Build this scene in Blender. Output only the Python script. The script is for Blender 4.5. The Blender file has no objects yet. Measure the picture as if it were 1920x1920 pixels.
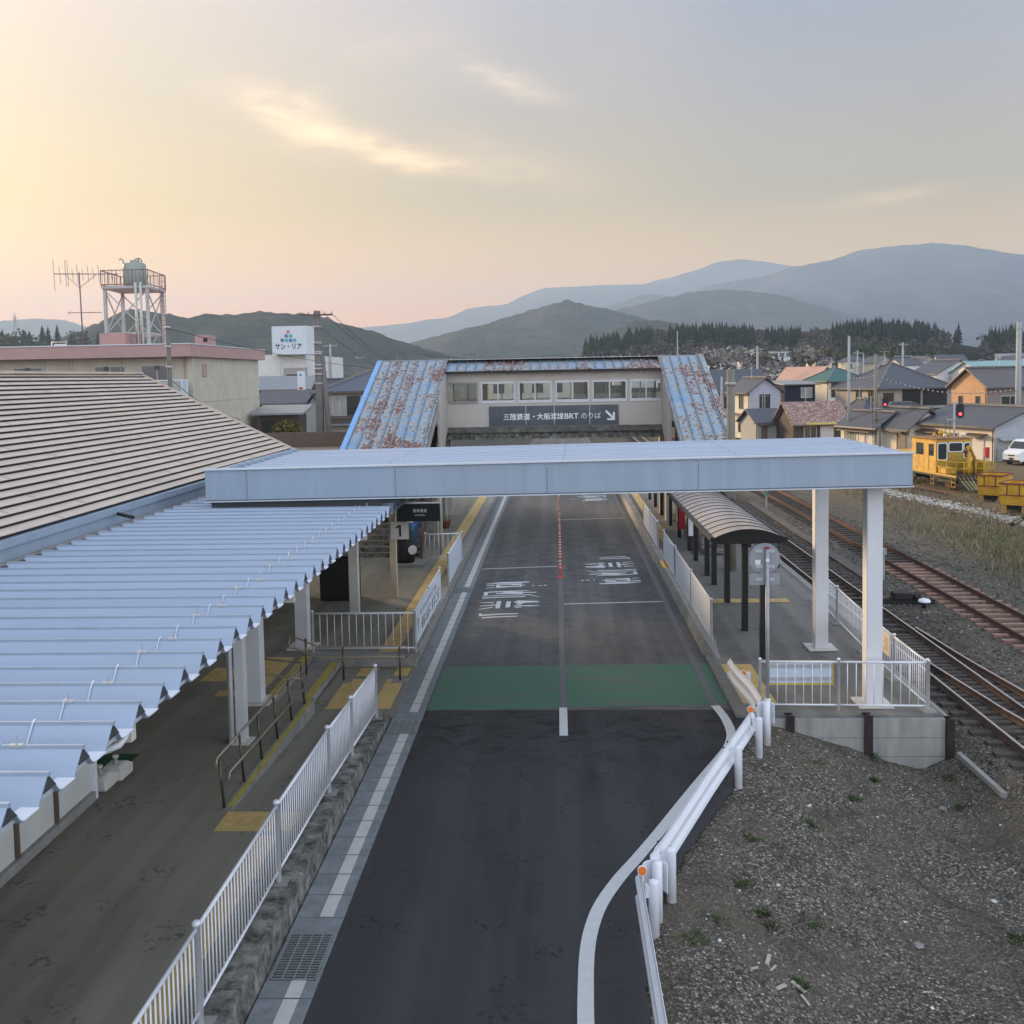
import bpy, bmesh, math, random
from mathutils import Vector, Matrix, noise
random.seed(7)
scn = bpy.context.scene
COL = scn.collection
R = math.radians

# ------------------------------------------------------------------ camera
FPX, PPX, PPY, CAMH = 1923.0, 960.0, 830.0, 7.2
ROLL, PITCH, YAW = R(1.03), R(3.6737), R(2.5623)
UP = Vector((0, 0, 1))
cy, sy, cp, sp, cr, sr = (math.cos(YAW), math.sin(YAW), math.cos(PITCH), math.sin(PITCH), math.cos(ROLL), math.sin(ROLL))
fwd = Vector((-sy * cp, cy * cp, -sp))
rgt = Vector((cy, sy, 0))
upv = Vector((-sy * sp, cy * sp, cp))
cam_d = bpy.data.cameras.new('camera'); cam = bpy.data.objects.new('camera', cam_d); COL.objects.link(cam)
cx_ = rgt * cr - upv * sr
cu_ = rgt * sr + upv * cr
mw = Matrix((cx_, cu_, -fwd)).transposed().to_4x4(); mw.translation = (0, 0, CAMH)
cam.matrix_world = mw
cam_d.sensor_width = 36; cam_d.lens = 36 * FPX / 1920; cam_d.shift_y = -130 / 1920
cam_d.clip_end = 30000; cam_d.clip_start = 0.1
scn.camera = cam
def ray(px, py):
    u, v = px - PPX, py - PPY
    u, v = u * cr - v * sr, u * sr + v * cr
    return fwd + rgt * (u / FPX) - upv * (v / FPX)
def P(px, py, z=0.0):
    """where the line of sight of a photo pixel meets the level z"""
    d = ray(px, py); return Vector((0, 0, CAMH)) + d * ((z - CAMH) / d.z)
def D(px, py, Y):
    """where it meets the cross plane Y metres up the road"""
    d = ray(px, py); return Vector((0, 0, CAMH)) + d * (Y / d.y)

# ------------------------------------------------------------------ sky, sun, exposure
SUN_AZ, SUN_EL = R(-45), R(12)        # azimuth from the road direction, clockwise positive
sun_dir = Vector((math.sin(SUN_AZ) * math.cos(SUN_EL), math.cos(SUN_AZ) * math.cos(SUN_EL), math.sin(SUN_EL)))
world = bpy.data.worlds.new('World'); scn.world = world; world.use_nodes = True
wt = world.node_tree; wt.nodes.clear()
class NB:
    def __init__(s, t): s.t = t
    def n(s, ty, **k):
        q = s.t.nodes.new(ty)
        for a, b in k.items(): setattr(q, a, b)
        return q
    def sock(s, v, to):
        if hasattr(v, 'is_output'): s.t.links.new(v, to)
        elif isinstance(v, (tuple, list)) and len(v) == 3 and to.type == 'RGBA': to.default_value = (*v, 1)
        else: to.default_value = v
    def m(s, op, a, b=0.0, c=None, clamp=False):
        q = s.n('ShaderNodeMath', operation=op, use_clamp=clamp)
        s.sock(a, q.inputs[0]); s.sock(b, q.inputs[1])
        if c is not None: s.sock(c, q.inputs[2])
        return q.outputs[0]
    def mix(s, f, a, b, mode='MIX'):
        q = s.n('ShaderNodeMix', data_type='RGBA', blend_type=mode); q.clamp_result = False
        s.sock(f, q.inputs[0]); s.sock(a, q.inputs[6]); s.sock(b, q.inputs[7])
        return q.outputs[2]
    def ramp(s, f, stops, interp='LINEAR'):
        q = s.n('ShaderNodeValToRGB'); q.color_ramp.interpolation = interp
        e = q.color_ramp.elements
        while len(e) > 1: e.remove(e[0])
        for i, (p, c) in enumerate(stops):
            x = e[0] if i == 0 else e.new(p)
            x.position = p; x.color = (c, c, c, 1) if isinstance(c, (int, float)) else (*c, 1)
        s.sock(f, q.inputs[0]); return q.outputs[0]
    def noise(s, vec, scale, detail=3.0, rough=0.5, dist=0.0):
        q = s.n('ShaderNodeTexNoise'); q.inputs['Scale'].default_value = scale; q.inputs['Detail'].default_value = detail
        q.inputs['Roughness'].default_value = rough; q.inputs['Distortion'].default_value = dist
        if vec is not None: s.t.links.new(vec, q.inputs['Vector'])
        return q.outputs[0]
    def vmul(s, vec, v):
        q = s.n('ShaderNodeVectorMath', operation='MULTIPLY'); s.t.links.new(vec, q.inputs[0]); q.inputs[1].default_value = v
        return q.outputs[0]
w = NB(wt)
tc = w.n('ShaderNodeTexCoord').outputs['Generated']
nrm = w.n('ShaderNodeVectorMath', operation='NORMALIZE'); wt.links.new(tc, nrm.inputs[0]); dirv = nrm.outputs[0]
sep = w.n('ShaderNodeSeparateXYZ'); wt.links.new(dirv, sep.inputs[0]); dx, dy, dz = sep.outputs
sky = w.n('ShaderNodeTexSky', sky_type='NISHITA'); sky.sun_disc = False
sky.sun_elevation = SUN_EL; sky.sun_rotation = SUN_AZ; sky.altitude = 0; sky.dust_density = 3.0; sky.air_density = 1.0
warm = w.ramp(dz, [(0.0, (1.45, .40, .00)), (.05, (1.32, .38, .00)), (.106, (.88, .385, .01)), (.157, (.60, .355, .03)), (.25, (.45, .345, .20)), (.34, (.50, .40, .345)), (.6, (.38, .43, .52)), (1, (.42, .48, .60))])
cool = w.ramp(dz, [(0.0, (1.05, .38, .00)), (.05, (.95, .37, .00)), (.106, (.60, .34, .02)), (.165, (.28, .225, .11)), (.25, (.225, .215, .215)), (.34, (.16, .20, .265)), (.6, (.37, .43, .54)), (1, (.42, .48, .60))])
az = w.m('ARCTAN2', dx, dy)
daz = w.m('ABSOLUTE', w.m('SUBTRACT', az, SUN_AZ))
k = w.ramp(daz, [(0.0, 1.0), (.42, .88), (.82, .35), (1.0, .12)], 'EASE')
east_fill = w.ramp(dz, [(0.0, (1.18, 1.22, 1.34)), (.25, (1.04, 1.12, 1.26)), (.6, (.62, .69, .84)), (1, (.42, .48, .60))])  # sky behind the camera, brightened as fill for surfaces facing it
base = w.mix(k, cool, warm)
base = w.mix(w.ramp(w.m('DIVIDE', daz, 4.0), [(.28, 0.0), (.5, 1.0)], 'EASE'), base, east_fill)
dotn = w.n('ShaderNodeVectorMath', operation='DOT_PRODUCT'); wt.links.new(dirv, dotn.inputs[0]); dotn.inputs[1].default_value = sun_dir
dt = w.m('MAXIMUM', dotn.outputs['Value'], 0.0)
g1 = w.m('MULTIPLY', w.m('POWER', dt, 14.0), 0.20)
g2 = w.m('MULTIPLY', w.m('POWER', dt, 60.0), 0.16)
base = w.mix(1.0, base, w.mix(w.m('ADD', g1, g2), (0, 0, 0), (1.0, .70, .28)), 'ADD')
base = w.mix(.06, base, w.mix(1.0, sky.outputs[0], (.12, .12, .12), 'MULTIPLY'))
# thin evening cloud: each wisp is (azimuth, elevation, tilt, length, width, strength)
el = w.m('ARCSINE', dz)
cvec = w.n('ShaderNodeCombineXYZ'); wt.links.new(az, cvec.inputs[0]); wt.links.new(el, cvec.inputs[1])
cn = w.noise(w.vmul(cvec.outputs[0], (14, 60, 1)), 1.0, 6.0, .62, 1.2)
cn2 = w.noise(w.vmul(cvec.outputs[0], (5, 16, 1)), 1.0, 4.0, .6, .8)
tot = None
def azel(px, py):
    d = ray(px, py).normalized(); return math.atan2(d.x, d.y), math.asin(d.z)
for (x0, y0, x1, y1, wd, st) in [(430, 180, 690, 262, .022, .50), (560, 240, 900, 325, .0095, .62), (870, 125, 1045, 182, .012, .34),
                                 (1560, 384, 1790, 348, .006, .26), (820, 270, 1120, 345, .018, .16), (600, 120, 900, 60, .03, .10)]:
    a0, e0 = azel(x0, y0); a1, e1 = azel(x1, y1)
    th = math.atan2(e1 - e0, a1 - a0); L = math.hypot(e1 - e0, a1 - a0) / 2
    da = w.m('SUBTRACT', az, (a0 + a1) / 2); de = w.m('SUBTRACT', el, (e0 + e1) / 2)
    s_ = w.m('ADD', w.m('MULTIPLY', da, math.cos(th) / L), w.m('MULTIPLY', de, math.sin(th) / L))
    t_ = w.m('ADD', w.m('MULTIPLY', da, -math.sin(th) / wd), w.m('MULTIPLY', de, math.cos(th) / wd))
    t_ = w.m('ADD', t_, w.m('MULTIPLY', w.m('SUBTRACT', cn2, .5), 2.4))
    q = w.m('ADD', w.m('MULTIPLY', s_, s_), w.m('MULTIPLY', t_, t_))
    gss = w.m('POWER', 2.718, w.m('MULTIPLY', q, -1.1))
    val = w.m('MULTIPLY', gss, st)
    tot = val if tot is None else w.m('ADD', tot, val)
cl = w.m('MULTIPLY', tot, w.ramp(cn, [(.3, .25), (.65, 1.15)]))
veil = w.m('MULTIPLY', w.m('SUBTRACT', cn2, .45), .05)
base = w.mix(1.0, base, w.mix(cl, (0, 0, 0), (.75, .46, .22)), 'ADD')
base = w.mix(w.m('MAXIMUM', veil, 0.0), base, (.95, .80, .62))
bg = w.n('ShaderNodeBackground'); wt.links.new(base, bg.inputs[0]); bg.inputs[1].default_value = 1.0
wo = w.n('ShaderNodeOutputWorld'); wt.links.new(bg.outputs[0], wo.inputs[0])
sd = bpy.data.lights.new('sun', 'SUN'); sd.energy = 5.0; sd.angle = R(9); sd.color = (1.0, .74, .46)
so = bpy.data.objects.new('sun', sd); COL.objects.link(so); so.rotation_euler = sun_dir.to_track_quat('Z', 'Y').to_euler(); so.location = (-30, 40, 30)
vs = scn.view_settings; vs.view_transform = 'Standard'; vs.look = 'None'; vs.gamma = 1; vs.exposure = 0.85; vs.use_curve_mapping = False
scn.cycles.use_denoising = True
scn.cycles.max_bounces = 5; scn.cycles.volume_bounces = 0; scn.cycles.transparent_max_bounces = 12; scn.cycles.diffuse_bounces = 3
scn.cycles.caustics_reflective = False; scn.cycles.caustics_refractive = False

# ------------------------------------------------------------------ materials
MATS = {}
def M(name, col, rough=.6, var=.12, scale=6.0, bump=0.0, bscale=None, metal=0.0, dirt=None, emit=None, spec=.4, stretch=None, trans=0.0, alpha=1.0):
    """plain procedural surface: colour with noise, optional dirt layer (colour, amount, scale), bump"""
    if name in MATS: return MATS[name]
    m = bpy.data.materials.new(name); m.use_nodes = True; MATS[name] = m
    t = m.node_tree; b = t.nodes['Principled BSDF']; q = NB(t)
    oc = q.n('ShaderNodeTexCoord').outputs['Object']
    if stretch: oc = q.vmul(oc, stretch)
    f = q.noise(oc, scale, 5.0, .6)
    lo = tuple(c * (1 - var) for c in col); hi = tuple(min(1, c * (1 + var)) for c in col)
    c = q.ramp(f, [(.3, lo), (.7, hi)])
    if dirt:
        dc, am, ds = dirt[:3]
        dn = q.noise(oc, ds, 7.0, .7, .15); th = dirt[3] if len(dirt) > 3 else (.42, .72)
        c = q.mix(q.ramp(dn, [(th[0], 0.0), (th[1], am)]), c, dc)
    t.links.new(c, b.inputs['Base Color'])
    b.inputs['Roughness'].default_value = rough; b.inputs['Metallic'].default_value = metal
    b.inputs['Specular IOR Level'].default_value = spec
    if trans: b.inputs['Transmission Weight'].default_value = trans
    if alpha < 1: b.inputs['Alpha'].default_value = alpha
    if bump:
        bn = q.n('ShaderNodeBump'); bn.inputs['Strength'].default_value = bump; bn.inputs['Distance'].default_value = .02
        t.links.new(q.noise(oc, bscale or scale * 4, 4.0, .6), bn.inputs['Height']); t.links.new(bn.outputs[0], b.inputs['Normal'])
    if emit: b.inputs['Emission Color'].default_value = (*emit[:3], 1); b.inputs['Emission Strength'].default_value = emit[3]
    return m

# ------------------------------------------------------------------ mesh building
ORG = {}
def org(o):
    while o is not None:
        if o.name in ORG: return ORG[o.name]
        o = o.parent
    return Vector((0, 0, 0))
class MB:
    def __init__(s): s.v = []; s.f = []; s.m = []; s.sm = []
    def add(s, vs_, fs, m=0, sm=False):
        o = len(s.v); s.v += [tuple(x) for x in vs_]
        for f in fs: s.f.append([i + o for i in f]); s.m.append(m); s.sm.append(sm)
        return s
    def quad(s, a, b, c, d, m=0): return s.add((a, b, c, d), [(0, 1, 2, 3)], m)
    def hexa(s, b, t, m=0):
        return s.add(list(b) + list(t), [(3, 2, 1, 0), (4, 5, 6, 7), (0, 1, 5, 4), (1, 2, 6, 5), (2, 3, 7, 6), (3, 0, 4, 7)], m)
    def box(s, x0, x1, y0, y1, z0, z1, m=0):
        return s.hexa(((x0, y0, z0), (x1, y0, z0), (x1, y1, z0), (x0, y1, z0)), ((x0, y0, z1), (x1, y0, z1), (x1, y1, z1), (x0, y1, z1)), m)
    def prism(s, poly, z0, z1, m=0):
        n = len(poly); b = [(p[0], p[1], z0) for p in poly]; t = [(p[0], p[1], z1) for p in poly]
        return s.add(b + t, [tuple(range(n))[::-1], tuple(range(n, 2 * n))] + [(i, (i + 1) % n, (i + 1) % n + n, i + n) for i in range(n)], m)
    def ext(s, prof, vec, m=0, cap=True, sm=False):
        """extrude a closed 3-D outline along a vector"""
        n = len(prof); a = [Vector(p) for p in prof]; b = [p + Vector(vec) for p in a]
        fs = [(i, (i + 1) % n, (i + 1) % n + n, i + n) for i in range(n)]
        s.add(a + b, fs, m, sm)
        if cap: s.add(a + b, [tuple(range(n))[::-1], tuple(range(n, 2 * n))], m)
        return s
    def bar(s, p, q, wd, ht, m=0, up=UP):
        p, q = Vector(p), Vector(q); d = (q - p).normalized()
        if abs(d.dot(up)) > .98: up = Vector((0, 1, 0))
        x = d.cross(up).normalized() * (wd / 2); y = x.cross(d).normalized() * (ht / 2)
        return s.hexa((p - x - y, p + x - y, q + x - y, q - x - y), (p - x + y, p + x + y, q + x + y, q - x + y), m)
    def tube(s, pts, r, n=8, m=0, r1=None, cap=True):
        pts = [Vector(p) for p in pts]; rings = []; ref = None
        for i, p in enumerate(pts):
            d = (pts[min(i + 1, len(pts) - 1)] - pts[max(i - 1, 0)]).normalized()
            if ref is None or abs(ref.dot(d)) > .95: ref = UP if abs(d.z) < .9 else Vector((1, 0, 0))
            x = d.cross(ref).normalized(); y = x.cross(d)
            rr = r if r1 is None else r + (r1 - r) * i / (len(pts) - 1)
            rings.append([p + (x * math.cos(a) + y * math.sin(a)) * rr for a in [2 * math.pi * j / n for j in range(n)]])
        vs_ = [v for g in rings for v in g]; fs = []
        for i in range(len(pts) - 1):
            for j in range(n): fs.append((i * n + j, i * n + (j + 1) % n, (i + 1) * n + (j + 1) % n, (i + 1) * n + j))
        s.add(vs_, fs, m, n > 5)
        if cap: s.add(rings[0], [tuple(range(n))], m); s.add(rings[-1], [tuple(range(n))[::-1]], m)
        return s
    def lathe(s, prof, c, n=16, m=0, sm=True):
        c = Vector(c); vs_ = []; fs = []
        for (r, z) in prof:
            for j in range(n): a = 2 * math.pi * j / n; vs_.append(c + Vector((r * math.cos(a), r * math.sin(a), z)))
        for i in range(len(prof) - 1):
            for j in range(n): fs.append((i * n + j, i * n + (j + 1) % n, (i + 1) * n + (j + 1) % n, (i + 1) * n + j))
        s.add(vs_, fs, m, sm)
        s.add(vs_[:n], [tuple(range(n))[::-1]], m); s.add(vs_[-n:], [tuple(range(n))], m)
        return s
    def disc(s, c, nrm_, r, th, n=20, m=0):
        nrm_ = Vector(nrm_).normalized(); c = Vector(c); return s.tube([c - nrm_ * th / 2, c + nrm_ * th / 2], r, n, m)
    def ball(s, c, r, n=8, m=0, sc=(1, 1, 1)):
        c = Vector(c); vs_ = []; fs = []; k_ = n // 2
        for i in range(k_ + 1):
            th = math.pi * i / k_
            for j in range(n): a = 2 * math.pi * j / n; vs_.append(c + Vector((r * sc[0] * math.sin(th) * math.cos(a), r * sc[1] * math.sin(th) * math.sin(a), r * sc[2] * math.cos(th))))
        for i in range(k_):
            for j in range(n): fs.append((i * n + j, i * n + (j + 1) % n, (i + 1) * n + (j + 1) % n, (i + 1) * n + j))
        return s.add(vs_, fs, m, True)
    def build(s, name, mats, parent=None, bevel=0.0):
        me = bpy.data.meshes.new(name); o_ = org(parent)
        me.from_pydata([Vector(v) - o_ for v in s.v], [], s.f)
        if not isinstance(mats, (list, tuple)): mats = [mats]
        for q in mats: me.materials.append(q)
        me.polygons.foreach_set('material_index', s.m); me.polygons.foreach_set('use_smooth', s.sm)
        bm = bmesh.new(); bm.from_mesh(me); bmesh.ops.remove_doubles(bm, verts=bm.verts, dist=1e-5)
        bmesh.ops.recalc_face_normals(bm, faces=bm.faces); bm.to_mesh(me); bm.free()
        o = bpy.data.objects.new(name, me); COL.objects.link(o)
        if parent is not None: o.parent = parent
        if bevel:
            b = o.modifiers.new('bevel', 'BEVEL'); b.width = bevel; b.segments = 1; b.limit_method = 'ANGLE'
        return o
def tag(o, label=None, cat=None, group=None, kind=None):
    if label: o['label'] = label
    if cat: o['category'] = cat
    if group: o['group'] = group
    if kind: o['kind'] = kind
    return o
def thing(name, label, cat, loc=(0, 0, 0), group=None):
    o = bpy.data.objects.new(name, None); COL.objects.link(o); o.location = loc; o.empty_display_size = .2
    ORG[o.name] = Vector(loc); return tag(o, label, cat, group)
def struct(name, mb, mat, parent=None):
    o = mb.build(name, mat, parent)
    if parent is None: o['kind'] = 'structure'
    return o
def copy_tree(o, parent=None):
    c = o.copy(); COL.objects.link(c); c.parent = parent
    for ch in o.children: copy_tree(ch, c)
    return c
def place(proto, loc, rz=0, label=None, first=False):
    c = proto if first else copy_tree(proto)
    c.location = loc; c.rotation_euler = (0, 0, rz)
    if label: c['label'] = label
    return c
def text(name, body, mat, origin, xdir, ydir, width, height, parent=None, lift=.004, thick=.002, spacing=1.0, bold=0.0):
    """lettering laid on a plane: origin = lower left corner, xdir / ydir unit vectors; fitted to width x height"""
    cu = bpy.data.curves.new('t', 'FONT'); cu.body = body; cu.size = 1; cu.space_character = spacing; cu.resolution_u = 3; cu.offset = bold
    o = bpy.data.objects.new('t', cu); COL.objects.link(o)
    dg = bpy.context.evaluated_depsgraph_get(); me = bpy.data.meshes.new_from_object(o.evaluated_get(dg))
    bpy.data.objects.remove(o); bpy.data.curves.remove(cu)
    vs_ = [v.co.copy() for v in me.vertices]; fs = [tuple(p.vertices) for p in me.polygons]; bpy.data.meshes.remove(me)
    if not vs_: return None
    x0 = min(v.x for v in vs_); x1 = max(v.x for v in vs_); y0 = min(v.y for v in vs_); y1 = max(v.y for v in vs_)
    X, Y = Vector(xdir).normalized(), Vector(ydir).normalized(); N = X.cross(Y)
    mb = MB(); mb.add([Vector(origin) + X * ((v.x - x0) / (x1 - x0) * width) + Y * ((v.y - y0) / (y1 - y0) * height) + N * lift for v in vs_], fs)
    return mb.build(name, mat, parent)
# ------------------------------------------------------------------ special materials
def asphalt(name, col, patch, seed, tint=(.05, .047, .043), spots=False):
    m = bpy.data.materials.new(name); m.use_nodes = True; t = m.node_tree; b = t.nodes['Principled BSDF']; q = NB(t)
    oc = q.n('ShaderNodeTexCoord').outputs['Object']
    mp = q.n('ShaderNodeMapping'); mp.inputs['Location'].default_value = (seed, seed * 2, 0); t.links.new(oc, mp.inputs[0]); v = mp.outputs[0]
    fine = q.noise(v, 90, 3, .7); mid = q.noise(v, 3.0, 6, .65); big = q.noise(q.vmul(v, (1, .35, 1)), .55, 4, .6, .5)
    streak = q.noise(q.vmul(v, (1.6, .06, 1)), 1.0, 3, .5)
    c = q.ramp(fine, [(.25, tuple(x * .72 for x in col)), (.75, tuple(x * 1.28 for x in col))])
    c = q.mix(q.ramp(mid, [(.4, 0.0), (.75, .35)]), c, tint)
    c = q.mix(q.ramp(big, [(.50, 0.0), (.68, patch)]), c, tuple(x * .45 for x in col))
    c = q.mix(q.ramp(streak, [(.44, 0.0), (.66, .50)]), c, tuple(x * 1.6 for x in col))
    bl = q.noise(v, 1.5, 2, .5); sp2 = q.noise(v, 11, 2, .5)
    c = q.mix(q.m('MULTIPLY', q.ramp(bl, [(.56, 0.0), (.66, 1.0)]), q.ramp(sp2, [(.54, 0.0), (.60, patch)])), c, (.018, .018, .018))
    sp_ = q.n('ShaderNodeSeparateXYZ'); t.links.new(oc, sp_.inputs[0])     # oil and water spots where buses brake before the crossing
    zone = q.m('MULTIPLY', q.ramp(q.m('DIVIDE', sp_.outputs[1], 100), [(.175, 0.0), (.20, 1.0), (.214, 1.0), (.222, 0.25), (.30, .2), (.36, .5), (.42, .5), (.60, .1)]), q.ramp(q.noise(q.vmul(v, (.9, 1.6, 1)), 1.6, 6, .75, .8), [(.50, 0.0), (.60, .85)]))
    if spots: c = q.mix(zone, c, (.016, .016, .017))
    t.links.new(c, b.inputs['Base Color']); b.inputs['Roughness'].default_value = .82; b.inputs['Specular IOR Level'].default_value = .3
    bn = q.n('ShaderNodeBump'); bn.inputs['Strength'].default_value = .35; bn.inputs['Distance'].default_value = .006
    t.links.new(q.noise(v, 140, 2, .6), bn.inputs['Height']); t.links.new(bn.outputs[0], b.inputs['Normal'])
    return m
def worn_paint(name, col, under, wear, scale=7, stretch=(1, 1, 1)):
    """road paint with the surface below showing where it has worn away"""
    m = bpy.data.materials.new(name); m.use_nodes = True; t = m.node_tree; b = t.nodes['Principled BSDF']; q = NB(t)
    oc = q.vmul(q.n('ShaderNodeTexCoord').outputs['Object'], stretch)
    n1 = q.noise(oc, scale, 6, .75); n2 = q.noise(oc, 60, 3, .6)
    f = q.ramp(q.m('ADD', q.m('MULTIPLY', n1, .75), q.m('MULTIPLY', n2, .25)), [(wear - .04, 1.0), (wear + .07, 0.0)])
    c = q.mix(f, q.ramp(n1, [(.3, tuple(x * .85 for x in col)), (.7, col)]), under)
    t.links.new(c, b.inputs['Base Color']); b.inputs['Roughness'].default_value = .7
    return m
def ground_mat():
    m = bpy.data.materials.new('gravel'); m.use_nodes = True; t = m.node_tree; b = t.nodes['Principled BSDF']; q = NB(t)
    oc = q.n('ShaderNodeTexCoord').outputs['Object']
    sp = q.n('ShaderNodeSeparateXYZ'); t.links.new(oc, sp.inputs[0])
    vo = q.n('ShaderNodeTexVoronoi'); vo.inputs['Scale'].default_value = 24; t.links.new(oc, vo.inputs['Vector'])
    sc = q.n('ShaderNodeSeparateColor'); t.links.new(vo.outputs['Color'], sc.inputs[0])
    stone = q.ramp(sc.outputs[0], [(0, (.088, .078, .062)), (.45, (.165, .147, .118)), (.8, (.26, .235, .192)), (.95, (.40, .365, .305)), (1, (.60, .56, .49))])
    stone = q.mix(q.ramp(vo.outputs['Distance'], [(.25, 0.0), (.75, .85)]), stone, (.03, .028, .025))
    dirt = q.ramp(q.noise(oc, 25, 5, .7), [(.3, (.075, .062, .046)), (.7, (.175, .148, .112))])
    dm = q.noise(oc, .42, 5, .65, .8)
    c = q.mix(q.ramp(dm, [(.44, 0.0), (.60, .75)]), stone, dirt)
    c = q.mix(q.ramp(q.noise(oc, .7, 6, .75, 1.5), [(.52, 0.0), (.66, .7)]), c, (.038, .033, .026))
    # weeds and dry grass cover on the far side of the yard, scattered elsewhere
    gx = q.ramp(q.m('ADD', q.m('DIVIDE', sp.outputs[0], 40), q.m('MULTIPLY', q.noise(oc, .35, 4, .6), .16)), [(.48, 0.0), (.53, 1.0)])
    gy = q.ramp(q.m('DIVIDE', sp.outputs[1], 100), [(.26, 0.0), (.30, 1.0)])
    gr = q.ramp(q.noise(oc, 4, 6, .75), [(.35, (.075, .065, .045)), (.52, (.17, .145, .095)), (.68, (.09, .10, .045)), (.8, (.22, .19, .13))])
    c = q.mix(q.m('MULTIPLY', q.m('MULTIPLY', gx, gy), .85), c, gr)
    # brown rail dust round the near track
    rx = q.ramp(q.m('DIVIDE', sp.outputs[0], 40), [(.205, 0.0), (.222, 1.0), (.275, 1.0), (.30, 0.0)])
    c = q.mix(q.m('MULTIPLY', rx, q.m('MULTIPLY', gy, .6)), c, (.058, .042, .034))
    # beyond the yard the sheet is plain fields and streets
    fy = q.ramp(q.m('DIVIDE', sp.outputs[1], 400), [(.26, 0.0), (.30, 1.0)])
    c = q.mix(fy, c, q.ramp(q.noise(oc, .05, 5, .6), [(.4, (.09, .09, .075)), (.6, (.07, .085, .05))]))
    t.links.new(c, b.inputs['Base Color']); b.inputs['Roughness'].default_value = .95; b.inputs['Specular IOR Level'].default_value = .15
    bn = q.n('ShaderNodeBump'); bn.inputs['Strength'].default_value = .9; bn.inputs['Distance'].default_value = .03; bn.invert = True
    t.links.new(vo.outputs['Distance'], bn.inputs['Height']); t.links.new(bn.outputs[0], b.inputs['Normal'])
    return m
def rusty_blue():
    m = bpy.data.materials.new('rusty_blue_roof'); m.use_nodes = True; t = m.node_tree; b = t.nodes['Principled BSDF']; q = NB(t)
    oc = q.n('ShaderNodeTexCoord').outputs['Object']
    sp = q.n('ShaderNodeSeparateXYZ'); t.links.new(oc, sp.inputs[0])
    pan = q.m('FLOOR', q.m('DIVIDE', sp.outputs[0], .43))
    wn = q.n('ShaderNodeTexWhiteNoise', noise_dimensions='1D'); t.links.new(pan, wn.inputs['W'])
    blotch = q.noise(oc, .55, 4, .6, .6)
    n1 = q.noise(q.vmul(oc, (1.5, 1, .9)), 4.6, 8, .76, .15)
    th = q.m('ADD', q.m('ADD', q.m('MULTIPLY', n1, .72), q.m('MULTIPLY', blotch, .36)), q.m('MULTIPLY', q.m('SUBTRACT', wn.outputs[0], .5), .05))
    blue = q.ramp(q.noise(oc, 1.3, 4, .6), [(.3, (.17, .30, .46)), (.7, (.25, .39, .55))])
    prim = q.ramp(q.noise(oc, 9, 4, .6), [(.3, (.34, .38, .34)), (.7, (.50, .46, .38))])
    rust = q.ramp(q.noise(oc, 7, 5, .7), [(.3, (.13, .045, .032)), (.6, (.23, .085, .055)), (.8, (.30, .16, .10))])
    c = q.mix(q.ramp(th, [(.488, 0.0), (.518, .85)]), blue, prim)
    c = q.mix(q.ramp(th, [(.556, 0.0), (.578, 1.0)]), c, rust)
    t.links.new(c, b.inputs['Base Color']); b.inputs['Roughness'].default_value = .55
    bn = q.n('ShaderNodeBump'); bn.inputs['Strength'].default_value = .3; bn.inputs['Distance'].default_value = .01
    t.links.new(th, bn.inputs['Height']); t.links.new(bn.outputs[0], b.inputs['Normal'])
    return m
def stones_mat(name, stops, rough=.9):
    m = bpy.data.materials.new(name); m.use_nodes = True; t = m.node_tree; b = t.nodes['Principled BSDF']; q = NB(t)
    ge = q.n('ShaderNodeNewGeometry')
    c = q.ramp(ge.outputs['Random Per Island'], stops)
    t.links.new(c, b.inputs['Base Color']); b.inputs['Roughness'].default_value = rough; b.inputs['Specular IOR Level'].default_value = .2
    return m

m_old = asphalt('old_asphalt', (.118, .116, .112), .40, 3.0, spots=True)
m_new = asphalt('new_asphalt', (.043, .043, .044), .8, 11.0, (.055, .055, .057), spots=True)
m_pave = asphalt('platform_asphalt', (.185, .178, .160), .25, 7.0)
m_conc_floor = asphalt('concourse_paving', (.215, .205, .162), .5, 19.0, (.25, .225, .165))
m_concrete = M('concrete', (.30, .29, .27), .85, .15, 3, .25, 40, dirt=((.12, .115, .10), .5, 1.4))
m_conc_dirty = M('dirty_concrete', (.27, .262, .235), .9, .25, 4, .4, 30, dirt=((.032, .034, .029), .92, 4.5, (.38, .62)))
m_gutter = M('gutter_concrete', (.23, .25, .26), .85, .12, 5, .2, 40, dirt=((.12, .125, .125), .6, 3))
m_whiteline = worn_paint('white_road_paint', (.66, .67, .66), (.10, .10, .105), .28); m_gutline = worn_paint('gutter_paint', (.60, .60, .57), (.24, .25, .25), .34, 5)
m_faded = worn_paint('faded_road_paint', (.175, .18, .182), (.11, .113, .115), .52, 9)
m_thin = worn_paint('thin_road_paint', (.55, .56, .57), (.08, .08, .085), .36, 5)
m_letter = worn_paint('lettering_paint', (.68, .69, .70), (.09, .09, .095), .36, 9)
m_green = worn_paint('green_road_paint', (.048, .165, .10), (.10, .125, .10), .45, 1.2, (.35, 3.0, 1))
m_yellow = M('tactile_yellow', (.64, .45, .17), .75, .12, 9, .2, 60, dirt=((.30, .23, .12), .5, 2.5))
m_yellow_strip = M('step_edge_yellow', (.52, .42, .07), .7, .15, 7, dirt=((.25, .21, .10), .5, 5))
m_ground = ground_mat()

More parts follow.
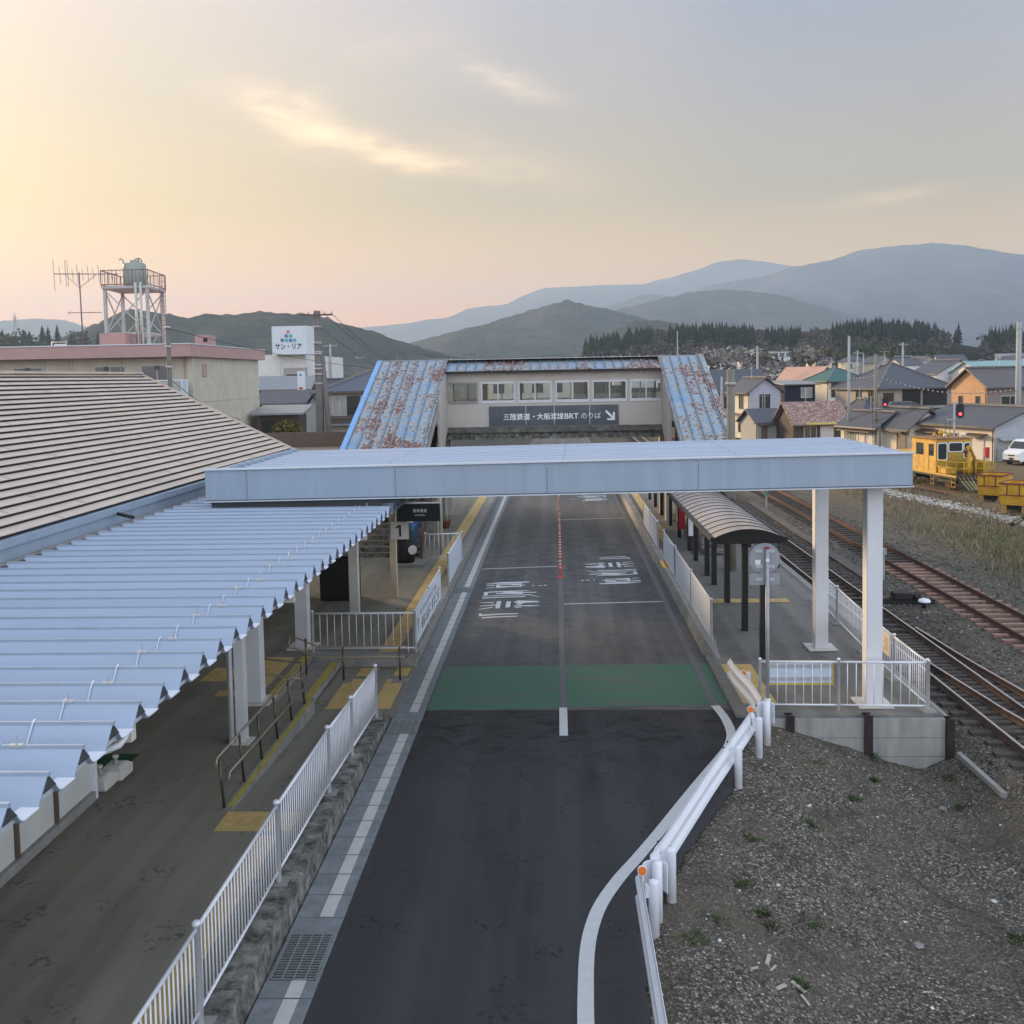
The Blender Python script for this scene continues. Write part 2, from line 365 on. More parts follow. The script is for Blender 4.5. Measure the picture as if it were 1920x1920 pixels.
# ------------------------------------------------------------------ ground sheet
EDGE = [(5, .88), (11.0, .92), (12.3, .97), (13.3, 1.16), (15.1, 1.80), (17.5, 2.92), (21.3, 3.86), (22, 3.88)]
def edge_x(y):
    for (a, b), (c, d) in zip(EDGE, EDGE[1:]):
        if y <= c: return b + (d - b) * max(0, (y - a)) / (c - a)
    return 3.88
def gz(x, y):
    """height of the ground"""
    n = noise.noise(Vector((x * .6, y * .6, 0))) * .07 + noise.noise(Vector((x * 2.3, y * 2.3, 5))) * .025
    if y < 24 and x < 8.4:
        e = edge_x(y)
        if x < e: return -.12
        t = min(1, (x - e) / 3.9); t = t * t * (3 - 2 * t)
        far = max(0, min(1, (x - 7.4) / 1.0))
        return (-.05 - 1.0 * t) * (1 - far) + -.60 * far + n * min(1, (x - e) * 2)
    if x < 7.9: return -.12
    if x < 14.8: return -.52 + n * .35
    if x < 24: return -.50 + n * 1.4
    if 32.4 < x < 50 and 71 < y < 86: return .06
    if x < 45 and y < 140: return -.32 + n * .3
    return -.35
xs = [-9000, -4000, -1500, -500, -200, -100, -50, -25, -12, -6, -3, 0, .6] + [.8 + .13 * i for i in range(64)] + [9.3 + .45 * i for i in range(36)] + [26, 28, 30, 32.2, 32.6, 34, 40, 46, 60, 100, 200, 500, 1500, 4000, 9000]
ys = [-3000, -500, -100, -20, 0, 4, 6, 8] + [9 + .14 * i for i in range(100)] + [23.2 + .5 * i for i in range(100)] + [74, 78, 82, 85, 88, 92, 105, 125, 160, 250, 400, 700, 1200, 2500, 5000, 9500]
mb = MB(); nx = len(xs)
mb.add([(x, y, gz(x, y)) for y in ys for x in xs], [(j * nx + i, j * nx + i + 1, (j + 1) * nx + i + 1, (j + 1) * nx + i) for j in range(len(ys) - 1) for i in range(nx - 1)], 0, True)
ground = struct('ground', mb, m_ground)

# ------------------------------------------------------------------ the bus road
YS = 21.76       # where the old and the new asphalt meet
mb = MB(); mb.prism([(-2.95, YS), (3.62, YS), (3.62, 25.5), (3.62, 176), (-2.95, 176)], -.15, 0.0)
road = struct('road', mb, m_old)
mb = MB(); pts = [(-2.95, 3), (.88, 3)] + [(b + .02 * math.sin(a * 9), a) for a, b in [(y, edge_x(y)) for y in [5 + .35 * i for i in range(48)]] if a < 21.5] + [(3.90, YS), (-2.95, YS)]
mb.prism(pts, -.15, -.001); struct('resurfaced_road', mb, m_new, road)
def strip(name, pts, wd, z, mat, parent, taper=None):
    """painted line along points, wd wide"""
    mb = MB(); pts = [Vector((p[0], p[1], 0)) for p in pts]; L = []; Rr = []
    for i, p in enumerate(pts):
        d = (pts[min(i + 1, len(pts) - 1)] - pts[max(i - 1, 0)]).normalized(); nn = Vector((d.y, -d.x, 0)) * (wd / 2)
        L.append((p.x - nn.x, p.y - nn.y, z)); Rr.append((p.x + nn.x, p.y + nn.y, z))
    n = len(pts)
    mb.add(L + Rr, [(i, i + 1, n + i + 1, n + i) for i in range(n - 1)])
    return struct(name, mb, mat, parent)
mb = MB(); mb.prism([(-2.93, YS + .01), (3.66, YS + .35), (3.70, 25.30), (-2.93, 25.08)], -.01, .004); struct('green_paving', mb, m_green, road)
strip('centre_line', [(0.03, 20.15), (0.03, 21.9)], .17, .008, m_whiteline, road)
strip('worn_centre_line', [(0.03, 21.9), (0.03, 25), (.03, 36.3)], .15, .008, m_faded, road)
strip('edge_line', [(3.32, 22.0), (3.32, 40), (3.33, 70), (3.35, 140)], .17, .008, m_faded, road)
cv = [(3.32, 22.0), (3.40, 21.2), (3.38, 20.3), (3.22, 19.6), (2.92, 18.9), (2.45, 17.9), (1.95, 16.8), (1.50, 15.8), (1.10, 14.95), (.78, 14.3), (.50, 13.6), (.35, 13.0), (.27, 12.4), (.23, 11.6), (.21, 10.6), (.20, 8), (.2, 5)]
cv2 = []
for i in range(len(cv) - 1):
    for k_ in range(5):
        t = k_ / 5; p0, p1, p2, p3 = cv[max(i - 1, 0)], cv[i], cv[i + 1], cv[min(i + 2, len(cv) - 1)]
        cv2.append(tuple(.5 * (2 * p1[a] + (p2[a] - p0[a]) * t + (2 * p0[a] - 5 * p1[a] + 4 * p2[a] - p3[a]) * t * t + (3 * p1[a] - p0[a] - 3 * p2[a] + p3[a]) * t ** 3) for a in (0, 1)))
strip('curved_edge_line', cv2 + [cv[-1]], .19, .008, m_whiteline, road)
strip('stop_line', [(-2.9, 38.1), (-.1, 38.5)], .13, .008, m_thin, road)
strip('stop_line', [(.12, 32.05), (3.24, 32.3)], .13, .008, m_thin, road)
strip('stop_line', [(.12, 51.1), (3.24, 51.5)], .13, .008, m_thin, road)
# road lettering: each stroke is (x, y) pairs in a 170 x 100 tracing grid, laid flat on the lane
ST = [[(372, 222), (700, 190), (1270, 178), (1268, 196), (900, 222), (372, 230)], [(362, 252), (545, 246), (545, 264), (362, 270)], [(345, 318), (525, 296), (525, 310), (345, 328)],
      [(572, 240), (880, 232), (880, 246), (640, 256), (640, 276), (880, 272), (880, 296), (560, 316)], [(880, 232), (1115, 216), (1105, 292), (880, 296), (880, 282), (1080, 274), (1080, 258), (880, 262)], [(1105, 250), (1175, 248), (1175, 264), (1105, 266)],
      [(1330, 262), (1370, 260), (1370, 276), (1330, 278)], [(1445, 262), (1540, 256), (1540, 268), (1445, 272)], [(1580, 250), (1635, 246), (1635, 264), (1580, 268)],
      [(305, 408), (420, 394), (720, 376), (1260, 362), (1260, 374), (720, 394), (400, 416), (385, 470), (310, 480)], [(560, 424), (720, 412), (720, 394), (900, 388), (1050, 392), (1130, 390), (1150, 400), (1420, 396), (1420, 414), (1140, 420), (1120, 438), (720, 440), (560, 440)],
      [(280, 488), (700, 462), (1180, 452), (1300, 452), (1420, 484), (1560, 490), (1420, 496), (1290, 468), (1180, 468), (700, 476), (280, 500)], [(272, 522), (600, 502), (1185, 486), (1185, 504), (600, 522), (272, 542)],
      [(240, 622), (510, 612), (510, 634), (240, 632)], [(215, 694), (560, 662), (560, 686), (215, 704)], [(195, 764), (490, 714), (490, 736), (195, 772)],
      [(580, 598), (676, 592), (645, 744), (550, 748)], [(785, 602), (882, 596), (862, 724), (762, 728)],
      [(955, 604), (1040, 578), (1440, 588), (1480, 600), (1480, 614), (1250, 626), (1150, 634), (1080, 672), (980, 664), (1040, 628), (955, 630)], [(940, 688), (1130, 680), (1300, 678), (1480, 682), (1480, 692), (1280, 704), (1100, 700), (1100, 708), (940, 710)], [(970, 724), (1110, 722), (1110, 734), (970, 738)],
      [(200, 862), (262, 856), (262, 882), (600, 860), (1045, 848), (1020, 866), (600, 882), (262, 908), (205, 916)], [(260, 936), (600, 916), (1020, 902), (1015, 918), (600, 938), (262, 958)]]
mb = MB()
for s_ in ST:
    g = [P(880 + a / 11.294, 1075 + b / 11.294, 0) for a, b in s_]
    mb.add([(p.x, p.y, .008) for p in g], [tuple(range(len(g)))])
struct('lane_lettering', mb, m_letter, road)
mb2 = MB(); mb2.add([(.30 - v[0] - .02, 70.75 - v[1], .008) for v in mb.v], mb.f); struct('lane_lettering', mb2, m_letter, road)
mb2 = MB(); mb2.add([(.30 - v[0] - .02, 94.5 - v[1], .008) for v in mb.v], mb.f); struct('lane_lettering', mb2, m_letter, road)

# ------------------------------------------------------------------ gutter, kerb, concourse and platforms
mb = MB(); y = 3.0
while y < 100:
    mb.box(-3.60, -2.96, y, y + .582, -.12, .012); y += .6
gut = struct('gutter', mb, m_gutter)
mb = MB(); y = 3.0
while y < 100:
    if not (11.8 < y < 12.9 or 20.2 < y < 21.2 or 34 < y < 34.8): mb.box(-3.29, -3.11, y + .006, y + .574, .0, .016)
    y += .6
struct('gutter_line', mb, m_gutline, gut)
m_grate = M('galvanised_grate', (.30, .33, .33), .5, .2, 20, metal=.4); m_dark = M('dark_void', (.012, .012, .012), .95)
for i, (y0, y1) in enumerate(((11.75, 12.75), (20.25, 21.05), (33.9, 34.6))):
    g = thing('drain_grate', ['steel drain grate in the gutter nearest the viewer, dead leaves at its edge', 'steel drain grate in the gutter at the near edge of the green crossing', 'steel drain grate in the gutter beside the banner fence'][i], 'drain grate', (-3.28, y0, .012), 'drain grates along the gutter')
    MB().box(-3.56, -3.0, y0, y1, .012, .018).build('pit', M('silted_pit', (.055, .06, .055), .95, .4, 6), g)
    mb = MB(); k_ = y0
    while k_ < y1: mb.box(-3.56, -3.0, k_, k_ + .014, .019, .032); k_ += .055
    for xx in (-3.56, -3.42, -3.28, -3.14, -3.015): mb.box(xx, xx + .015, y0, y1, .0195, .034)
    mb.build('grid', m_grate, g)
m_kerb = m_conc_dirty
mb = MB()
def slope_z(y):      # level of the near walkway, falling to the crossing
    return .35 - .29 * max(0, min(1, (y - 15.8) / (21.4 - 15.8)))
y = 3.0
while y < 21.2:
    y1 = min(y + 1.98, 21.3); a0, a1 = slope_z(y), slope_z(y1)
    if y1 > 21.2: mb.hexa(((-3.98, y, -.1), (-3.62, y, -.1), (-3.62, y1, -.1), (-3.9, y1, -.1)), ((-3.98, y, a0 + .02), (-3.66, y, a0 + .02), (-3.75, y1 - .25, a1 + .10), (-3.92, y1 - .25, a1 + .10)))
    else: mb.hexa(((-3.98, y, -.1), (-3.62, y, -.1), (-3.62, y1, -.1), (-3.98, y1, -.1)), ((-3.98, y, a0 + .02), (-3.66, y, a0 + .02), (-3.66, y1, a1 + .02), (-3.98, y1, a1 + .02)))
    y += 2.0
kerb = struct('kerb', mb, m_kerb)
# dirty side strip between fence and kerb
mb = MB()
mb.box(-12, -6.2, 2, 60, -.2, .35)
mb.box(-6.2, -5.46, 2, 21.35, -.2, .35)
mb.box(-5.46, -3.985, 2, 15.8, -.2, .3495)
n = 10
for i in range(n):
    ya, yb = 15.8 + 5.6 * i / n, 15.8 + 5.6 * (i + 1) / n
    mb.hexa(((-5.30, ya, -.2), (-3.985, ya, -.2), (-3.985, yb, -.2), (-5.30, yb, -.2)), ((-5.30, ya, slope_z(ya)), (-3.985, ya, slope_z(ya)), (-3.985, yb, slope_z(yb)), (-5.30, yb, slope_z(yb))))
mb.box(-5.46, -3.61, 21.4, 24.95, -.2, .06)
mb.box(-6.2, -3.95, 25.20, 90, -.2, .35)
conc = struct('concourse', mb, m_conc_floor)
mb = MB(); mb.box(-5.46, -5.30, 15.8, 21.4, -.2, .375); mb.box(-6.18, -5.5, 21.35, 24.95, -.1, .205)
mb.box(-6.2, -3.60, 24.95, 25.20, -.2, .365); y = 25.2
while y < 90: mb.box(-3.95, -3.62, y, y + 1.985, -.2, .362); y += 2.0
struct('concourse_edging', mb, m_concrete, conc)
mb = MB(); mb.box(-6.42, -6.22, 21.4, 24.9, .35, .354); mb.box(-5.70, -5.52, 21.4, 24.9, .205, .209); mb.box(-5.40, -5.315, 15.9, 21.3, .375, .379)
struct('step_edging', mb, m_yellow_strip, conc)
tactL = MB()
def tact(px4, z): return [P(a, b, z) for a, b in px4]
def tq(mbx, x0, x1, y0, y1, z):
    # raised warning tiles 30 cm square with fine joints
    nxx = max(1, round((x1 - x0) / .3)); nyy = max(1, round((y1 - y0) / .3)); ax = (x1 - x0) / nxx; ay = (y1 - y0) / nyy
    for i in range(nxx):
        for j in range(nyy): mbx.box(x0 + i * ax + .004, x0 + (i + 1) * ax - .004, y0 + j * ay + .004, y0 + (j + 1) * ay - .004, z - .004, z + .006)
tq(tactL, -4.58, -4.10, 25.25, 60, .35)
tq(tactL, -5.35, -4.15, 15.05, 15.75, .35)
tq(tactL, -4.62, -4.30, 3.0, 14.9, .35)
tq(tactL, -5.15, -4.65, 21.7, 23.9, .06); tq(tactL, -4.95, -4.5, 24.15, 24.85, .06)
tq(tactL, -4.15, -3.72, 21.7, 23.9, .06); tq(tactL, -4.05, -3.70, 24.15, 24.85, .06)
tq(tactL, -7.3, -6.6, 21.7, 24.8, .35); tq(tactL, -7.6, -7.3, 21.7, 22.1, .35)
tq(tactL, -8.3, -7.7, 22.8, 23.9, .35); tq(tactL, -7.7, -7.3, 23.0, 23.5, .35)
struct('tactile_paving', tactL, m_yellow)
# right platform: flush with the road at the crossing, rising to the platform level
def rz(y): return .055 + .25 * max(0, min(1, (y - 25.2) / 6.0))
mb = MB(); yy = [21.22, 25.2] + [25.2 + .75 * i for i in range(1, 9)] + [90]
for a, b in zip(yy, yy[1:]):
    x0 = 3.64 if a < 25.3 else 3.97
    mb.hexa(((x0, a, -1.3), (7.9, a, -1.3), (7.9, b, -1.3), (x0, b, -1.3)), ((x0, a, rz(a)), (7.9, a, rz(a)), (7.9, b, rz(b)), (x0, b, rz(b))))
plat = struct('platform', mb, m_pave)
mb = MB()
mb.hexa(((3.70, 25.45, -.1), (4.02, 25.45, -.1), (4.0, 26.2, -.1), (3.62, 26.2, -.1)), ((3.90, 25.55, .07), (3.99, 25.55, .07), (3.98, 26.2, .36), (3.72, 26.2, .36)))
y = 26.2
while y < 90: mb.hexa(((3.62, y, -.1), (3.98, y, -.1), (3.98, y + 1.98, -.1), (3.62, y + 1.98, -.1)), ((3.70, y, .36), (3.98, y, .36), (3.98, y + 1.98, .36), (3.70, y + 1.98, .36))); y += 2
mb.box(7.9, 8.12, 27, 90, -1, .32)
struct('platform_edging', mb, m_concrete, plat)
tq2 = MB(); tq(tq2, 4.22, 4.62, 31.4, 90, .306); tq(tq2, 4.62, 6.9, 30.75, 31.25, .30)
tq(tq2, 3.92, 4.65, 22.0, 25.0, .056); struct('tactile_paving', tq2, m_yellow)
# red and yellow mark on the kerb top
mb = MB(); mb.box(3.78, 4.14, 36.1, 37.5, .36, .366); tag(mb.build('warning_sheet', M('red_sheet', (.45, .10, .08), .6)), 'small red and yellow warning sheet on the kerb between two white panel fences', 'warning sheet')
ws = bpy.data.objects['warning_sheet']
MB().box(3.66, 3.775, 36.1, 37.5, .361, .367).build('yellow_edge', M('yellow_sheet', (.70, .48, .05), .6), ws)

# ------------------------------------------------------------------ railway tracks
m_rail = M('rail_steel', (.16, .12, .10), .4, .3, 5, metal=.6); m_railtop = M('polished_rail_top', (.62, .58, .55), .28, .1, 4, metal=.9)
m_rust = M('rusty_rail', (.115, .060, .042), .8, .3, 8); m_sleeper = M('old_sleeper', (.080, .066, .056), .9, .35, 4, .3, 25)
m_sl_new = M('new_sleeper', (.30, .185, .14), .85, .25, 4, .3, 25)
def rail_prof(p, s, d):
    """cross-section of a rail at a point"""
def add_track(label, pts, shiny, gauge=1.10, newspan=None, zr=-.30):
    t = thing('railway_track', label, 'railway track', (pts[0][0], pts[0][1], zr), 'railway tracks beside the platform')
    pv = [Vector((p[0], p[1], zr)) for p in pts]
    for s_ in (-1, 1):
        mb = MB(); mt = MB()
        for a, b in zip(pv, pv[1:]):
            d = (b - a).normalized(); nn = Vector((d.y, -d.x, 0)) * (gauge / 2 * s_)
            mb.bar(a + nn + Vector((0, 0, -.135)), b + nn + Vector((0, 0, -.135)), .125, .018)
            mb.bar(a + nn + Vector((0, 0, -.075)), b + nn + Vector((0, 0, -.075)), .018, .11)
            mb.bar(a + nn + Vector((0, 0, -.020)), b + nn + Vector((0, 0, -.020)), .065, .034)
            mt.bar(a + nn + Vector((0, 0, .0)), b + nn + Vector((0, 0, .0)), .05, .008)
        r_ = mb.build('rail', m_rail if shiny else m_rust, t)
        mt.build('rail_top', m_railtop if shiny else m_rust, r_)
    mo, mn = MB(), MB(); L = 0
    for a, b in zip(pv, pv[1:]):
        d = (b - a).normalized(); ln = (b - a).length; s0 = (.62 - L % .62) % .62; q_ = s0
        while q_ < ln:
            c = a + d * q_; nn = Vector((d.y, -d.x, 0)); tgt = mn if newspan and newspan[0] < c.y < newspan[1] else mo
            hw = 1.02 + random.uniform(-.05, .05)
            tgt.bar(c - nn * hw + Vector((0, 0, -.21)), c + nn * hw + Vector((0, 0, -.21)), .20, .13); q_ += .62
        L += ln
    o = mo.build('sleepers', m_sleeper, t); o['kind'] = 'stuff'
    if mn.v: o = mn.build('replaced_sleepers', m_sl_new, t); o['kind'] = 'stuff'; o['label'] = 'newer reddish sleepers'
add_track('shiny railed track running straight along the platform edge', [(9.66, 8), (9.66, 130), (9.2, 200), (7, 320)], True, newspan=None)
add_track('branch track curving away to the right from the platform track', [(12.4, 6), (11.6, 13), (10.9, 18), (10.28, 22.8), (9.98, 26.4), (9.80, 30)], True)
add_track('rusty brown track with reddish new sleepers across the weedy yard', [(13.5, 8), (13.5, 140), (13.0, 220)], False, gauge=1.14, newspan=(24, 41))
# ------------------------------------------------------------------ shared finishes
def glass_mat(name, tint=(.75, .8, .82), refl=.16):
    m = bpy.data.materials.new(name); m.use_nodes = True; t = m.node_tree; t.nodes.remove(t.nodes['Principled BSDF']); q = NB(t)
    tr = q.n('ShaderNodeBsdfTransparent'); tr.inputs[0].default_value = (*tint, 1)
    gl = q.n('ShaderNodeBsdfGlossy'); gl.inputs['Roughness'].default_value = .03
    lw = q.n('ShaderNodeLayerWeight'); lw.inputs[0].default_value = .35
    f = q.m('ADD', q.m('MULTIPLY', lw.outputs['Fresnel'], .6), refl, clamp=True)
    mx = q.n('ShaderNodeMixShader'); t.links.new(f, mx.inputs[0]); t.links.new(tr.outputs[0], mx.inputs[1]); t.links.new(gl.outputs[0], mx.inputs[2])
    t.links.new(mx.outputs[0], t.nodes['Material Output'].inputs[0]); return m
m_glass = glass_mat('window_glass', (.93, .95, .95), .10)
m_pane = M('dark_pane', (.035, .04, .042), .08, .3, .8, spec=.7)
m_steelroof = M('pale_steel_roof', (.385, .455, .57), .42, .04, 1.2, metal=.2, dirt=((.29, .34, .41), .5, .9), stretch=(.16, 2.2, 2.2))
m_fascia = M('steel_fascia', (.335, .41, .50), .5, .03, .8, metal=.15, dirt=((.25, .305, .36), .5, 1.0), stretch=(3.5, 3.5, .22))
m_trim = M('steel_trim', (.62, .67, .72), .45, .04, 2, metal=.2)
m_seam = M('seam_dark', (.10, .12, .15), .7)
m_white = M('white_paint_metal', (.76, .78, .82), .4, .03, 3, spec=.5)
m_offwhite = M('beige_white_metal', (.66, .63, .58), .5, .05, 3)
m_colm = M('column_paint', (.70, .71, .73), .45, .03, 2)
m_greycap = M('dark_grey_closure', (.055, .06, .065), .75, .1, 4)
m_tile = M('beige_roof_metal', (.62, .515, .42), .42, .07, 1.1, metal=.1, dirt=((.43, .385, .35), .5, .7))
m_lapshade = M('roof_lap_shade', (.020, .020, .026), .7)  # near-black colour stands in for the shade in the roof row laps
m_black = M('black_steel', (.012, .012, .012), .5)
m_beige = M('beige_wall', (.50, .465, .42), .8, .05, 1.5, dirt=((.42, .39, .35), .5, .9))
m_alum = M('aluminium', (.52, .53, .54), .4, .05, 3, metal=.5)
m_bronze = M('bronze_tube', (.135, .105, .080), .35, .15, 6, metal=.7)
m_bronze_top = M('bare_tube', (.42, .35, .27), .35, .15, 6, metal=.6)
m_beigepost = M('cream_post', (.56, .46, .33), .6, .08, 3)
m_rust_blue = rusty_blue()

# ------------------------------------------------------------------ folded plate canopy over the near concourse
ZR, ZV = 4.55, 4.385
c1 = thing('folded_canopy', 'low folded-plate steel canopy with dark triangular ends along the left side of the road', 'canopy', (-6, 14, .35))
prof = []; y0, y1 = 2.6, 21.0; ridges = [6.676 + .511 * i for i in range(-8, 35)]
for y in ridges: prof += [(y - .155, ZV), (y - .012, ZR), (y + .012, ZR), (y + .155, ZV)]
mb = MB()
for (a, za), (b, zb) in zip(prof, prof[1:]): mb.hexa(((-8.25, a, za - .012), (-3.50, a, za - .012), (-3.50, b, zb - .012), (-8.25, b, zb - .012)), ((-8.25, a, za), (-3.50, a, za), (-3.50, b, zb), (-8.25, b, zb)))
rf = mb.build('roof_sheet', m_steelroof, c1)
mb = MB()
for y in ridges: mb.box(-8.25, -3.49, y - .014, y + .014, ZR - .004, ZR + .026)
mb.build('ridge_seams', m_fascia, rf)
zm_ = ZV + .42 * (ZR - ZV)
for y in ridges:
    MB().add([(-3.49, y - .088, zm_), (-3.49, y + .088, zm_), (-3.49, y, ZR - .005), (-3.52, y - .085, zm_), (-3.52, y + .085, zm_), (-3.52, y, ZR - .03)], [(0, 1, 2), (5, 4, 3), (0, 3, 4, 1), (1, 4, 5, 2), (2, 5, 3, 0)]).build('end_closure', m_greycap, c1)
    MB().hexa([(-3.56, y - .15, ZV - .004), (-3.54, y - .15, ZV - .004), (-3.54, y + .15, ZV - .004), (-3.56, y + .15, ZV - .004)], [(-3.56, y - .092, zm_ - .003), (-3.54, y - .092, zm_ - .003), (-3.54, y + .092, zm_ - .003), (-3.56, y + .092, zm_ - .003)]).build('closure_foot', m_trim, c1)
    MB().box(-3.62, -3.485, y + .158, y + .353, ZV + .002, ZV + .010).build('valley_lip', m_white, c1)
for y in ridges: MB().box(-8.3, -8.22, y - .12, y + .12, ZV + .01, ZR - .03).build('back_closure', m_greycap, c1)
mb = MB(); xx = -4.13; pl = []
for y in ridges: pl += [(xx, y - .26, ZV + .015), (xx, y - .15, ZV + .015), (xx, y - .02, ZR + .018), (xx, y + .02, ZR + .034), (xx, y + .05, ZR - .03), (xx, y + .15, ZV + .015)]
mb.tube(pl, .007, 5); mb.build('lightning_wire', m_trim, c1)
mb = MB()
for i, y in enumerate(ridges):
    if i % 3 != 1: mb.tube([(-4.0 + .12 * math.sin(i * 2.1), y, ZR), (-4.0 + .12 * math.sin(i * 2.1), y, ZR + .10)], .008, 5); mb.box(-4.05 + .12 * math.sin(i * 2.1), -3.95 + .12 * math.sin(i * 2.1), y - .02, y + .02, ZR + .015, ZR + .03)
mb.build('wire_studs', m_alum, c1)
for y in (8.3, 18.9):
    p_ = thing('x', '', '') if False else None
    mb = MB(); mb.box(-6.10, -6.07, y - .08, y + .08, .35, ZV - .2); mb.box(-6.17, -6.0, y - .11, y - .08, .35, ZV - .2); mb.box(-6.17, -6.0, y + .08, y + .11, .35, ZV - .2)
    po = mb.build('post', m_colm, c1)
    MB().box(-6.27, -5.90, y - .2, y + .2, .352, .38).build('base_plate', m_offwhite, po)
    MB().tube([(-6.26, y - .1, .36), (-6.26, y - .1, ZV - .35), (-5.6, y - .1, ZV - .12), (-3.8, y - .1, ZV - .06)], .055, 10).build('downpipe', m_white, c1)
mb = MB(); mb.box(-6.16, -5.96, 2.6, 24.4, ZV - .2, ZV - .02); mb.box(-8.2, -8.05, 2.6, 24.4, ZV - .2, ZV - .02)
for y in (8.3, 13.6, 18.9): mb.box(-8.1, -3.6, y - .05, y + .05, ZV - .18, ZV - .03)
mb.build('beams', m_offwhite, c1)
MB().tube([(-3.55, 8.06, ZV - .02), (-3.55, 8.0, ZV - .05), (-3.57, 7.95, ZV - .09), (-3.66, 7.90, ZV - .12), (-3.9, 7.88, ZV - .14)], .030, 10).build('pipe_elbow', m_white, c1)
# windbreak wall
wb = thing('windbreak_wall', 'pale panel windbreak with brown posts below the near end of the folded canopy', 'wall', (-7.8, 12, .35))
mb = MB(); mb.box(-7.84, -7.78, 4, 16.2, .50, 2.75); mb.build('panel', M('pale_panel', (.60, .60, .56), .6, .05, 2), wb)
m_brown = M('brown_steel', (.115, .085, .065), .5)
for y in (4, 5.45, 6.9, 8.35, 9.8, 11.25, 12.7, 13.85, 15.0): MB().box(-7.79, -7.735, y - .04, y + .04, .35, 2.75).build('post', m_brown, wb)
MB().box(-7.86, -7.72, 16.2, 16.32, .35, 2.75).build('end_post', m_white, wb)
MB().box(-7.9, -7.70, 3.9, 16.2, .352, .50).build('sill', m_concrete, wb)
gq = P(206, 1432, .35); gm = MB(); gm.box(gq.x - .35, gq.x + .35, gq.y - .5, gq.y + .45, .352, .365); tag(gm.build('door_mat', M('green_mat', (.012, .075, .022), .9, .3, 30)), 'dark green mat on the paving beside the windbreak end', 'mat')
for i in range(2):
    b0 = P(188 + 30 * i, 1478 - 20 * i, .35)
    t = thing('weight_base', ['off-white plastic ballast tank nearest the windbreak wall', 'off-white plastic ballast tank with a spout, second from the windbreak wall'][i], 'weight', (b0.x, b0.y, .35), 'plastic weights under the canopy')
    mb = MB(); w_, d_, h_ = .21, .24, .26
    for (z0_, z1_, s0, s1) in ((0, .05, .8, 1), (.05, .19, 1, 1), (.19, h_, 1, .62)):
        mb.hexa([(b0.x + a * w_ * s0, b0.y + b * d_ * s0, .35 + z0_) for a, b in ((-1, -1), (1, -1), (1, 1), (-1, 1))], [(b0.x + a * w_ * s1, b0.y + b * d_ * s1, .35 + z1_) for a, b in ((-1, -1), (1, -1), (1, 1), (-1, 1))])
    mb.build('tank', m_offwhite, t, .02)
    MB().lathe([(.035, 0), (.035, .10), (.055, .10), (.055, .14)], (b0.x, b0.y, .35 + h_), 10).build('spout', m_offwhite, t)

# ------------------------------------------------------------------ station building with stepped metal roof
st = thing('station_building', 'station building with a broad beige stepped metal roof left of the road', 'building', (-13.8, 20, .35))
EX, EZ, RX, RZ, YA, YB = -8.62, 4.83, -13.84, 7.50, 3.0, 33.5
NR = 25; mb, md, mj = MB(), MB(), MB()
dxr, dzr = (RX - EX) / NR, (RZ - EZ) / NR
def bend(y, f):   # the roof sags a little towards the near end, as the photo shows
    t = max(0, (17 - y) / 14); return Vector((0, 0, .16 * t * t * (1 - f)))
ysg = [YA + (YB - YA) * i / 12 for i in range(13)]
for r_ in range(NR):
    for ya, yb in zip(ysg, ysg[1:]):
        c = []
        for f_, lift in ((r_, .055), (r_ + 1, .004)):
            for y in (ya, yb): c.append(Vector((EX + dxr * f_, y, EZ + dzr * f_ + lift)) + bend(y, f_ / NR))
        a, b, d, e = c[0], c[1], c[2], c[3]
        mb.quad(a, b, e, d)
        mb.quad(a + Vector((0, 0, -.012)), b + Vector((0, 0, -.012)), b, a)
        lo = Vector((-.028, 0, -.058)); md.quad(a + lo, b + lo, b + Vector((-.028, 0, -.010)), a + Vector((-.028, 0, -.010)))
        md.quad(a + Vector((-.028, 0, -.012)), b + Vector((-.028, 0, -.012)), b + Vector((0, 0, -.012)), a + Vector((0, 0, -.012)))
    y = YA + (r_ * 1.3) % 3.6
    while y < YB:
        p0 = Vector((EX + dxr * r_, y, EZ + dzr * r_ + .058)) + bend(y, r_ / NR); p1 = Vector((EX + dxr * (r_ + 1), y, EZ + dzr * (r_ + 1) + .007)) + bend(y, (r_ + 1) / NR)
        mj.bar(p0, p1, .016, .008); y += 3.6
ro = mb.build('roof', m_tile, st); md.build('step_shade', m_lapshade, ro); mj.build('sheet_joints', M('roof_joint', (.36, .32, .29), .6), ro)  # faces under each row lip are coloured as gap shade
mb = MB(); mb.hexa(((RX, YA, RZ - .1), (RX, YB, RZ - .1), (RX - 5.2, YB, EZ - .1), (RX - 5.2, YA, EZ - .1)), ((RX, YA, RZ), (RX, YB, RZ), (RX - 5.2, YB, EZ), (RX - 5.2, YA, EZ))); mb.build('rear_roof', m_tile, st)
mb = MB(); mb.box(RX - .14, RX + .14, YA, YB + .05, RZ + .015, RZ + .075); mb.build('ridge_cap', m_tile, st)
mb = MB(); mb.bar((EX, YB + .02, EZ + .01), (RX, YB + .02, RZ + .0), .05, .14); mb.bar((RX * 2 - EX, YB + .02, EZ), (RX, YB + .02, RZ), .05, .14); mb.build('verge', m_tile, st)
mb = MB(); mb.box(RX - 4.6, -9.1, YA + .5, YB - .4, .35, EZ - .1)
mb.add([(RX - 4.6, YB - .4, EZ - .1), (-9.1, YB - .4, EZ - .1), (RX, YB - .4, RZ - .2), (RX - 4.6, YA + .5, EZ - .1), (-9.1, YA + .5, EZ - .1), (RX, YA + .5, RZ - .2)], [(0, 1, 2), (5, 4, 3)])
mb.build('wall', m_beige, st)
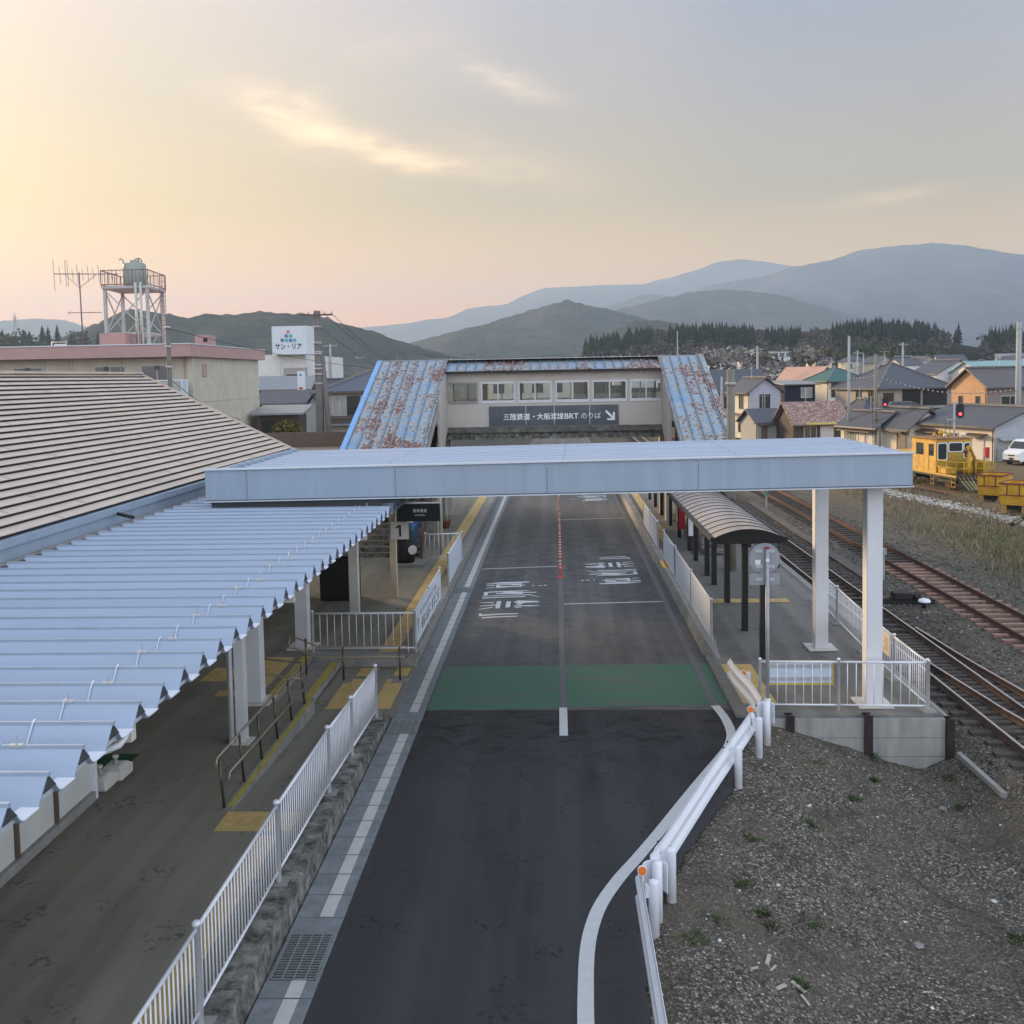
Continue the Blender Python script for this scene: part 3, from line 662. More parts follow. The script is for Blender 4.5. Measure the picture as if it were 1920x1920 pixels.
mb = MB(); mb.box(EX - .06, EX + .10, YA, YB, EZ - .13, EZ - .01); mb.box(EX + .02, EX + .04, YA, YB, EZ - .34, EZ - .13); mb.build('eave_gutter', m_fascia, st)
mb = MB(); mb.hexa(((EX + .04, YA, EZ - .38), (-8.2, YA, ZV + .03), (-8.2, 24.5, ZV + .03), (EX + .04, 24.5, EZ - .38)), ((EX + .04, YA, EZ - .34), (-8.2, YA, ZV + .06), (-8.2, 24.5, ZV + .06), (EX + .04, 24.5, EZ - .34))); mb.build('valley_flashing', m_concrete, st)
p = D(308, 941, 17.5); MB().tube([(EX + .12, 19.3, 4.70), (-8.15, 19.2, 4.64)], .035, 8).build('outlet_pipe', m_black, st)

# ------------------------------------------------------------------ the wide flat canopy across the road
XL, XR, YF, YB2 = -7.40, 7.20, 21.1, 26.6
def zt(x): return 5.385 + (x - XL) / (XR - XL) * .145        # top edge, rising slightly to the right
def zb(x): return 4.705 + (x - XL) / (XR - XL) * .135
c2 = thing('road_canopy', 'broad flat steel canopy with a deep blue-grey fascia spanning the whole road', 'canopy', (0, 24, 0))
seams = [XL] + [D(px, 900, YF).x for px in (463, 742, 1026, 1310)] + [XR]
for a, b in zip(seams, seams[1:]):
    mb = MB(); mb.hexa(((a + .004, YF, zb(a)), (b - .004, YF, zb(b)), (b - .004, YF + .03, zb(b)), (a + .004, YF + .03, zb(a))), ((a + .004, YF, zt(a) - .03), (b - .004, YF, zt(b) - .03), (b - .004, YF + .03, zt(b) - .03), (a + .004, YF + .03, zt(a) - .03)))
    f_ = mb.build('fascia_panel', m_fascia, c2)
    if b < XR:
        mb = MB()
        for i in range(9): mb.ball((b - .03, YF - .004, zb(b) + .05 + i * .07), .009, 6)
        mb.build('rivets', m_seam, f_)
mb = MB(); mb.bar((XL - .02, YF, zt(XL) - .012), (XR + .02, YF, zt(XR) - .012), .10, .036); mb.build('top_trim', m_trim, c2)
mb = MB(); mb.bar((XL - .02, YF + .005, zb(XL) - .012), (XR + .02, YF + .005, zb(XR) - .012), .08, .022); mb.build('bottom_trim', m_trim, c2)
mb = MB(); mb.bar((XL, YF - .012, zb(XL) + .012), (XR, YF - .012, zb(XR) + .012), .012, .018); mb.build('drip_groove', m_seam, c2)
mb = MB()
for x in (XL, XR): mb.hexa(((x, YF + .03, zb(x)), (x + .03 * (1 if x < 0 else -1), YF + .03, zb(x)), (x + .03 * (1 if x < 0 else -1), YB2, zb(x)), (x, YB2, zb(x))), ((x, YF + .03, zt(x) - .16), (x + .03 * (1 if x < 0 else -1), YF + .03, zt(x) - .16), (x + .03 * (1 if x < 0 else -1), YB2, zt(x) - .10), (x, YB2, zt(x) - .10)))
mb.hexa(((XL, YB2 - .03, zb(XL)), (XR, YB2 - .03, zb(XR)), (XR, YB2, zb(XR)), (XL, YB2, zb(XL))), ((XL, YB2 - .03, zt(XL) - .06), (XR, YB2 - .03, zt(XR) - .06), (XR, YB2, zt(XR) - .06), (XL, YB2, zt(XL) - .06)))
mb.build('side_fascia', m_fascia, c2)
mb = MB(); yk = YF + .06; prof = []
while yk < YB2 - .02:
    prof += [(yk, -.10), (yk + .11, -.10), (yk + .17, -.015), (yk + .33, -.015), (yk + .39, -.10)]; yk += .5
for (a, za), (b, zb_) in zip(prof, prof[1:]):
    u = [(XL + .5 if x < 0 else XR - .02, y_, zt(x) + z_ - .0) for x, y_, z_ in ((XL, a, za), (XR, a, za), (XR, b, zb_), (XL, b, zb_))]
    mb.hexa([(x, y_, z_ - .012) for x, y_, z_ in u], u)
mb.build('roof_sheet', m_steelroof, c2)
mb = MB(); yk = YF + .25
while yk < YB2: mb.box(XL + .46, XL + .62, yk - .05, yk + .05, zt(XL) - .02, zt(XL) + .05); mb.box(XL + .52, XL + .54, yk + .15, yk + .17, zt(XL) - .05, zt(XL) + .07); yk += .5
mb.box(XL + .02, XL + .5, YF + .06, YB2 - .05, zt(XL) - .10, zt(XL) - .06)
mb.build('edge_clips', m_fascia, c2)
mb = MB(); mb.hexa(((XL + .04, YF + .04, zb(XL) + .03), (XR - .04, YF + .04, zb(XR) + .03), (XR - .04, YB2 - .04, zb(XR) + .03), (XL + .04, YB2 - .04, zb(XL) + .03)), ((XL + .04, YF + .04, zb(XL) + .05), (XR - .04, YF + .04, zb(XR) + .05), (XR - .04, YB2 - .04, zb(XR) + .05), (XL + .04, YB2 - .04, zb(XL) + .05)))
mb.build('soffit', M('soffit_grey', (.32, .33, .34), .7), c2)
mb = MB()
for x in (-3.6, 0.1, 3.75):
    for i in range(10): mb.ball((x + .012 * i, YF + .3 + i * .5, zt(x) - .008), .012, 5)
mb.build('roof_bolts', m_seam, c2)
MB().box(-7.30, -3.7, 21.16, 21.2, 4.56, 4.72).build('gap_shade_strip', m_greycap, c2)  # added strip: hides the column stub, dark like the shaded gap
for (x, y, zz, hw) in ((6.66, 21.95, .055, .165), (6.66, 26.3, .055 + .05, .165), (-6.55, 21.35, .35, .165), (-6.62, 25.75, .35, .165)):
    mb = MB(); mb.box(x - hw, x + hw, y - hw, y + hw, zz + .02, zb(x) + .03)
    po = mb.build('column', m_colm, c2, .012)
    mb = MB(); mb.box(x - .36, x + .36, y - .36, y + .36, zz + .004, zz + .035); mb.build('base_plate', m_offwhite, po)

# ------------------------------------------------------------------ footbridge with rusty blue roofs
fb = thing('footbridge', 'covered footbridge with rust-blotched blue metal roofs and cream walls crossing the road', 'footbridge', (0, 49.5, 0))
YW = 48.0; XA, XB = -5.2, 4.9; BK = 51.3
wins = [(835.6, 895.6), (902.5, 965), (972.5, 1034), (1042, 1104), (1111, 1175), (1182, 1245)]
wz0, wz1 = 6.07, 6.93
def wall_with_windows(y0_, y1_, xr):
    mb = MB(); mb.box(XA, XB, y0_, y1_, 4.87, wz0); mb.box(XA, XB, y0_, y1_, wz1, 7.62)
    e = [XA] + [v for a, b in xr for v in (a, b)] + [XB]
    for a, b in zip(e[::2], e[1::2]):
        if b - a > .01: mb.box(a, b, y0_, y1_, wz0, wz1)
    return mb
xr = [(D(a + 2, 735, YW).x, D(b - 2, 735, YW).x) for a, b in wins]; xr[0] = (max(XA + .05, xr[0][0]), xr[0][1]); xr[-1] = (xr[-1][0], min(XB - .08, xr[-1][1]))
for nm, ya, yb in (('front_wall', YW, YW + .12), ('rear_wall', BK - .12, BK)):
    wl = wall_with_windows(ya, yb, xr).build(nm, m_beige, fb)
    for i, (a, b) in enumerate(xr):
        yf = ya - .03 if nm == 'front_wall' else ya + .02; mf = M('grey_sash', (.25, .245, .23), .5) if i == 0 else m_alum; mid = (a + b) / 2
        mb = MB(); mb.box(a - .06, b + .06, yf, yf + .09, wz0 - .10, wz0 + .04); mb.box(a - .06, b + .06, yf, yf + .09, wz1 - .03, wz1 + .05)
        for x in (a - .06, b - .0): mb.box(x, x + .06, yf + .001, yf + .088, wz0 + .04, wz1 - .03)
        mb.box(mid - .025, mid + .025, yf + .001, yf + .06, wz0 + .04, wz1 - .03)
        wf = mb.build('window', mf, fb)
        MB().box(a, b, yf + .045, yf + .05, wz0 + .04, wz1 - .03).build('pane', m_glass, wf)
mb = MB(); mb.box(XA, XB, YW + .12, BK - .12, 4.87, 4.95); mb.build('deck', m_concrete, fb)
mb = MB(); mb.box(XA - .12, XB + .12, YW - .05, BK + .05, 4.60, 4.868); mb.build('slab_edge', M('stained_slab', (.15, .145, .13), .9, .35, 3, .3, 30, dirt=((.03, .03, .027), .85, 2.5)), fb)
mb = MB(); mb.box(XA - .12, XB + .12, YW + .15, YW + .5, 4.28, 4.60); mb.box(XA - .12, XB + .12, BK - .5, BK - .15, 4.28, 4.60)
for x in (-4.2, -1.9, .3, 2.5, 4.4): mb.box(x - .09, x + .09, YW + .05, YW + .15, 4.36, 4.598)
mb.build('girder', m_conc_dirty, fb)
for x0, y0 in ((XA - .42, YW + .06), (XB + .12, YW + .06), (XA - .42, BK - .6), (XB + .12, BK - .6)): MB().box(x0, x0 + .3, y0, y0 + .54, .3, 4.598).build('pier', m_beige, fb)
m_rib = M('roof_rib', (.19, .26, .33), .6, .3, 3, dirt=((.16, .07, .05), .6, 2.5))
def roof_plane(name, x0, x1, pts, edge=0):
    """sheet roof along Y through (y, z) points with standing ribs and an edge flashing"""
    mb = MB(); mr = MB()
    for (ya, za), (yb, zb_) in zip(pts, pts[1:]):
        mb.hexa(((x0, ya, za - .04), (x1, ya, za - .04), (x1, yb, zb_ - .04), (x0, yb, zb_ - .04)), ((x0, ya, za), (x1, ya, za), (x1, yb, zb_), (x0, yb, zb_)))
        x = x0 + .10
        while x < x1 - .02: mr.bar((x, ya, za + .03), (x, yb, zb_ + .03), .05, .07); x += .43
    o = mb.build(name, m_rust_blue, fb); mr.build('roof_ribs', m_rib, o)
    if edge:
        mb = MB(); x = x0 - .02 if edge < 0 else x1 + .02
        for (ya, za), (yb, zb_) in zip(pts, pts[1:]): mb.bar((x, ya, za + .0), (x, yb, zb_ + .0), .22, .12)
        mb.build('edge_flashing', M('sky_blue_paint', (.21, .42, .72), .5, .08, 2) if edge < 0 else m_rust_blue, o)
    return o
roof_plane('stair_roof', -8.40, XA + .02, [(37.2, 3.45), (48.75, 8.03)], -1)
roof_plane('stair_roof', XB - .12, 6.75, [(37.2, 3.47), (48.75, 8.05)], 1)
roof_plane('bridge_roof', XA + .02, XB - .12, [(47.55, 7.53), (49.6, 8.08)])
roof_plane('rear_roof', -8.40, 6.75, [(51.7, 7.62), (49.6, 8.05)])
mb = MB(); mb.box(-8.45, 6.8, 48.75, 49.75, 8.04, 8.075); mb.build('ridge_flashing', M('dull_ridge', (.42, .40, .38), .6, .2, 2), fb)
mb = MB(); mb.box(XA + .05, XB - .15, 47.62, YW, 7.40, 7.46); mb.box(XA + .05, XB - .15, 47.56, 47.62, 7.40, 7.50); mb.build('eave_soffit', m_black, fb)
mb = MB()
for i in range(5): mb.lathe([(.07, 0), (.05, -.08), (.015, -.12)], (XA + 1.1 + i * 2.0, YW - .12, 7.40), 8)
mb.build('eave_lamps', m_offwhite, fb)
for sx, x0, x1 in ((-1, -7.95, -5.35), (1, 5.45, 6.6)):
    mb = MB(); N_ = 26; ys0, ye0 = 38.9, 47.9; z0_, z1_ = .35, 4.95
    for i in range(N_):
        ya = ys0 + (ye0 - ys0) * i / N_; mb.box(x0, x1, ya, ye0, z0_ + (z1_ - z0_) * i / N_ - (0 if i else 0), z0_ + (z1_ - z0_) * (i + 1) / N_)
    mb.box(x0, x1, ye0, BK, 4.7, z1_)
    stt = mb.build('stairs', m_conc_dirty, fb)
    mb = MB()
    for i in range(N_): ya = ys0 + (ye0 - ys0) * i / N_; mb.box(x0 + .05, x1 - .05, ya - .012, ya + .04, z0_ + (z1_ - z0_) * (i + 1) / N_ - .03, z0_ + (z1_ - z0_) * (i + 1) / N_ + .004)
    mb.build('nosings', M('stair_nosing', (.30, .27, .22), .7), stt)
    xi = XA - .04 if sx < 0 else XB + .04
    mb = MB(); prof = [(xi, 44.6, 3.2 + .0), (xi, 48, 4.9), (xi, 48, 7.55), (xi, 44.6, 6.25)]; mb.ext(prof, (-.1 * -sx * -1, 0, 0)); mb.build('stair_side_wall', m_beige, fb)
    mb = MB(); prof = [(xi - .02 * sx * -1, 40.5, 3.75), (xi - .02 * sx * -1, 44.6, 5.4), (xi - .02 * sx * -1, 44.6, 5.9), (xi - .02 * sx * -1, 40.5, 4.2)]; mb.ext(prof, (.06 * sx, 0, 0)); mb.build('side_sash', m_alum, fb)
    xo = -8.05 if sx < 0 else 6.62
    mb = MB(); prof = [(xo, 40.0, .3), (xo, 51.2, .3), (xo, 51.2, 7.6), (xo, 48.6, 7.75), (xo, 40.0, 4.3)]; mb.ext(prof, (.1 * sx, 0, 0)); mb.build('outer_wall', m_beige, fb)
# balustrade of the left stair
mb = MB(); y = 38.6
mb.bar((-5.25, 38.6, 1.35), (-5.25, 47.5, 5.9), .06, .06); mb.bar((-5.25, 38.6, .55), (-5.25, 47.5, 5.1), .05, .05)
while y < 47.4: z_ = .55 + (y - 38.6) * 4.55 / 8.9; mb.box(-5.262, -5.238, y, y + .025, z_, z_ + .8); y += .11
mb.box(-5.29, -5.21, 38.5, 38.6, .35, 1.4); mb.build('balustrade', m_brown, fb)
mb = MB()
for y in (40.0, 43.27, 46.63): mb.box(5.0, 5.14, y - .07, y + .07, .3, 3.45 + (y - 37.2) * .3965 - .05)
mb.build('stair_posts', m_black, fb)
# hanging sign of the bridge
s0 = D(917, 762, YW - .03); s1 = D(1160, 795, YW - .03)
bs = thing('direction_sign', 'dark slate sign board with white Japanese lettering and an arrow on the footbridge wall', 'sign', (s0.x, YW - .03, s1.z))
zt_, zb_ = 5.83, 4.905
MB().box(s0.x, s1.x, YW - .06, YW - .005, zb_, zt_).build('board', M('slate_board', (.062, .070, .090), .22, .25, .7, spec=.6), bs)
W_ = s1.x - s0.x
mb = MB()
for f_ in (.285, .505, .778): mb.box(s0.x + W_ * f_ - .012, s0.x + W_ * f_ + .012, YW - .066, YW - .06, zb_ + .01, zt_ - .01)
mb.build('panel_joints', m_alum, bs)
m_sgn = M('sign_white', (.80, .82, .82), .5)
def pxs(px): return s0.x + W_ * (px - 917) / (1160 - 917)
zc = zb_ + .27
for tx_, a_, b_, dz_, h_ in (('三陸鉄道', 944, 994, 0, .31), ('・', 999, 1003, .13, .06), ('大船渡線', 1007, 1057, 0, .31), ('BRT', 1059, 1085, .02, .26)): text('lettering', tx_, m_sgn, (pxs(a_), YW - .064, zc + dz_), (1, 0, 0), (0, 0, 1), pxs(b_) - pxs(a_), h_, bs, bold=.012)
text('lettering', 'のりば', m_sgn, (pxs(1090), YW - .064, zc + .02), (1, 0, 0), (0, 0, 1), pxs(1127) - pxs(1090), .28, bs)
ax, az_ = pxs(1145), zb_ + .42
mb = MB(); mb.bar((ax - .22, YW - .068, az_ + .22), (ax + .12, YW - .068, az_ - .12), .008, .10, 0, Vector((0, 1, 0)).cross(Vector((1, 0, -1))).normalized())
mb.box(ax - .16, ax + .20, YW - .072, YW - .064, az_ - .22, az_ - .13); mb.box(ax + .11, ax + .20, YW - .072, YW - .064, az_ - .13, az_ + .16); mb.build('arrow', m_sgn, bs)

# ------------------------------------------------------------------ covered way behind the big canopy (left platform)
cw = thing('platform_canopy', 'dark low platform roof on cream posts behind the big canopy on the left', 'canopy', (-6, 33, .35))
mb = MB(); mb.box(-8.6, -4.55, 27.0, 38.0, 3.55, 3.68); mb.build('roof', M('dark_canopy_deck', (.06, .06, .06), .8), cw)
mb = MB(); mb.box(-8.6, -4.55, 26.95, 27.05, 3.40, 3.70); mb.build('edge_beam', m_black, cw)
for (x, y, wd) in ((-6.02, 29.5, .13), (-5.2, 31.66, .10)): MB().box(x - wd, x + wd, y - wd, y + wd, .35, 3.55).build('post', m_offwhite if wd > .12 else m_beigepost, cw)
for (x, y) in ((-4.95, 42.2), (-4.80, 41.0)): MB().box(x - .09, x + .09, y - .09, y + .09, .35, 4.3).build('post', m_beigepost, cw)
MB().tube([(-4.62, 39.6, .35), (-4.62, 39.6, 4.3)], .055, 8).build('drain_pipe', m_alum, cw)
n1 = thing('number_sign', 'cream square sign with a black figure 1 on the cream platform post', 'sign', (-5.2, 31.5, 2.2))
a = D(732, 979, 31.5); b = D(766, 1011, 31.5)
MB().box(a.x, b.x, 31.49, 31.55, b.z, a.z).build('board', m_offwhite, n1)
mb = MB(); mb.box(a.x + .27, a.x + .33, 31.478, 31.488, b.z + .09, b.z + .45); mb.bar((a.x + .17, 31.483, b.z + .36), (a.x + .29, 31.483, b.z + .43), .006, .055, 0, UP); mb.build('figure', m_black, n1)
go = thing('platform_sign', 'black hanging sign board with white Japanese and small English lettering', 'sign', (-4.3, 31.4, 2.9))
a = D(744, 945, 31.3); b = D(825, 977, 31.3)
MB().box(a.x, b.x, 31.3, 31.42, b.z, a.z).build('board', M('sign_black', (.010, .014, .013), .35), go)
MB().box(a.x + .25, b.x + .01, 31.29, 31.43, a.z, a.z + .03).build('hood', m_alum, go)
text('lettering', '降車専用', m_sgn, (a.x + .50, 31.3, b.z + .27), (1, 0, 0), (0, 0, 1), .42, .115, go)
text('lettering', 'Get off only', m_sgn, (a.x + .56, 31.3, b.z + .155), (1, 0, 0), (0, 0, 1), .30, .07, go)
# dark things at the foot of the stairs
dk = thing('dark_cabinet', 'black cabinet beside the pale post at the foot of the left stairs', 'cabinet', (-7.2, 30.5, .35))
MB().box(-7.45, -6.3, 31.2, 31.9, .37, 1.75).build('body', m_black, dk, .02); MB().box(-7.40, -6.35, 31.18, 31.2, .5, 1.65).build('door', M('cabinet_door', (.02, .02, .022), .4), dk)
bp = D(763, 1073, 37.2)
db = thing('covered_statue', 'dark rounded covered figure on a low plinth beside the stair balustrade', 'statue', (bp.x, 37.2, .35))
MB().box(bp.x - .55, bp.x + .7, 36.7, 37.9, .352, .45).build('plinth', m_concrete, db)
MB().lathe([(.33, .1), (.36, .5), (.34, 1.0), (.26, 1.3), (.14, 1.5), (.05, 1.56)], (bp.x - .05, 37.3, .35), 12).build('cover', M('dark_cover', (.022, .022, .024), .7, .2, 5, .4, 10), db)
MB().disc((bp.x + .26, 36.98, .95), (.5, -1, 0), .17, .02, 14).build('plate', m_offwhite, db)
for i, (px, py) in enumerate(((770, 1012), (777, 1000))):
    q_ = D(px, py, 39.2 + i * 1.5)
    t = thing('blue_drum', ['blue plastic drum leaning by the stair balustrade, nearer one', 'blue plastic drum behind the other by the stair balustrade'][i], 'drum', (q_.x, q_.y, .35), 'blue drums by the stairs')
    MB().lathe([(.22, 0), (.25, .06), (.27, .7), (.27, 1.0), (.22, 1.25), (.1, 1.3)], (q_.x, q_.y, .35), 12).build('body', M('blue_plastic', (.025, .10, .22), .4, .2, 4), t)
    MB().lathe([(.12, 0), (.13, .12)], (q_.x, q_.y, 1.65), 10).build('cap', m_white, t)
for i, px in enumerate((826, 836)):
    q_ = P(px, 990, .35)
    t = thing('flower_pot', ['reddish clay planter with pale plants, left of two on the platform', 'reddish clay planter with pale plants, right of two on the platform'][i], 'planter', (q_.x, q_.y, .35), 'planters on the left platform')
    MB().lathe([(.15, 0), (.24, .32), (.26, .34), (.26, .38)], (q_.x, q_.y, .35), 10).build('pot', M('clay', (.22, .085, .065), .8), t)
    mb = MB()
    for k_ in range(40):
        a_ = random.uniform(0, 6.28); r_ = random.uniform(0, .2); h_ = random.uniform(.1, .35); c = Vector((q_.x + r_ * math.cos(a_), q_.y + r_ * math.sin(a_), .70)); e = c + Vector((random.uniform(-.1, .1), random.uniform(-.1, .1), h_))
        mb.add([c, c + Vector((.03, .02, .02)), e], [(0, 1, 2)])
    mb.build('plants', M('pale_plants', (.20, .23, .15), .9), t)

# ------------------------------------------------------------------ curved shelter
def shelter(label, y0_, y1_, posts):
    t = thing('shelter', label, 'shelter', (5.0, y0_, .2), 'curved black shelters on the right platform')
    x0, x1 = 4.05, 5.98; n = 12; ze = 2.80; cs = []
    for i in range(n + 1):
        f_ = i / n; cs.append((x0 + (x1 - x0) * f_, ze + .26 * (1 - (2 * f_ - 1) ** 2)))
    mb = MB()
    for (xa, za), (xb, zb_) in zip(cs, cs[1:]): mb.add([(xa, y0_, za), (xb, y0_, zb_), (xb, y1_, zb_), (xa, y1_, za)], [(0, 1, 2, 3)], 0, True)
    mb.build('roof_sheet', m_shelter, t)
    mb = MB(); y = y0_
    while y <= y1_ + .01:
        for (xa, za), (xb, zb_) in zip(cs, cs[1:]): mb.bar((xa, y, za + .008), (xb, y, zb_ + .008), .028, .014)
        y += .72
    for (xx, zz) in (cs[0], cs[-1]): mb.bar((xx, y0_, zz), (xx, y1_, zz), .10, .10)
    mb.bar((5.02, y0_, 2.66), (5.02, y1_, 2.66), .10, .16)
    mb.build('ribs', m_black, t)
    mb = MB(); mb.add([(x, y0_ - .01, z) for x, z in cs] + [(x1, y0_ - .01, ze - .12), (x0, y0_ - .01, ze - .12)] + [(x, y0_ + .04, z) for x, z in cs] + [(x1, y0_ + .04, ze - .12), (x0, y0_ + .04, ze - .12)],
        [tuple(range(n + 3))[::-1], tuple(range(n + 3, 2 * n + 6))] + [(i, (i + 1) % (n + 3), (i + 1) % (n + 3) + n + 3, i + n + 3) for i in range(n + 3)]); mb.build('end_panel', m_black, t)
    for y in posts: MB().box(4.95, 5.11, y - .08, y + .08, rz(y), 2.6).build('post', m_black, t)
    return t
m_shelter = M('bronze_polycarbonate', (.40, .345, .31), .25, .12, .8, spec=.6, dirt=((.52, .46, .42), .6, .5))
shelter('curved bronze-tinted shelter roof on black posts along the right platform', 27.15, 37.9, (27.9, 30.83, 33.4, 34.95, 37.8))
shelter('far curved shelter on black posts beyond the footbridge', 49.6, 58.2, (50.2, 53.4, 56.6))
bp = MB(); bp.box(4.97, 5.10, 25.44, 25.57, .06, 2.75); bp.box(4.9, 5.17, 25.40, 25.44, 2.0, 2.7); tag(bp.build('black_post', m_black), 'slim black post directly behind the round road sign', 'post')
rb = thing('red_banner', 'red upright banner leaning between the shelter posts', 'banner', (5.6, 41, .3)); q_ = D(1279, 1000, 42.5)
MB().box(q_.x - .12, q_.x + .12, 42.5, 42.54, .75, 2.3).build('cloth', M('red_cloth', (.42, .025, .04), .8), rb); MB().tube([(q_.x + .02, 42.56, .3), (q_.x + .02, 42.56, 2.4)], .02, 6).build('pole', m_white, rb)
cb = thing('notice_board', 'small white notice board standing among the shelter posts', 'notice board', (5.4, 38.6, .3)); q_ = D(1298, 993, 39.2)
MB().box(q_.x - .14, q_.x + .14, 39.2, 39.24, 1.0, 1.75).build('board', m_white, cb); MB().box(q_.x - .02, q_.x + .02, 39.24, 39.28, .3, 1.4).build('leg', m_black, cb)
# ------------------------------------------------------------------ fences
m_bolt = M('bolt_dark', (.06, .06, .07), .5)
def post(mb, x, y, z, h, r=.032):
    mb.lathe([(r, 0), (r, h), (r * 1.15, h), (r * 1.15, h + .025), (r * .7, h + .045)], (x, y, z), 10)
def bar_fence(label, pts, group, h=1.06, pitch=.125, bot=.14, foot=False, mat=None, top=None, cat='fence', name='railing', r=.032):
    """posts at pts (x, y, z), a panel of upright bars in every bay"""
    mat = mat or m_white
    t = thing(name, label, cat, pts[0], group)
    for p in pts:
        mb = MB(); post(mb, *p, h, r); po = mb.build('post', mat, t)
        if foot: MB().box(p[0] - .14, p[0] + .14, p[1] - .14, p[1] + .14, p[2] - .05, p[2] + .03).build('footing', m_concrete, po)
    for a, b in zip(pts, pts[1:]):
        a, b = Vector(a), Vector(b); L = (b - a).length; mb = MB(); u = Vector((0, 0, 1))
        mb.tube([a + u * (h - .04), b + u * (h - .04)], .024, 8); mb.tube([a + u * bot, b + u * bot], .020, 8)
        n = max(2, round(L / pitch))
        for i in range(1, n): p = a + (b - a) * (i / n); mb.tube([p + u * bot, p + u * (h - .04)], .0105, 6)
        pa = mb.build('bar_panel', mat, t)
        mb = MB(); d = (b - a).normalized()
        for p, s_ in ((a, 1), (b, -1)):
            for zz in (h - .04, bot): mb.ball(p + d * .07 * s_ + u * zz - Vector((0, .022, 0)), .011, 5)
        mb.build('bolts', m_bolt, pa)
    return t
def panel_fence(label, pts, group, h=1.10, bot=.10):
    t = thing('panel_fence', label, 'fence', pts[0], group)
    for p in pts: mb = MB(); post(mb, *p, h); mb.build('post', m_white, t)
    for a, b in zip(pts, pts[1:]):
        a, b = Vector(a), Vector(b); mb = MB(); u = Vector((0, 0, 1)); d = (b - a).normalized(); nn = Vector((d.y, -d.x, 0)) * .012
        mb.hexa((a - nn + u * bot, a + nn + u * bot, b + nn + u * bot, b - nn + u * bot), (a - nn + u * (h - .06), a + nn + u * (h - .06), b + nn + u * (h - .06), b - nn + u * (h - .06)))
        pn = mb.build('sheet', m_panel, t)
        mb = MB(); mb.tube([a + u * (h - .04), b + u * (h - .04)], .024, 8); mb.tube([a + u * bot, b + u * bot], .020, 8); mb.build('rails', m_white, pn)
    return t
m_panel = M('white_sheet', (.62, .67, .74), .45, .04, 1.5)
G1 = 'white bar railings'; G2 = 'white solid panel fences'
bar_fence('long white bar railing beside the near walkway, left of the kerb', [(-3.90, y, slope_z(y)) for y in (4.4, 7.4, 10.35, 13.45, 16.55, 18.45, 21.0)], G1, pitch=.115, h=1.12, bot=.17, foot=True, r=.042)
bar_fence('white bar railing facing the viewer at the front of the left platform', [(-6.2, 25.08, .36), (-3.62, 25.08, .36)], G1, foot=True, pitch=.185)
bar_fence('white railing carrying the printed banner on the left platform edge', [(-3.66, 25.12, .36), (-3.66, 28.0, .36), (-3.66, 30.85, .36)], G1)
panel_fence('short white panel fence on the left platform edge past the banner', [(-3.66, 33.2, .36), (-3.66, 37.8, .36)], G2)
bar_fence('white bar railing across the left platform, beside the yellow tiles further back', [(-5.02, 37.9, .35), (-3.66, 38.1, .35)], G1, pitch=.17)
bn = thing('banner', 'white banner with dark handwritten-style marks and a coloured wedge, tied to a railing', 'banner', (-3.62, 28, .5))
MB().box(-3.635, -3.625, 25.22, 30.75, .52, 1.36).build('cloth', M('banner_cloth', (.66, .70, .76), .7, .03, 2), bn)
mb = MB(); rr = random.Random(5)
def glyphs(mb, ya, yb, za, zb_, n):
    for i in range(n):
        y0_ = ya + (yb - ya) * (i + .12) / n; y1_ = ya + (yb - ya) * (i + .88) / n
        for k_ in range(4):
            hz = rr.random() < .5; yy = rr.uniform(y0_, y1_); zz = rr.uniform(za, zb_); wd = (zb_ - za) * .07
            if hz: mb.bar((-3.619, y0_ + rr.random() * .1, zz), (-3.619, y1_, zz + rr.uniform(-.04, .04)), wd, .004, 0, Vector((1, 0, 0)))
            else: mb.bar((-3.619, yy, za), (-3.619, yy + rr.uniform(-.08, .08), zb_), wd, .004, 0, Vector((1, 0, 0)))
glyphs(mb, 26.1, 30.3, .66, .95, 8); mb.build('large_marks', m_black, bn)
mb = MB(); glyphs(mb, 26.1, 29.6, 1.08, 1.22, 9); mb.build('small_marks', M('grey_marks', (.22, .24, .28), .7), bn)
mb = MB(); mb.add([(-3.619, 25.5, 1.15), (-3.619, 25.85, 1.05), (-3.619, 25.7, .7)], [(0, 1, 2)]); mb.build('green_wedge', M('wedge_green', (.20, .42, .44), .7), bn)
mb = MB(); mb.add([(-3.617, 25.52, 1.13), (-3.617, 25.68, 1.08), (-3.617, 25.6, .88)], [(0, 1, 2)]); mb.build('orange_wedge', M('wedge_orange', (.55, .30, .14), .7), bn)
# right side
kz = .36
panel_fence('longest white panel fence on the right kerb, nearest the crossing', [(3.84, 25.95, kz), (3.84, 29.9, kz), (3.84, 33.8, kz)], G2)
panel_fence('middle white panel fence on the right kerb beside the red warning sheet', [(3.85, 34.2, kz), (3.85, 37.7, kz)], G2)
panel_fence('third white panel fence along the right kerb', [(3.85, 40.0, kz), (3.85, 43.2, kz), (3.85, 46.5, kz)], G2)
zr_ = .055
fe = bar_fence('white bar railing closing the near end of the right platform above the concrete wall', [(4.20, 21.56, zr_ - .02), (5.83, 21.5, zr_ - .02), (7.64, 21.42, zr_ - .02)], G1, pitch=.175, h=1.10)
pp = [(7.66, 21.42), (7.66, 23.6), (7.66, 25.9), (7.66, 28.4), (7.66, 30.9)]
bar_fence('white bar railing along the track side of the right platform', [(x, y, rz(y) + .0) for x, y in pp], G1, pitch=.12, foot=True)
bar_fence('green bar railing along the track edge of the far right platform', [(7.72, y, .31) for y in (36.2, 39.5, 42.8, 46.1, 49.4, 52.7)], 'green railing', mat=M('green_paint', (.05, .17, .12), .5), pitch=.2)
a = D(1443, 1239, 21.62); b = D(1563, 1284, 21.62)
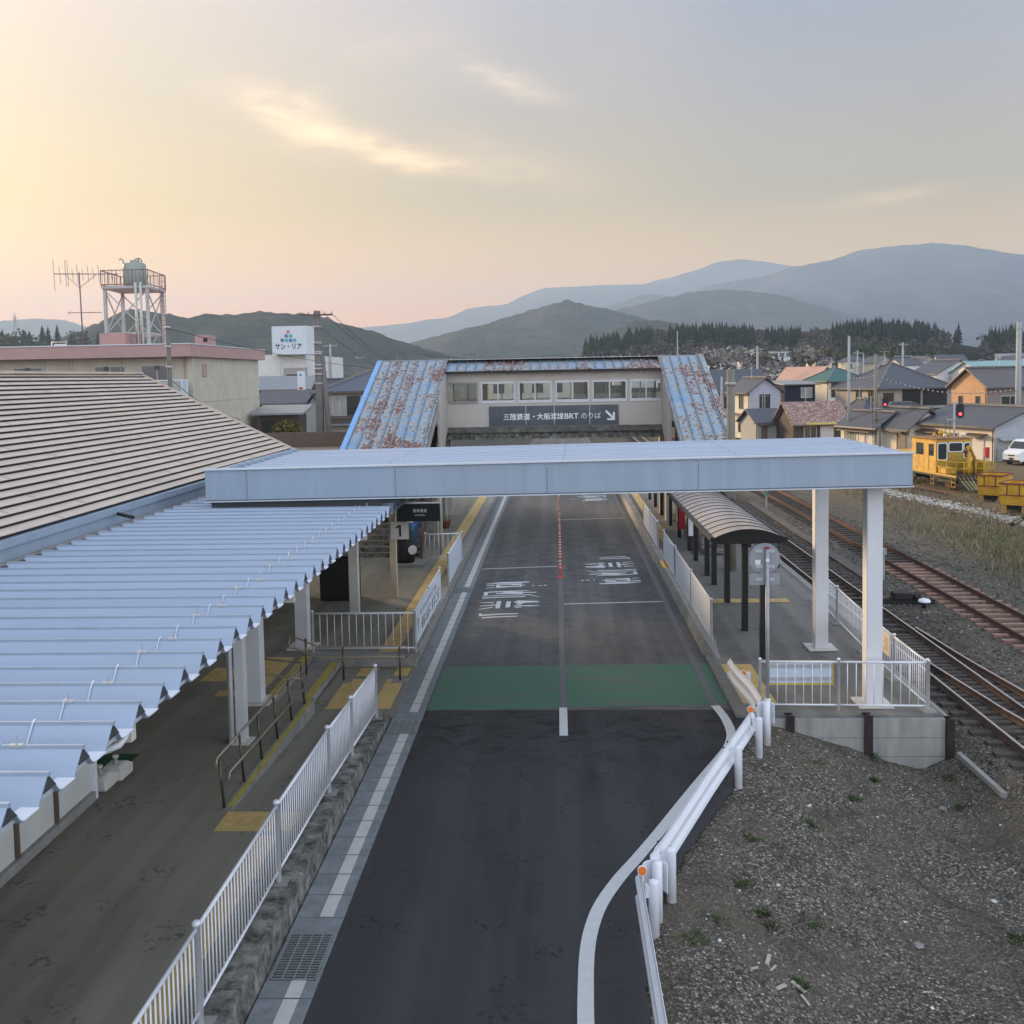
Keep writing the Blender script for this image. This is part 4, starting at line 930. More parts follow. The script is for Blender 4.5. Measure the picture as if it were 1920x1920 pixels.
ys_ = thing('yellow_bordered_sign', 'back of a white sign with yellow border and grey battens on the end railing', 'sign', (a.x, 21.62, b.z))
MB().box(a.x, b.x, 21.62, 21.64, b.z, a.z).build('border', M('yellow_border', (.58, .44, .07), .5), ys_)
MB().box(a.x + .0, b.x - .04, 21.612, 21.62, b.z + .05, a.z - .03).build('face', M('blue_white_sheet', (.58, .64, .74), .4), ys_)
for f_ in (.26, .78): z_ = b.z + (a.z - b.z) * f_; MB().box(a.x + .02, b.x - .03, 21.60, 21.612, z_ - .035, z_ + .035).build('batten', m_alum, ys_)
asn = thing('arrow_sign', 'cream sign with a black arrow and fine print on the track-side railing', 'sign', (7.62, 24, .7))
MB().box(7.60, 7.62, 23.75, 25.75, .56, 1.08).build('board', M('cream_sheet', (.62, .56, .46), .6), asn)
mb = MB(); mb.bar((7.596, 25.05, .84), (7.596, 25.45, .84), .005, .035, 0, UP)
mb.bar((7.596, 25.45, .84), (7.596, 25.28, .95), .005, .035, 0, UP); mb.bar((7.596, 25.45, .84), (7.596, 25.28, .73), .005, .035, 0, UP); mb.box(7.592, 7.598, 24.42, 24.46, .66, .98); mb.build('arrow', m_black, asn)
mb = MB()
for y0_ in (23.85, 24.52):
    for k_ in range(6): mb.box(7.594, 7.598, y0_, y0_ + .34 - .07 * (k_ % 3), .66 + k_ * .055, .672 + k_ * .055)
mb.box(7.594, 7.598, 24.9, 24.93, .66, .98); mb.build('fine_print', M('grey_print', (.24, .20, .16), .7), asn)

# ------------------------------------------------------------------ end wall of the platform: concrete planks between steel posts
rw = thing('retaining_wall', 'grey concrete plank wall between rusty steel posts at the platform end', 'retaining wall', (6, 21.15, -.9))
m_plank = M('plank_concrete', (.33, .33, .31), .85, .12, 2.5, .2, 40, dirt=((.17, .17, .155), .6, 2.0), stretch=(1.5, 1, .35))
m_hpost = M('rusty_h_post', (.030, .018, .016), .7, .3, 6)
hx = [4.72, 6.32, 7.98]
for i, (x0, x1) in enumerate(((3.95, 4.66), (4.80, 6.25), (6.40, 7.90))):
    for k_, (z0_, z1_) in enumerate(((-1.35, -.80), (-.79, -.40), (-.39, .0))): MB().box(x0, x1, 21.10, 21.20, z0_, z1_).build('plank', m_plank, rw)
for i, x in enumerate(hx):
    mb = MB(); zt_ = .10 if i < 2 else .02
    mb.box(x - .085, x + .085, 21.02, 21.035, -1.4, zt_); mb.box(x - .085, x + .085, 21.225, 21.24, -1.4, zt_); mb.box(x - .008, x + .008, 21.035, 21.225, -1.4, zt_); mb.build('steel_post', m_hpost, rw)
mb = MB(); mb.box(7.9, 8.0, 21.24, 27, -1.3, .03); mb.build('side_planks', m_plank, rw)

# ------------------------------------------------------------------ guard rail
W_PROF = [(-.155, 0), (-.125, .01), (-.095, .045), (-.06, .045), (-.02, .006), (.02, .006), (.06, .045), (.095, .045), (.125, .01), (.155, 0)]
def w_beam(mb, pts, z, side=-1, half=.255):
    """pressed W-section beam along points; side tells which way it bulges"""
    pv = [Vector((p[0], p[1], 0)) for p in pts]; rings = []
    for i, p in enumerate(pv):
        d = (pv[min(i + 1, len(pv) - 1)] - pv[max(i - 1, 0)]).normalized(); nn = Vector((d.y, -d.x, 0)) * side
        zz = pts[i][2] if len(pts[i]) > 2 else z
        rings.append([p + nn * (b * 1.4) + Vector((0, 0, zz + a * half / .155)) for a, b in W_PROF] + [p + nn * (b * 1.4 - .006) + Vector((0, 0, zz + a * half / .155)) for a, b in W_PROF[::-1]])
    m_ = len(rings[0]); vs_ = [v for r in rings for v in r]
    mb.add(vs_, [(i * m_ + j, i * m_ + (j + 1) % m_, (i + 1) * m_ + (j + 1) % m_, (i + 1) * m_ + j) for i in range(len(rings) - 1) for j in range(m_)])
    mb.add(rings[0], [tuple(range(m_))]); mb.add(rings[-1], [tuple(range(m_))[::-1]])
def guard(label, pts, posts, refl, zb_=.53, offs=(.13, 0), cap=True):
    t = thing('guard_rail', label, 'guard rail', (pts[0][0], pts[0][1], 0), 'white guard rails along the gravel edge')
    mb = MB(); w_beam(mb, pts, zb_); bm_ = mb.build('beam', m_white, t)
    mb = MB()
    for (x, y) in posts:
        dd = (Vector(pts[-1][:2]) - Vector(pts[0][:2])).normalized(); nl = Vector((-dd.y, dd.x)) * .068
        for (dy_, dz_) in ((-.17, .14), (-.17, .09), (-.12, -.11), (.13, .14), (.13, -.11), (.13, -.15)): mb.ball((x + nl.x + dd.x * dy_, y + nl.y + dd.y * dy_, zb_ + dz_), .021, 6)
    mb.build('bolts', m_bolt, bm_)
    for (x, y) in posts:
        x2, y2 = x + offs[0], y + offs[1]; g = gz(x2, y2); mb = MB(); mb.lathe([(.07, 0), (.07, .86 - g - .1), (.066, .88 - g - .1), (.03, .895 - g - .1)], (x2, y2, g - .1), 14); mb.build('post', m_white, t)
        MB().bar((x + .02, y, zb_), (x2, y2, zb_), .08, .16).build('bracket', m_white, t)
    for (x, y, z) in refl:
        mb = MB(); mb.tube([(x + .03, y + .02, z - .26), (x, y, z)], .013, 6); s_ = mb.build('reflector_stem', m_alum, t)
        mb = MB(); mb.disc((x, y, z + .05), (0, -1, .1), .062, .03, 16); mb.build('reflector_rim', m_white, s_)
        mb = MB(); mb.disc((x, y - .022, z + .053), (0, -1, .1), .052, .02, 16); mb.build('reflector', m_orange, s_)
    return t
m_orange = M('orange_reflector', (.78, .19, .02), .3, .1, 20, emit=None, spec=.6)
def arc(c, r, a0, a1, n=8): return [(c[0] + r * math.cos(R(a0 + (a1 - a0) * i / n)), c[1] + r * math.sin(R(a0 + (a1 - a0) * i / n))) for i in range(n + 1)]
tA = D(1204, 1632, 12.75)
guard('nearest white guard rail running toward the viewer with an orange reflector', [(1.00, 5.0), (.99, 9), (.98, 12.95)] , [(1.02, 12.9), (1.04, 9.9), (1.03, 6.9)], [(tA.x, 12.75, tA.z - .05)], .55, (.13, 0))
tB = D(1407, 1330, 18.95)
guard('diagonal white guard rail between two curved end pieces beside the gravel bank', [(1.22, 13.55), (1.36, 13.85), (2.45, 16.55), (3.60, 19.30), (3.74, 19.66)], [(1.33, 13.85), (2.93, 17.75), (3.58, 19.25)], [(tB.x, 18.95, tB.z - .05)], .55, (.14, -.05))
tC = D(1394, 1262, 21.9)
guard('short white guard rail climbing back to the crossing beside the round sign', [(3.93, 20.05), (3.92, 20.9), (3.80, 22.3), (3.79, 22.9)], [(3.98, 20.35), (3.93, 22.2)], [(tC.x, 21.9, tC.z - .05)], .55, (.13, 0))
for i, (cx0, cy0, a0, a1) in enumerate(((1.20, 13.20, 185, 10), (3.98, 19.85, 190, 0))):
    t = thing('rail_corner', ['curved white guard rail end joining the nearest and diagonal rails', 'curved white guard rail end beside the grey sign pole'][i], 'guard rail end', (cx0, cy0, 0), 'curved guard rail ends')
    r_ = .17; pts = arc((cx0, cy0), r_, a0, a1, 12)
    mb = MB(); rng = [Vector((p[0], p[1], 0)) for p in pts]
    for (pa, pb) in zip(rng, rng[1:]): mb.hexa((pa + UP * .34, pb + UP * .34, pb * 1.0 + UP * .34 + (Vector((cx0, cy0, 0)) - pb).normalized() * .012, pa + UP * .34 + (Vector((cx0, cy0, 0)) - pa).normalized() * .012), (pa + UP * .74, pb + UP * .74, pb + UP * .74 + (Vector((cx0, cy0, 0)) - pb).normalized() * .012, pa + UP * .74 + (Vector((cx0, cy0, 0)) - pa).normalized() * .012))
    mb.build('curved_plate', m_white, t)
    g = gz(cx0, cy0 + .05); mb = MB(); mb.lathe([(.07, 0), (.07, .80 - g), (.03, .82 - g)], (cx0 + .03, cy0 + .06, g - .05), 14); mb.build('post', m_white, t)

# ------------------------------------------------------------------ road sign seen from behind
q_ = D(1441, 1378, 20.35); z0_ = q_.z - .03; xb = D(1439, 1200, 20.35).x
sg = thing('road_sign', 'grey back of a round road sign and small plate on a galvanised pole', 'road sign', (xb, 20.35, z0_))
m_galv = M('galvanised', (.34, .36, .37), .45, .12, 8, metal=.4); m_back = M('sign_back_grey', (.30, .31, .33), .5, .06, 3, metal=.2)
tp = D(1434, 1029, 20.35)
MB().tube([(xb, 20.35, z0_), (xb, 20.35, tp.z)], .038, 12).build('pole', m_galv, sg)
MB().tube([(xb, 20.35, tp.z), (xb, 20.35, tp.z + .04)], .041, 12).build('cap', M('red_cap', (.45, .02, .03), .5), sg)
c = D(1434, 1047, 20.40); dsc = MB().disc((c.x, 20.41, c.z), (0, 1, 0), .305, .012, 40).build('disc', m_back, sg)
for dz in (-.155, .15):
    for dx_ in (-.12, .12): MB().box(c.x + dx_ - .07, c.x + dx_ + .07, 20.385, 20.40, c.z + dz - .03, c.z + dz + .03).build('batten', m_alum, dsc)
mb = MB(); mb.box(c.x - .19, c.x - .085, 20.39, 20.402, c.z - .12, c.z - .03); mb.box(xb - .034, xb + .034, 20.305, 20.315, c.z - .06, c.z + .01); mb.build('sticker', m_white, dsc)
c = D(1434, 1086, 20.40); pl_ = MB().box(c.x - .30, c.x + .30, 20.405, 20.415, c.z - .115, c.z + .115).build('plate', m_back, sg, .0)
for dx_ in (-.12, .12): MB().box(c.x + dx_ - .07, c.x + dx_ + .07, 20.39, 20.404, c.z - .03, c.z + .03).build('batten', m_alum, pl_)
MB().box(xb - .28, xb + .06, 20.30, 20.42, z0_, z0_ + .03).build('foot', m_galv, sg); MB().box(xb - .25, xb, 20.32, 20.36, .53, .58).build('clamp', m_galv, sg)

# ------------------------------------------------------------------ rubber lane posts
m_red = M('lane_post_red', (.60, .06, .035), .5, .08, 9); m_refl = M('lane_post_white', (.75, .73, .70), .4)
def lane_post():
    t = thing('lane_post', 'red rubber lane post nearest the viewer at the start of the row', 'lane post', (0, 0, 0), 'red rubber lane posts down the middle of the road')
    MB().lathe([(.13, 0), (.12, .02), (.075, .035), (.042, .05), (.042, .62), (.03, .65)], (0, 0, 0), 12).build('tube', m_red, t)
    mb = MB(); mb.lathe([(.13, .0), (.13, .012)], (0, 0, .001), 12); mb.build('base', m_red, t)
    for z_ in (.34, .46, .57): MB().lathe([(.0432, 0), (.0432, .055)], (0, 0, z_), 12).build('band', m_refl, t)
    return t
lp = lane_post(); yk = 36.35; lastlab = 'red rubber lane post further up the row along the road centre'
names = {0: 'red rubber lane post nearest the viewer at the start of the row', 1: 'second red lane post from the near end of the row', 2: 'third red lane post from the near end of the row', 3: 'fourth red lane post from the near end of the row'}
for i in range(20): place(lp, (.02, 36.35 + 2.1 * i, .0), 0, names.get(i, lastlab), first=(i == 0))

# ------------------------------------------------------------------ handrails at the ramp and crossing
def hr(label, rails, posts):
    t = thing('handrail', label, 'handrail', posts[0][0], 'bronze tube handrails')
    for r_ in rails: MB().tube(r_, .021, 8).build('rail', m_bronze_top if r_[0][1] < 21.2 or True else m_bronze, t)
    for a, b in posts:
        po = MB().tube([a, b], .024, 8).build('post', m_bronze, t)
    return t
zt1, zt2 = 1.20, .98
hr('bronze handrail following the ramp edge and turning left at the steps', [
    [(-5.52, 15.75, 1.08), (-5.52, 15.8, zt1), (-5.52, 21.35, zt1 - .02), (-7.0, 21.75, zt1 + .02)], [(-5.32, 15.75, .86), (-5.32, 15.8, zt2), (-5.32, 21.1, zt2 - .16)], [(-5.52, 21.3, .85), (-6.9, 21.7, .88)]],
   [((-5.44, y, .36), (-5.50, y, zt1)) for y in (15.85, 16.9, 17.95, 19.0, 20.05, 21.1)] + [((-6.75, 21.68, .35), (-6.75, 21.68, zt1))])
a1, a2, a3 = P(572.5, 1268.8, .2), P(644.7, 1276.5, .06), P(749.7, 1277.5, .06)
Yh = a2.y
def loop(x, s, za, zb_): return [(x, Yh, za), (x + s * .07, Yh, za - .02), (x + s * .10, Yh, (za + zb_) / 2), (x + s * .07, Yh, zb_ + .02), (x, Yh, zb_)]
hr('bronze handrail with looped ends across the crossing steps', [
    [(a3.x + .12, Yh, .88), (-5.75, Yh, .88), (a1.x - .3, Yh, 1.14)][::-1] + loop(a3.x + .12, 1, .88, .62)[1:] + [(-5.75, Yh, .62), (a1.x - .3, Yh, .86)] + loop(a1.x - .3, -1, .86, 1.14)[1:]],
   [((a1.x, Yh, .2), (a1.x, Yh, 1.08)), ((a2.x, Yh, .06), (a2.x, Yh, .88)), ((a3.x, Yh, .06), (a3.x, Yh, .88))])
for i, q_ in enumerate((a1, a2, a3)):
    z_ = .2 if i == 0 else .06
    MB().box(q_.x - .2, q_.x + .2, Yh - .2, Yh + .12, z_ - .02, z_ + .012).build('footing', m_concrete, bpy.data.objects['handrail.001'])
# ------------------------------------------------------------------ hills
def forest_mat(name, a, b, c_, k=1.0):
    m = bpy.data.materials.new(name); m.use_nodes = True; t = m.node_tree; bs = t.nodes['Principled BSDF']; q = NB(t)
    oc = q.n('ShaderNodeTexCoord').outputs['Object']
    f1 = q.noise(oc, .012 * k, 6, .7); f2 = q.noise(oc, .09 * k, 6, .85)
    c = q.ramp(f2, [(.3, a), (.7, b)]); c = q.mix(q.ramp(f1, [(.48, 0.0), (.62, .8)]), c, c_)
    t.links.new(c, bs.inputs['Base Color']); bs.inputs['Roughness'].default_value = 1; bs.inputs['Specular IOR Level'].default_value = 0
    bn = q.n('ShaderNodeBump'); bn.inputs['Strength'].default_value = 1; bn.inputs['Distance'].default_value = 8
    t.links.new(f2, bn.inputs['Height']); t.links.new(bn.outputs[0], bs.inputs['Normal']); return m
m_for = forest_mat('forest_slope', (.026, .040, .028), (.095, .108, .070), (.14, .122, .098), .8)
m_far = forest_mat('far_slope', (.025, .032, .025), (.075, .078, .06), (.13, .115, .095), .30)
def hill(name, prof, Y, depth, mat, rough=1.0, n=260, m_=26, foot=-6.0):
    xs_ = [p[0] for p in prof]; pts = []
    for i in range(n + 1):
        px = xs_[0] + (xs_[-1] - xs_[0]) * i / n
        for (a, ya), (b, yb) in zip(prof, prof[1:]):
            if px <= b + 1e-6:
                f_ = (px - a) / (b - a); f_ = f_ * f_ * (3 - 2 * f_) * .35 + f_ * .65; py = ya + (yb - ya) * f_; break
        pts.append(D(px, py, Y))
    v = []; s_ = Y / 1300.0
    for j in range(m_ + 1):
        t_ = j / m_ * 2 - 1           # -1 front foot, 0 crest, 1 back foot
        for p in pts:
            k_ = 1 - abs(t_) ** 1.25; x = p.x * (1 + t_ * depth); y = Y * (1 + t_ * depth)
            sp = noise.fractal(Vector((x / (230 * s_), y / (230 * s_), Y)), 1.0, 2.0, 4) * .42 * (1 - abs(t_)) * min(1, abs(t_) * 3)
            tr = noise.noise(Vector((x / (11 * s_ ** .6), y / (11 * s_ ** .6), 3))) * 2.2 * rough * s_ ** .6 + noise.noise(Vector((x / (4 * s_ ** .6), y / (5 * s_ ** .6), 8))) * 1.4 * rough * s_ ** .6
            h_ = p.z - foot
            v.append((x, y, foot + max(0, h_ * (k_ + sp)) + (tr if h_ * k_ > 4 else 0)))
    mb = MB(); w_ = n + 1
    mb.add(v, [(j * w_ + i, j * w_ + i + 1, (j + 1) * w_ + i + 1, (j + 1) * w_ + i) for j in range(m_) for i in range(n)], 0, True)
    return struct(name, mb, mat)
hill('far_left_hill', [(-900, 660), (-500, 640), (-200, 612), (0, 602), (60, 597), (120, 600), (160, 612), (250, 632), (350, 665), (420, 700)], 5000, .22, m_far, .6)
hill('far_ridge', [(560, 650), (690, 613), (780, 605), (830, 600), (880, 582), (950, 570), (985, 553), (1020, 540), (1080, 537), (1140, 534), (1200, 533), (1250, 522), (1300, 508), (1350, 490), (1390, 486), (1430, 490), (1480, 498), (1540, 505), (1650, 540), (1800, 600), (1900, 690)], 6600, .16, m_far, .5)
hill('mountain', [(1040, 660), (1080, 605), (1150, 570), (1215, 550), (1260, 556), (1330, 535), (1420, 520), (1500, 498), (1560, 487), (1620, 467), (1690, 460), (1750, 456), (1800, 459), (1850, 467), (1920, 478), (2100, 500), (2400, 560), (2800, 640), (3000, 690)], 5000, .26, m_far, .7)
hill('middle_hill', [(1000, 690), (1050, 620), (1120, 590), (1180, 575), (1240, 560), (1300, 547), (1350, 543), (1400, 545), (1460, 553), (1530, 570), (1600, 590), (1680, 620), (1750, 640), (1850, 690)], 3300, .2, m_for, .9)
hill('pointed_hill', [(600, 700), (650, 690), (720, 660), (780, 640), (850, 622), (900, 610), (960, 592), (1010, 577), (1045, 567), (1065, 562), (1090, 570), (1130, 577), (1180, 590), (1230, 605), (1280, 620), (1350, 650), (1420, 695)], 2100, .24, m_for, 1.0)
hill('green_hill', [(-900, 690), (-600, 660), (-300, 655), (-60, 650), (20, 645), (100, 640), (150, 622), (190, 605), (240, 585), (290, 590), (350, 598), (385, 588), (430, 590), (485, 585), (520, 592), (575, 598), (640, 612), (700, 625), (750, 640), (800, 655), (850, 668), (930, 695)], 1250, .28, m_for, 1.15)
hill('low_hill', [(1060, 690), (1100, 650), (1140, 625), (1190, 603), (1230, 600), (1270, 607), (1320, 630), (1400, 690)], 1500, .16, m_for, 1.0, n=120)
NEAR = [(1030, 695), (1080, 672), (1110, 662), (1200, 645), (1300, 638), (1400, 640), (1470, 642), (1540, 640), (1600, 630), (1700, 630), (1770, 640), (1830, 652), (1880, 645), (1920, 632), (2050, 620), (2300, 610), (2600, 650)]
m_scrub = forest_mat('scrub_slope', (.035, .036, .024), (.08, .072, .048), (.12, .105, .078))
hill('wooded_rise', NEAR, 560, .22, m_scrub, .5, n=200, m_=18, foot=-1)
hill('wooded_rise', [(-700, 660), (-300, 648), (0, 648), (60, 640), (140, 642), (200, 652), (300, 680), (340, 700)], 620, .2, m_scrub, .5, n=100, m_=14, foot=-1)
def near_z(px, t_, Y=560, prof=NEAR):
    for (a, ya), (b, yb) in zip(prof, prof[1:]):
        if px <= b: py = ya + (yb - ya) * (px - a) / (b - a); break
    p = D(px, py, Y); d_ = .22 * t_
    return Vector((p.x * (1 - d_), Y * (1 - d_), -1 + (p.z + 1) * (1 - t_ ** 1.25)))
# ------------------------------------------------------------------ trees
def conifer(mb, b, h, r, rg, m=0):
    n = 8
    for k_ in range(n):
        f_ = k_ / (n - 1); z0_ = b.z + h * (.06 + .86 * f_); rr_ = r * (1 - f_ ** 1.7 * .88) * rg.uniform(.8, 1.15); c = 7 if k_ < 6 else 5; a0 = rg.uniform(0, 6.3)
        for i in range(c):
            a = a0 + 6.283 * i / c + rg.uniform(-.25, .25); w_ = 6.283 / c * .62; q_ = rr_ * rg.uniform(.75, 1.2)
            t_ = Vector((b.x, b.y, z0_ + h * .15))
            mb.add([t_, (b.x + q_ * math.cos(a - w_), b.y + q_ * math.sin(a - w_), z0_ - h * rg.uniform(0, .05)), (b.x + q_ * 1.15 * math.cos(a), b.y + q_ * 1.15 * math.sin(a), z0_ - h * rg.uniform(.02, .07)), (b.x + q_ * math.cos(a + w_), b.y + q_ * math.sin(a + w_), z0_ - h * rg.uniform(0, .05))], [(0, 1, 2), (0, 2, 3)], m)
def broad(mb, b, h, r, rg, leaf, n=120, m=0):
    for i in range(n):
        u = Vector((rg.gauss(0, 1), rg.gauss(0, 1), rg.gauss(0, 1))).normalized() * rg.uniform(.45, 1.0)
        c = Vector((b.x + u.x * r, b.y + u.y * r, b.z + h * .58 + u.z * h * .42)); a = Vector((rg.uniform(-1, 1), rg.uniform(-1, 1), rg.uniform(-1, 1))).normalized() * leaf; e = a.cross(Vector((rg.uniform(-1, 1), rg.uniform(-1, 1), .3))).normalized() * leaf * .8
        mb.add([c - a, c + e, c + a, c - e], [(0, 1, 2, 3)], m)
def leafmat(name, stops):
    return stones_mat(name, stops, 1.0)
m_con = leafmat('conifer_green', [(0, (.012, .022, .014)), (.6, (.024, .038, .022)), (1, (.042, .055, .030))])
m_bare = leafmat('bare_twigs', [(0, (.07, .062, .05)), (.6, (.115, .10, .082)), (1, (.16, .138, .115))])
m_leaf = leafmat('mixed_green', [(0, (.035, .05, .022)), (.6, (.07, .085, .035)), (1, (.12, .12, .055))])
rg = random.Random(11); mc, mbt, ml = MB(), MB(), MB()
for i in range(1250):
    px = rg.uniform(1095, 1775) if rg.random() < .86 else rg.uniform(1825, 2060); t_ = rg.uniform(0, .75) ** 1.2
    if 1500 < px < 1560 or (1225 < px < 1250) or 1415 < px < 1432 or (1752 < px < 1850 and rg.random() < .8) or (t_ > .42 and rg.random() < .8): kind = 'b'
    else: kind = 'c'
    if 1550 < px < 1760 and t_ > .45: kind = 'l'
    if px > 1775 and px < 1840: continue
    b = near_z(px, t_); b.z -= .5
    if kind == 'c': conifer(mc, b, rg.uniform(8.0, 11.0), rg.uniform(1.8, 2.7), rg)
    elif kind == 'b': broad(mbt, b, rg.uniform(5, 9), rg.uniform(2.5, 4.5), rg, .8, 60)
    else: broad(ml, b, rg.uniform(4, 7), rg.uniform(2.5, 4), rg, .9, 50)
for i in range(200):
    px = rg.uniform(-500, 190); b = near_z(px, rg.uniform(0, .6), 620, [(-700, 660), (-300, 648), (0, 648), (60, 640), (140, 642), (200, 652), (300, 680)])
    (broad(ml, b, rg.uniform(6, 10), rg.uniform(3, 4.5), rg, .9, 50) if rg.random() < .5 else conifer(mc, b, rg.uniform(8, 11), 2.6, rg))
mpale = MB()
for i in range(70):
    px = rg.uniform(1300, 1560); py = rg.uniform(660, 698) - (px - 1120) * .01; Y = rg.uniform(230, 440); b = D(px, py, Y); b.z -= 2.5
    broad(mpale if rg.random() < .6 else mbt, b, rg.uniform(3, 5), rg.uniform(2, 3.4), rg, .6, 40)
for nm, q_, mt in (('blossom_wood', mpale, leafmat('pale_blossom', [(0, (.13, .12, .11)), (.6, (.22, .20, .185)), (1, (.36, .33, .31))])), ('conifer_wood', mc, m_con), ('bare_wood', mbt, m_bare), ('green_wood', ml, m_leaf)):
    o = q_.build(nm, mt); tag(o, {'blossom_wood': 'pale grey-pink blossoming trees among the far houses', 'conifer_wood': 'dark conifer wood covering the low rise behind the town', 'bare_wood': 'brown leafless trees among the dark conifers on the rise', 'green_wood': 'yellow-green bushes along the foot of the wooded rise'}[nm], 'wood', None, 'stuff')
b = near_z(1797, .02); b.z -= 1
t = thing('pine_tree', 'lone dark conifer standing apart on the skyline right of the wood', 'tree', b); mb = MB(); conifer(mb, b, 12.5, 2.4, rg); conifer(mb, b + Vector((-1.6, 0, 0)), 9, 1.8, rg); mb.build('crown', m_con, t); MB().tube([b, b + UP * 4], .2, 6).build('trunk', m_brown, t)

# ------------------------------------------------------------------ houses
def kawara(name, col, sc):
    m = bpy.data.materials.new(name); m.use_nodes = True; t = m.node_tree; bs = t.nodes['Principled BSDF']; q = NB(t)
    oc = q.n('ShaderNodeTexCoord').outputs['Object']; mp = q.n('ShaderNodeMapping'); mp.inputs['Rotation'].default_value = (0, 0, R(16)); t.links.new(oc, mp.inputs[0])
    wv = q.n('ShaderNodeTexWave', wave_type='BANDS', bands_direction='Y'); wv.inputs['Scale'].default_value = sc; wv.inputs['Distortion'].default_value = .6; t.links.new(mp.outputs[0], wv.inputs[0])
    wv2 = q.n('ShaderNodeTexWave', wave_type='BANDS', bands_direction='Z'); wv2.inputs['Scale'].default_value = sc * 1.5; t.links.new(mp.outputs[0], wv2.inputs[0])
    f_ = q.m('ADD', q.m('MULTIPLY', wv.outputs['Fac'], .6), q.m('MULTIPLY', wv2.outputs['Fac'], .4))
    nn = q.noise(oc, 1.2, 5, .7)
    c = q.mix(q.m('MULTIPLY', nn, .5), q.ramp(f_, [(.2, tuple(x * .55 for x in col)), (.8, tuple(x * 1.35 for x in col))]), tuple(x * 1.5 for x in col))
    t.links.new(c, bs.inputs['Base Color']); bs.inputs['Roughness'].default_value = .45
    bn = q.n('ShaderNodeBump'); bn.inputs['Strength'].default_value = .5; bn.inputs['Distance'].default_value = .05; t.links.new(f_, bn.inputs['Height']); t.links.new(bn.outputs[0], bs.inputs['Normal']); return m
K1 = kawara('dark_tiles', (.060, .064, .078), 1.6); K2 = kawara('blue_grey_tiles', (.085, .095, .125), 1.6); K3 = kawara('brown_tiles', (.10, .085, .078), 1.6)
KR = M('rust_tiles', (.42, .32, .27), .8, .3, 3, dirt=((.17, .07, .055), .9, 4.0, (.42, .56)), stretch=(1, 1, 2))
def wallm(n_, c): return M('wall_' + n_, c, .85, .07, 1.4, dirt=(tuple(x * .72 for x in c), .5, .8))
CREAM = wallm('cream', (.74, .67, .55)); LAV = wallm('lavender', (.42, .43, .49)); NAVY = wallm('navy', (.020, .024, .038)); PALE = wallm('pale_blue', (.48, .56, .60))
GREY = wallm('grey', (.38, .37, .35)); ORNG = wallm('orange', (.58, .34, .19)); BRWN = wallm('brown', (.27, .215, .19)); WHT = wallm('white', (.72, .71, .68)); GRB = wallm('grey_blue', (.40, .42, .45)); DWOOD = wallm('dark_wood', (.085, .065, .05)); STUCCO = wallm('stucco', (.40, .36, .31))
SALM = M('salmon_roof', (.40, .255, .215), .6, .06, 2); TEAL = M('teal_roof', (.04, .125, .11), .5, .1, 2); LTEAL = M('light_teal_roof', (.26, .40, .38), .5, .1, 2); GRYM = M('grey_metal_roof', (.25, .26, .27), .5, .1, 2); DGRYM = M('dark_metal_roof', (.075, .078, .088), .5, .12, 2)
m_frame = M('window_frame_pale', (.50, .51, .50), .5); m_framed = M('window_frame_dark', (.06, .05, .045), .5); m_door = M('door_brown', (.16, .12, .09), .6); m_doorw = M('door_pale', (.60, .58, .53), .6); m_shut = M('shutter_grey', (.42, .44, .45), .6, stretch=(.2, .2, 8))
m_curt = M('window_light', (.30, .33, .31), .15, .2, 1.5, spec=.7)
m_gut = M('gutter_brown', (.13, .105, .09), .6)
ridge_m = M('ridge_tiles', (.16, .155, .16), .7, .3, 5)
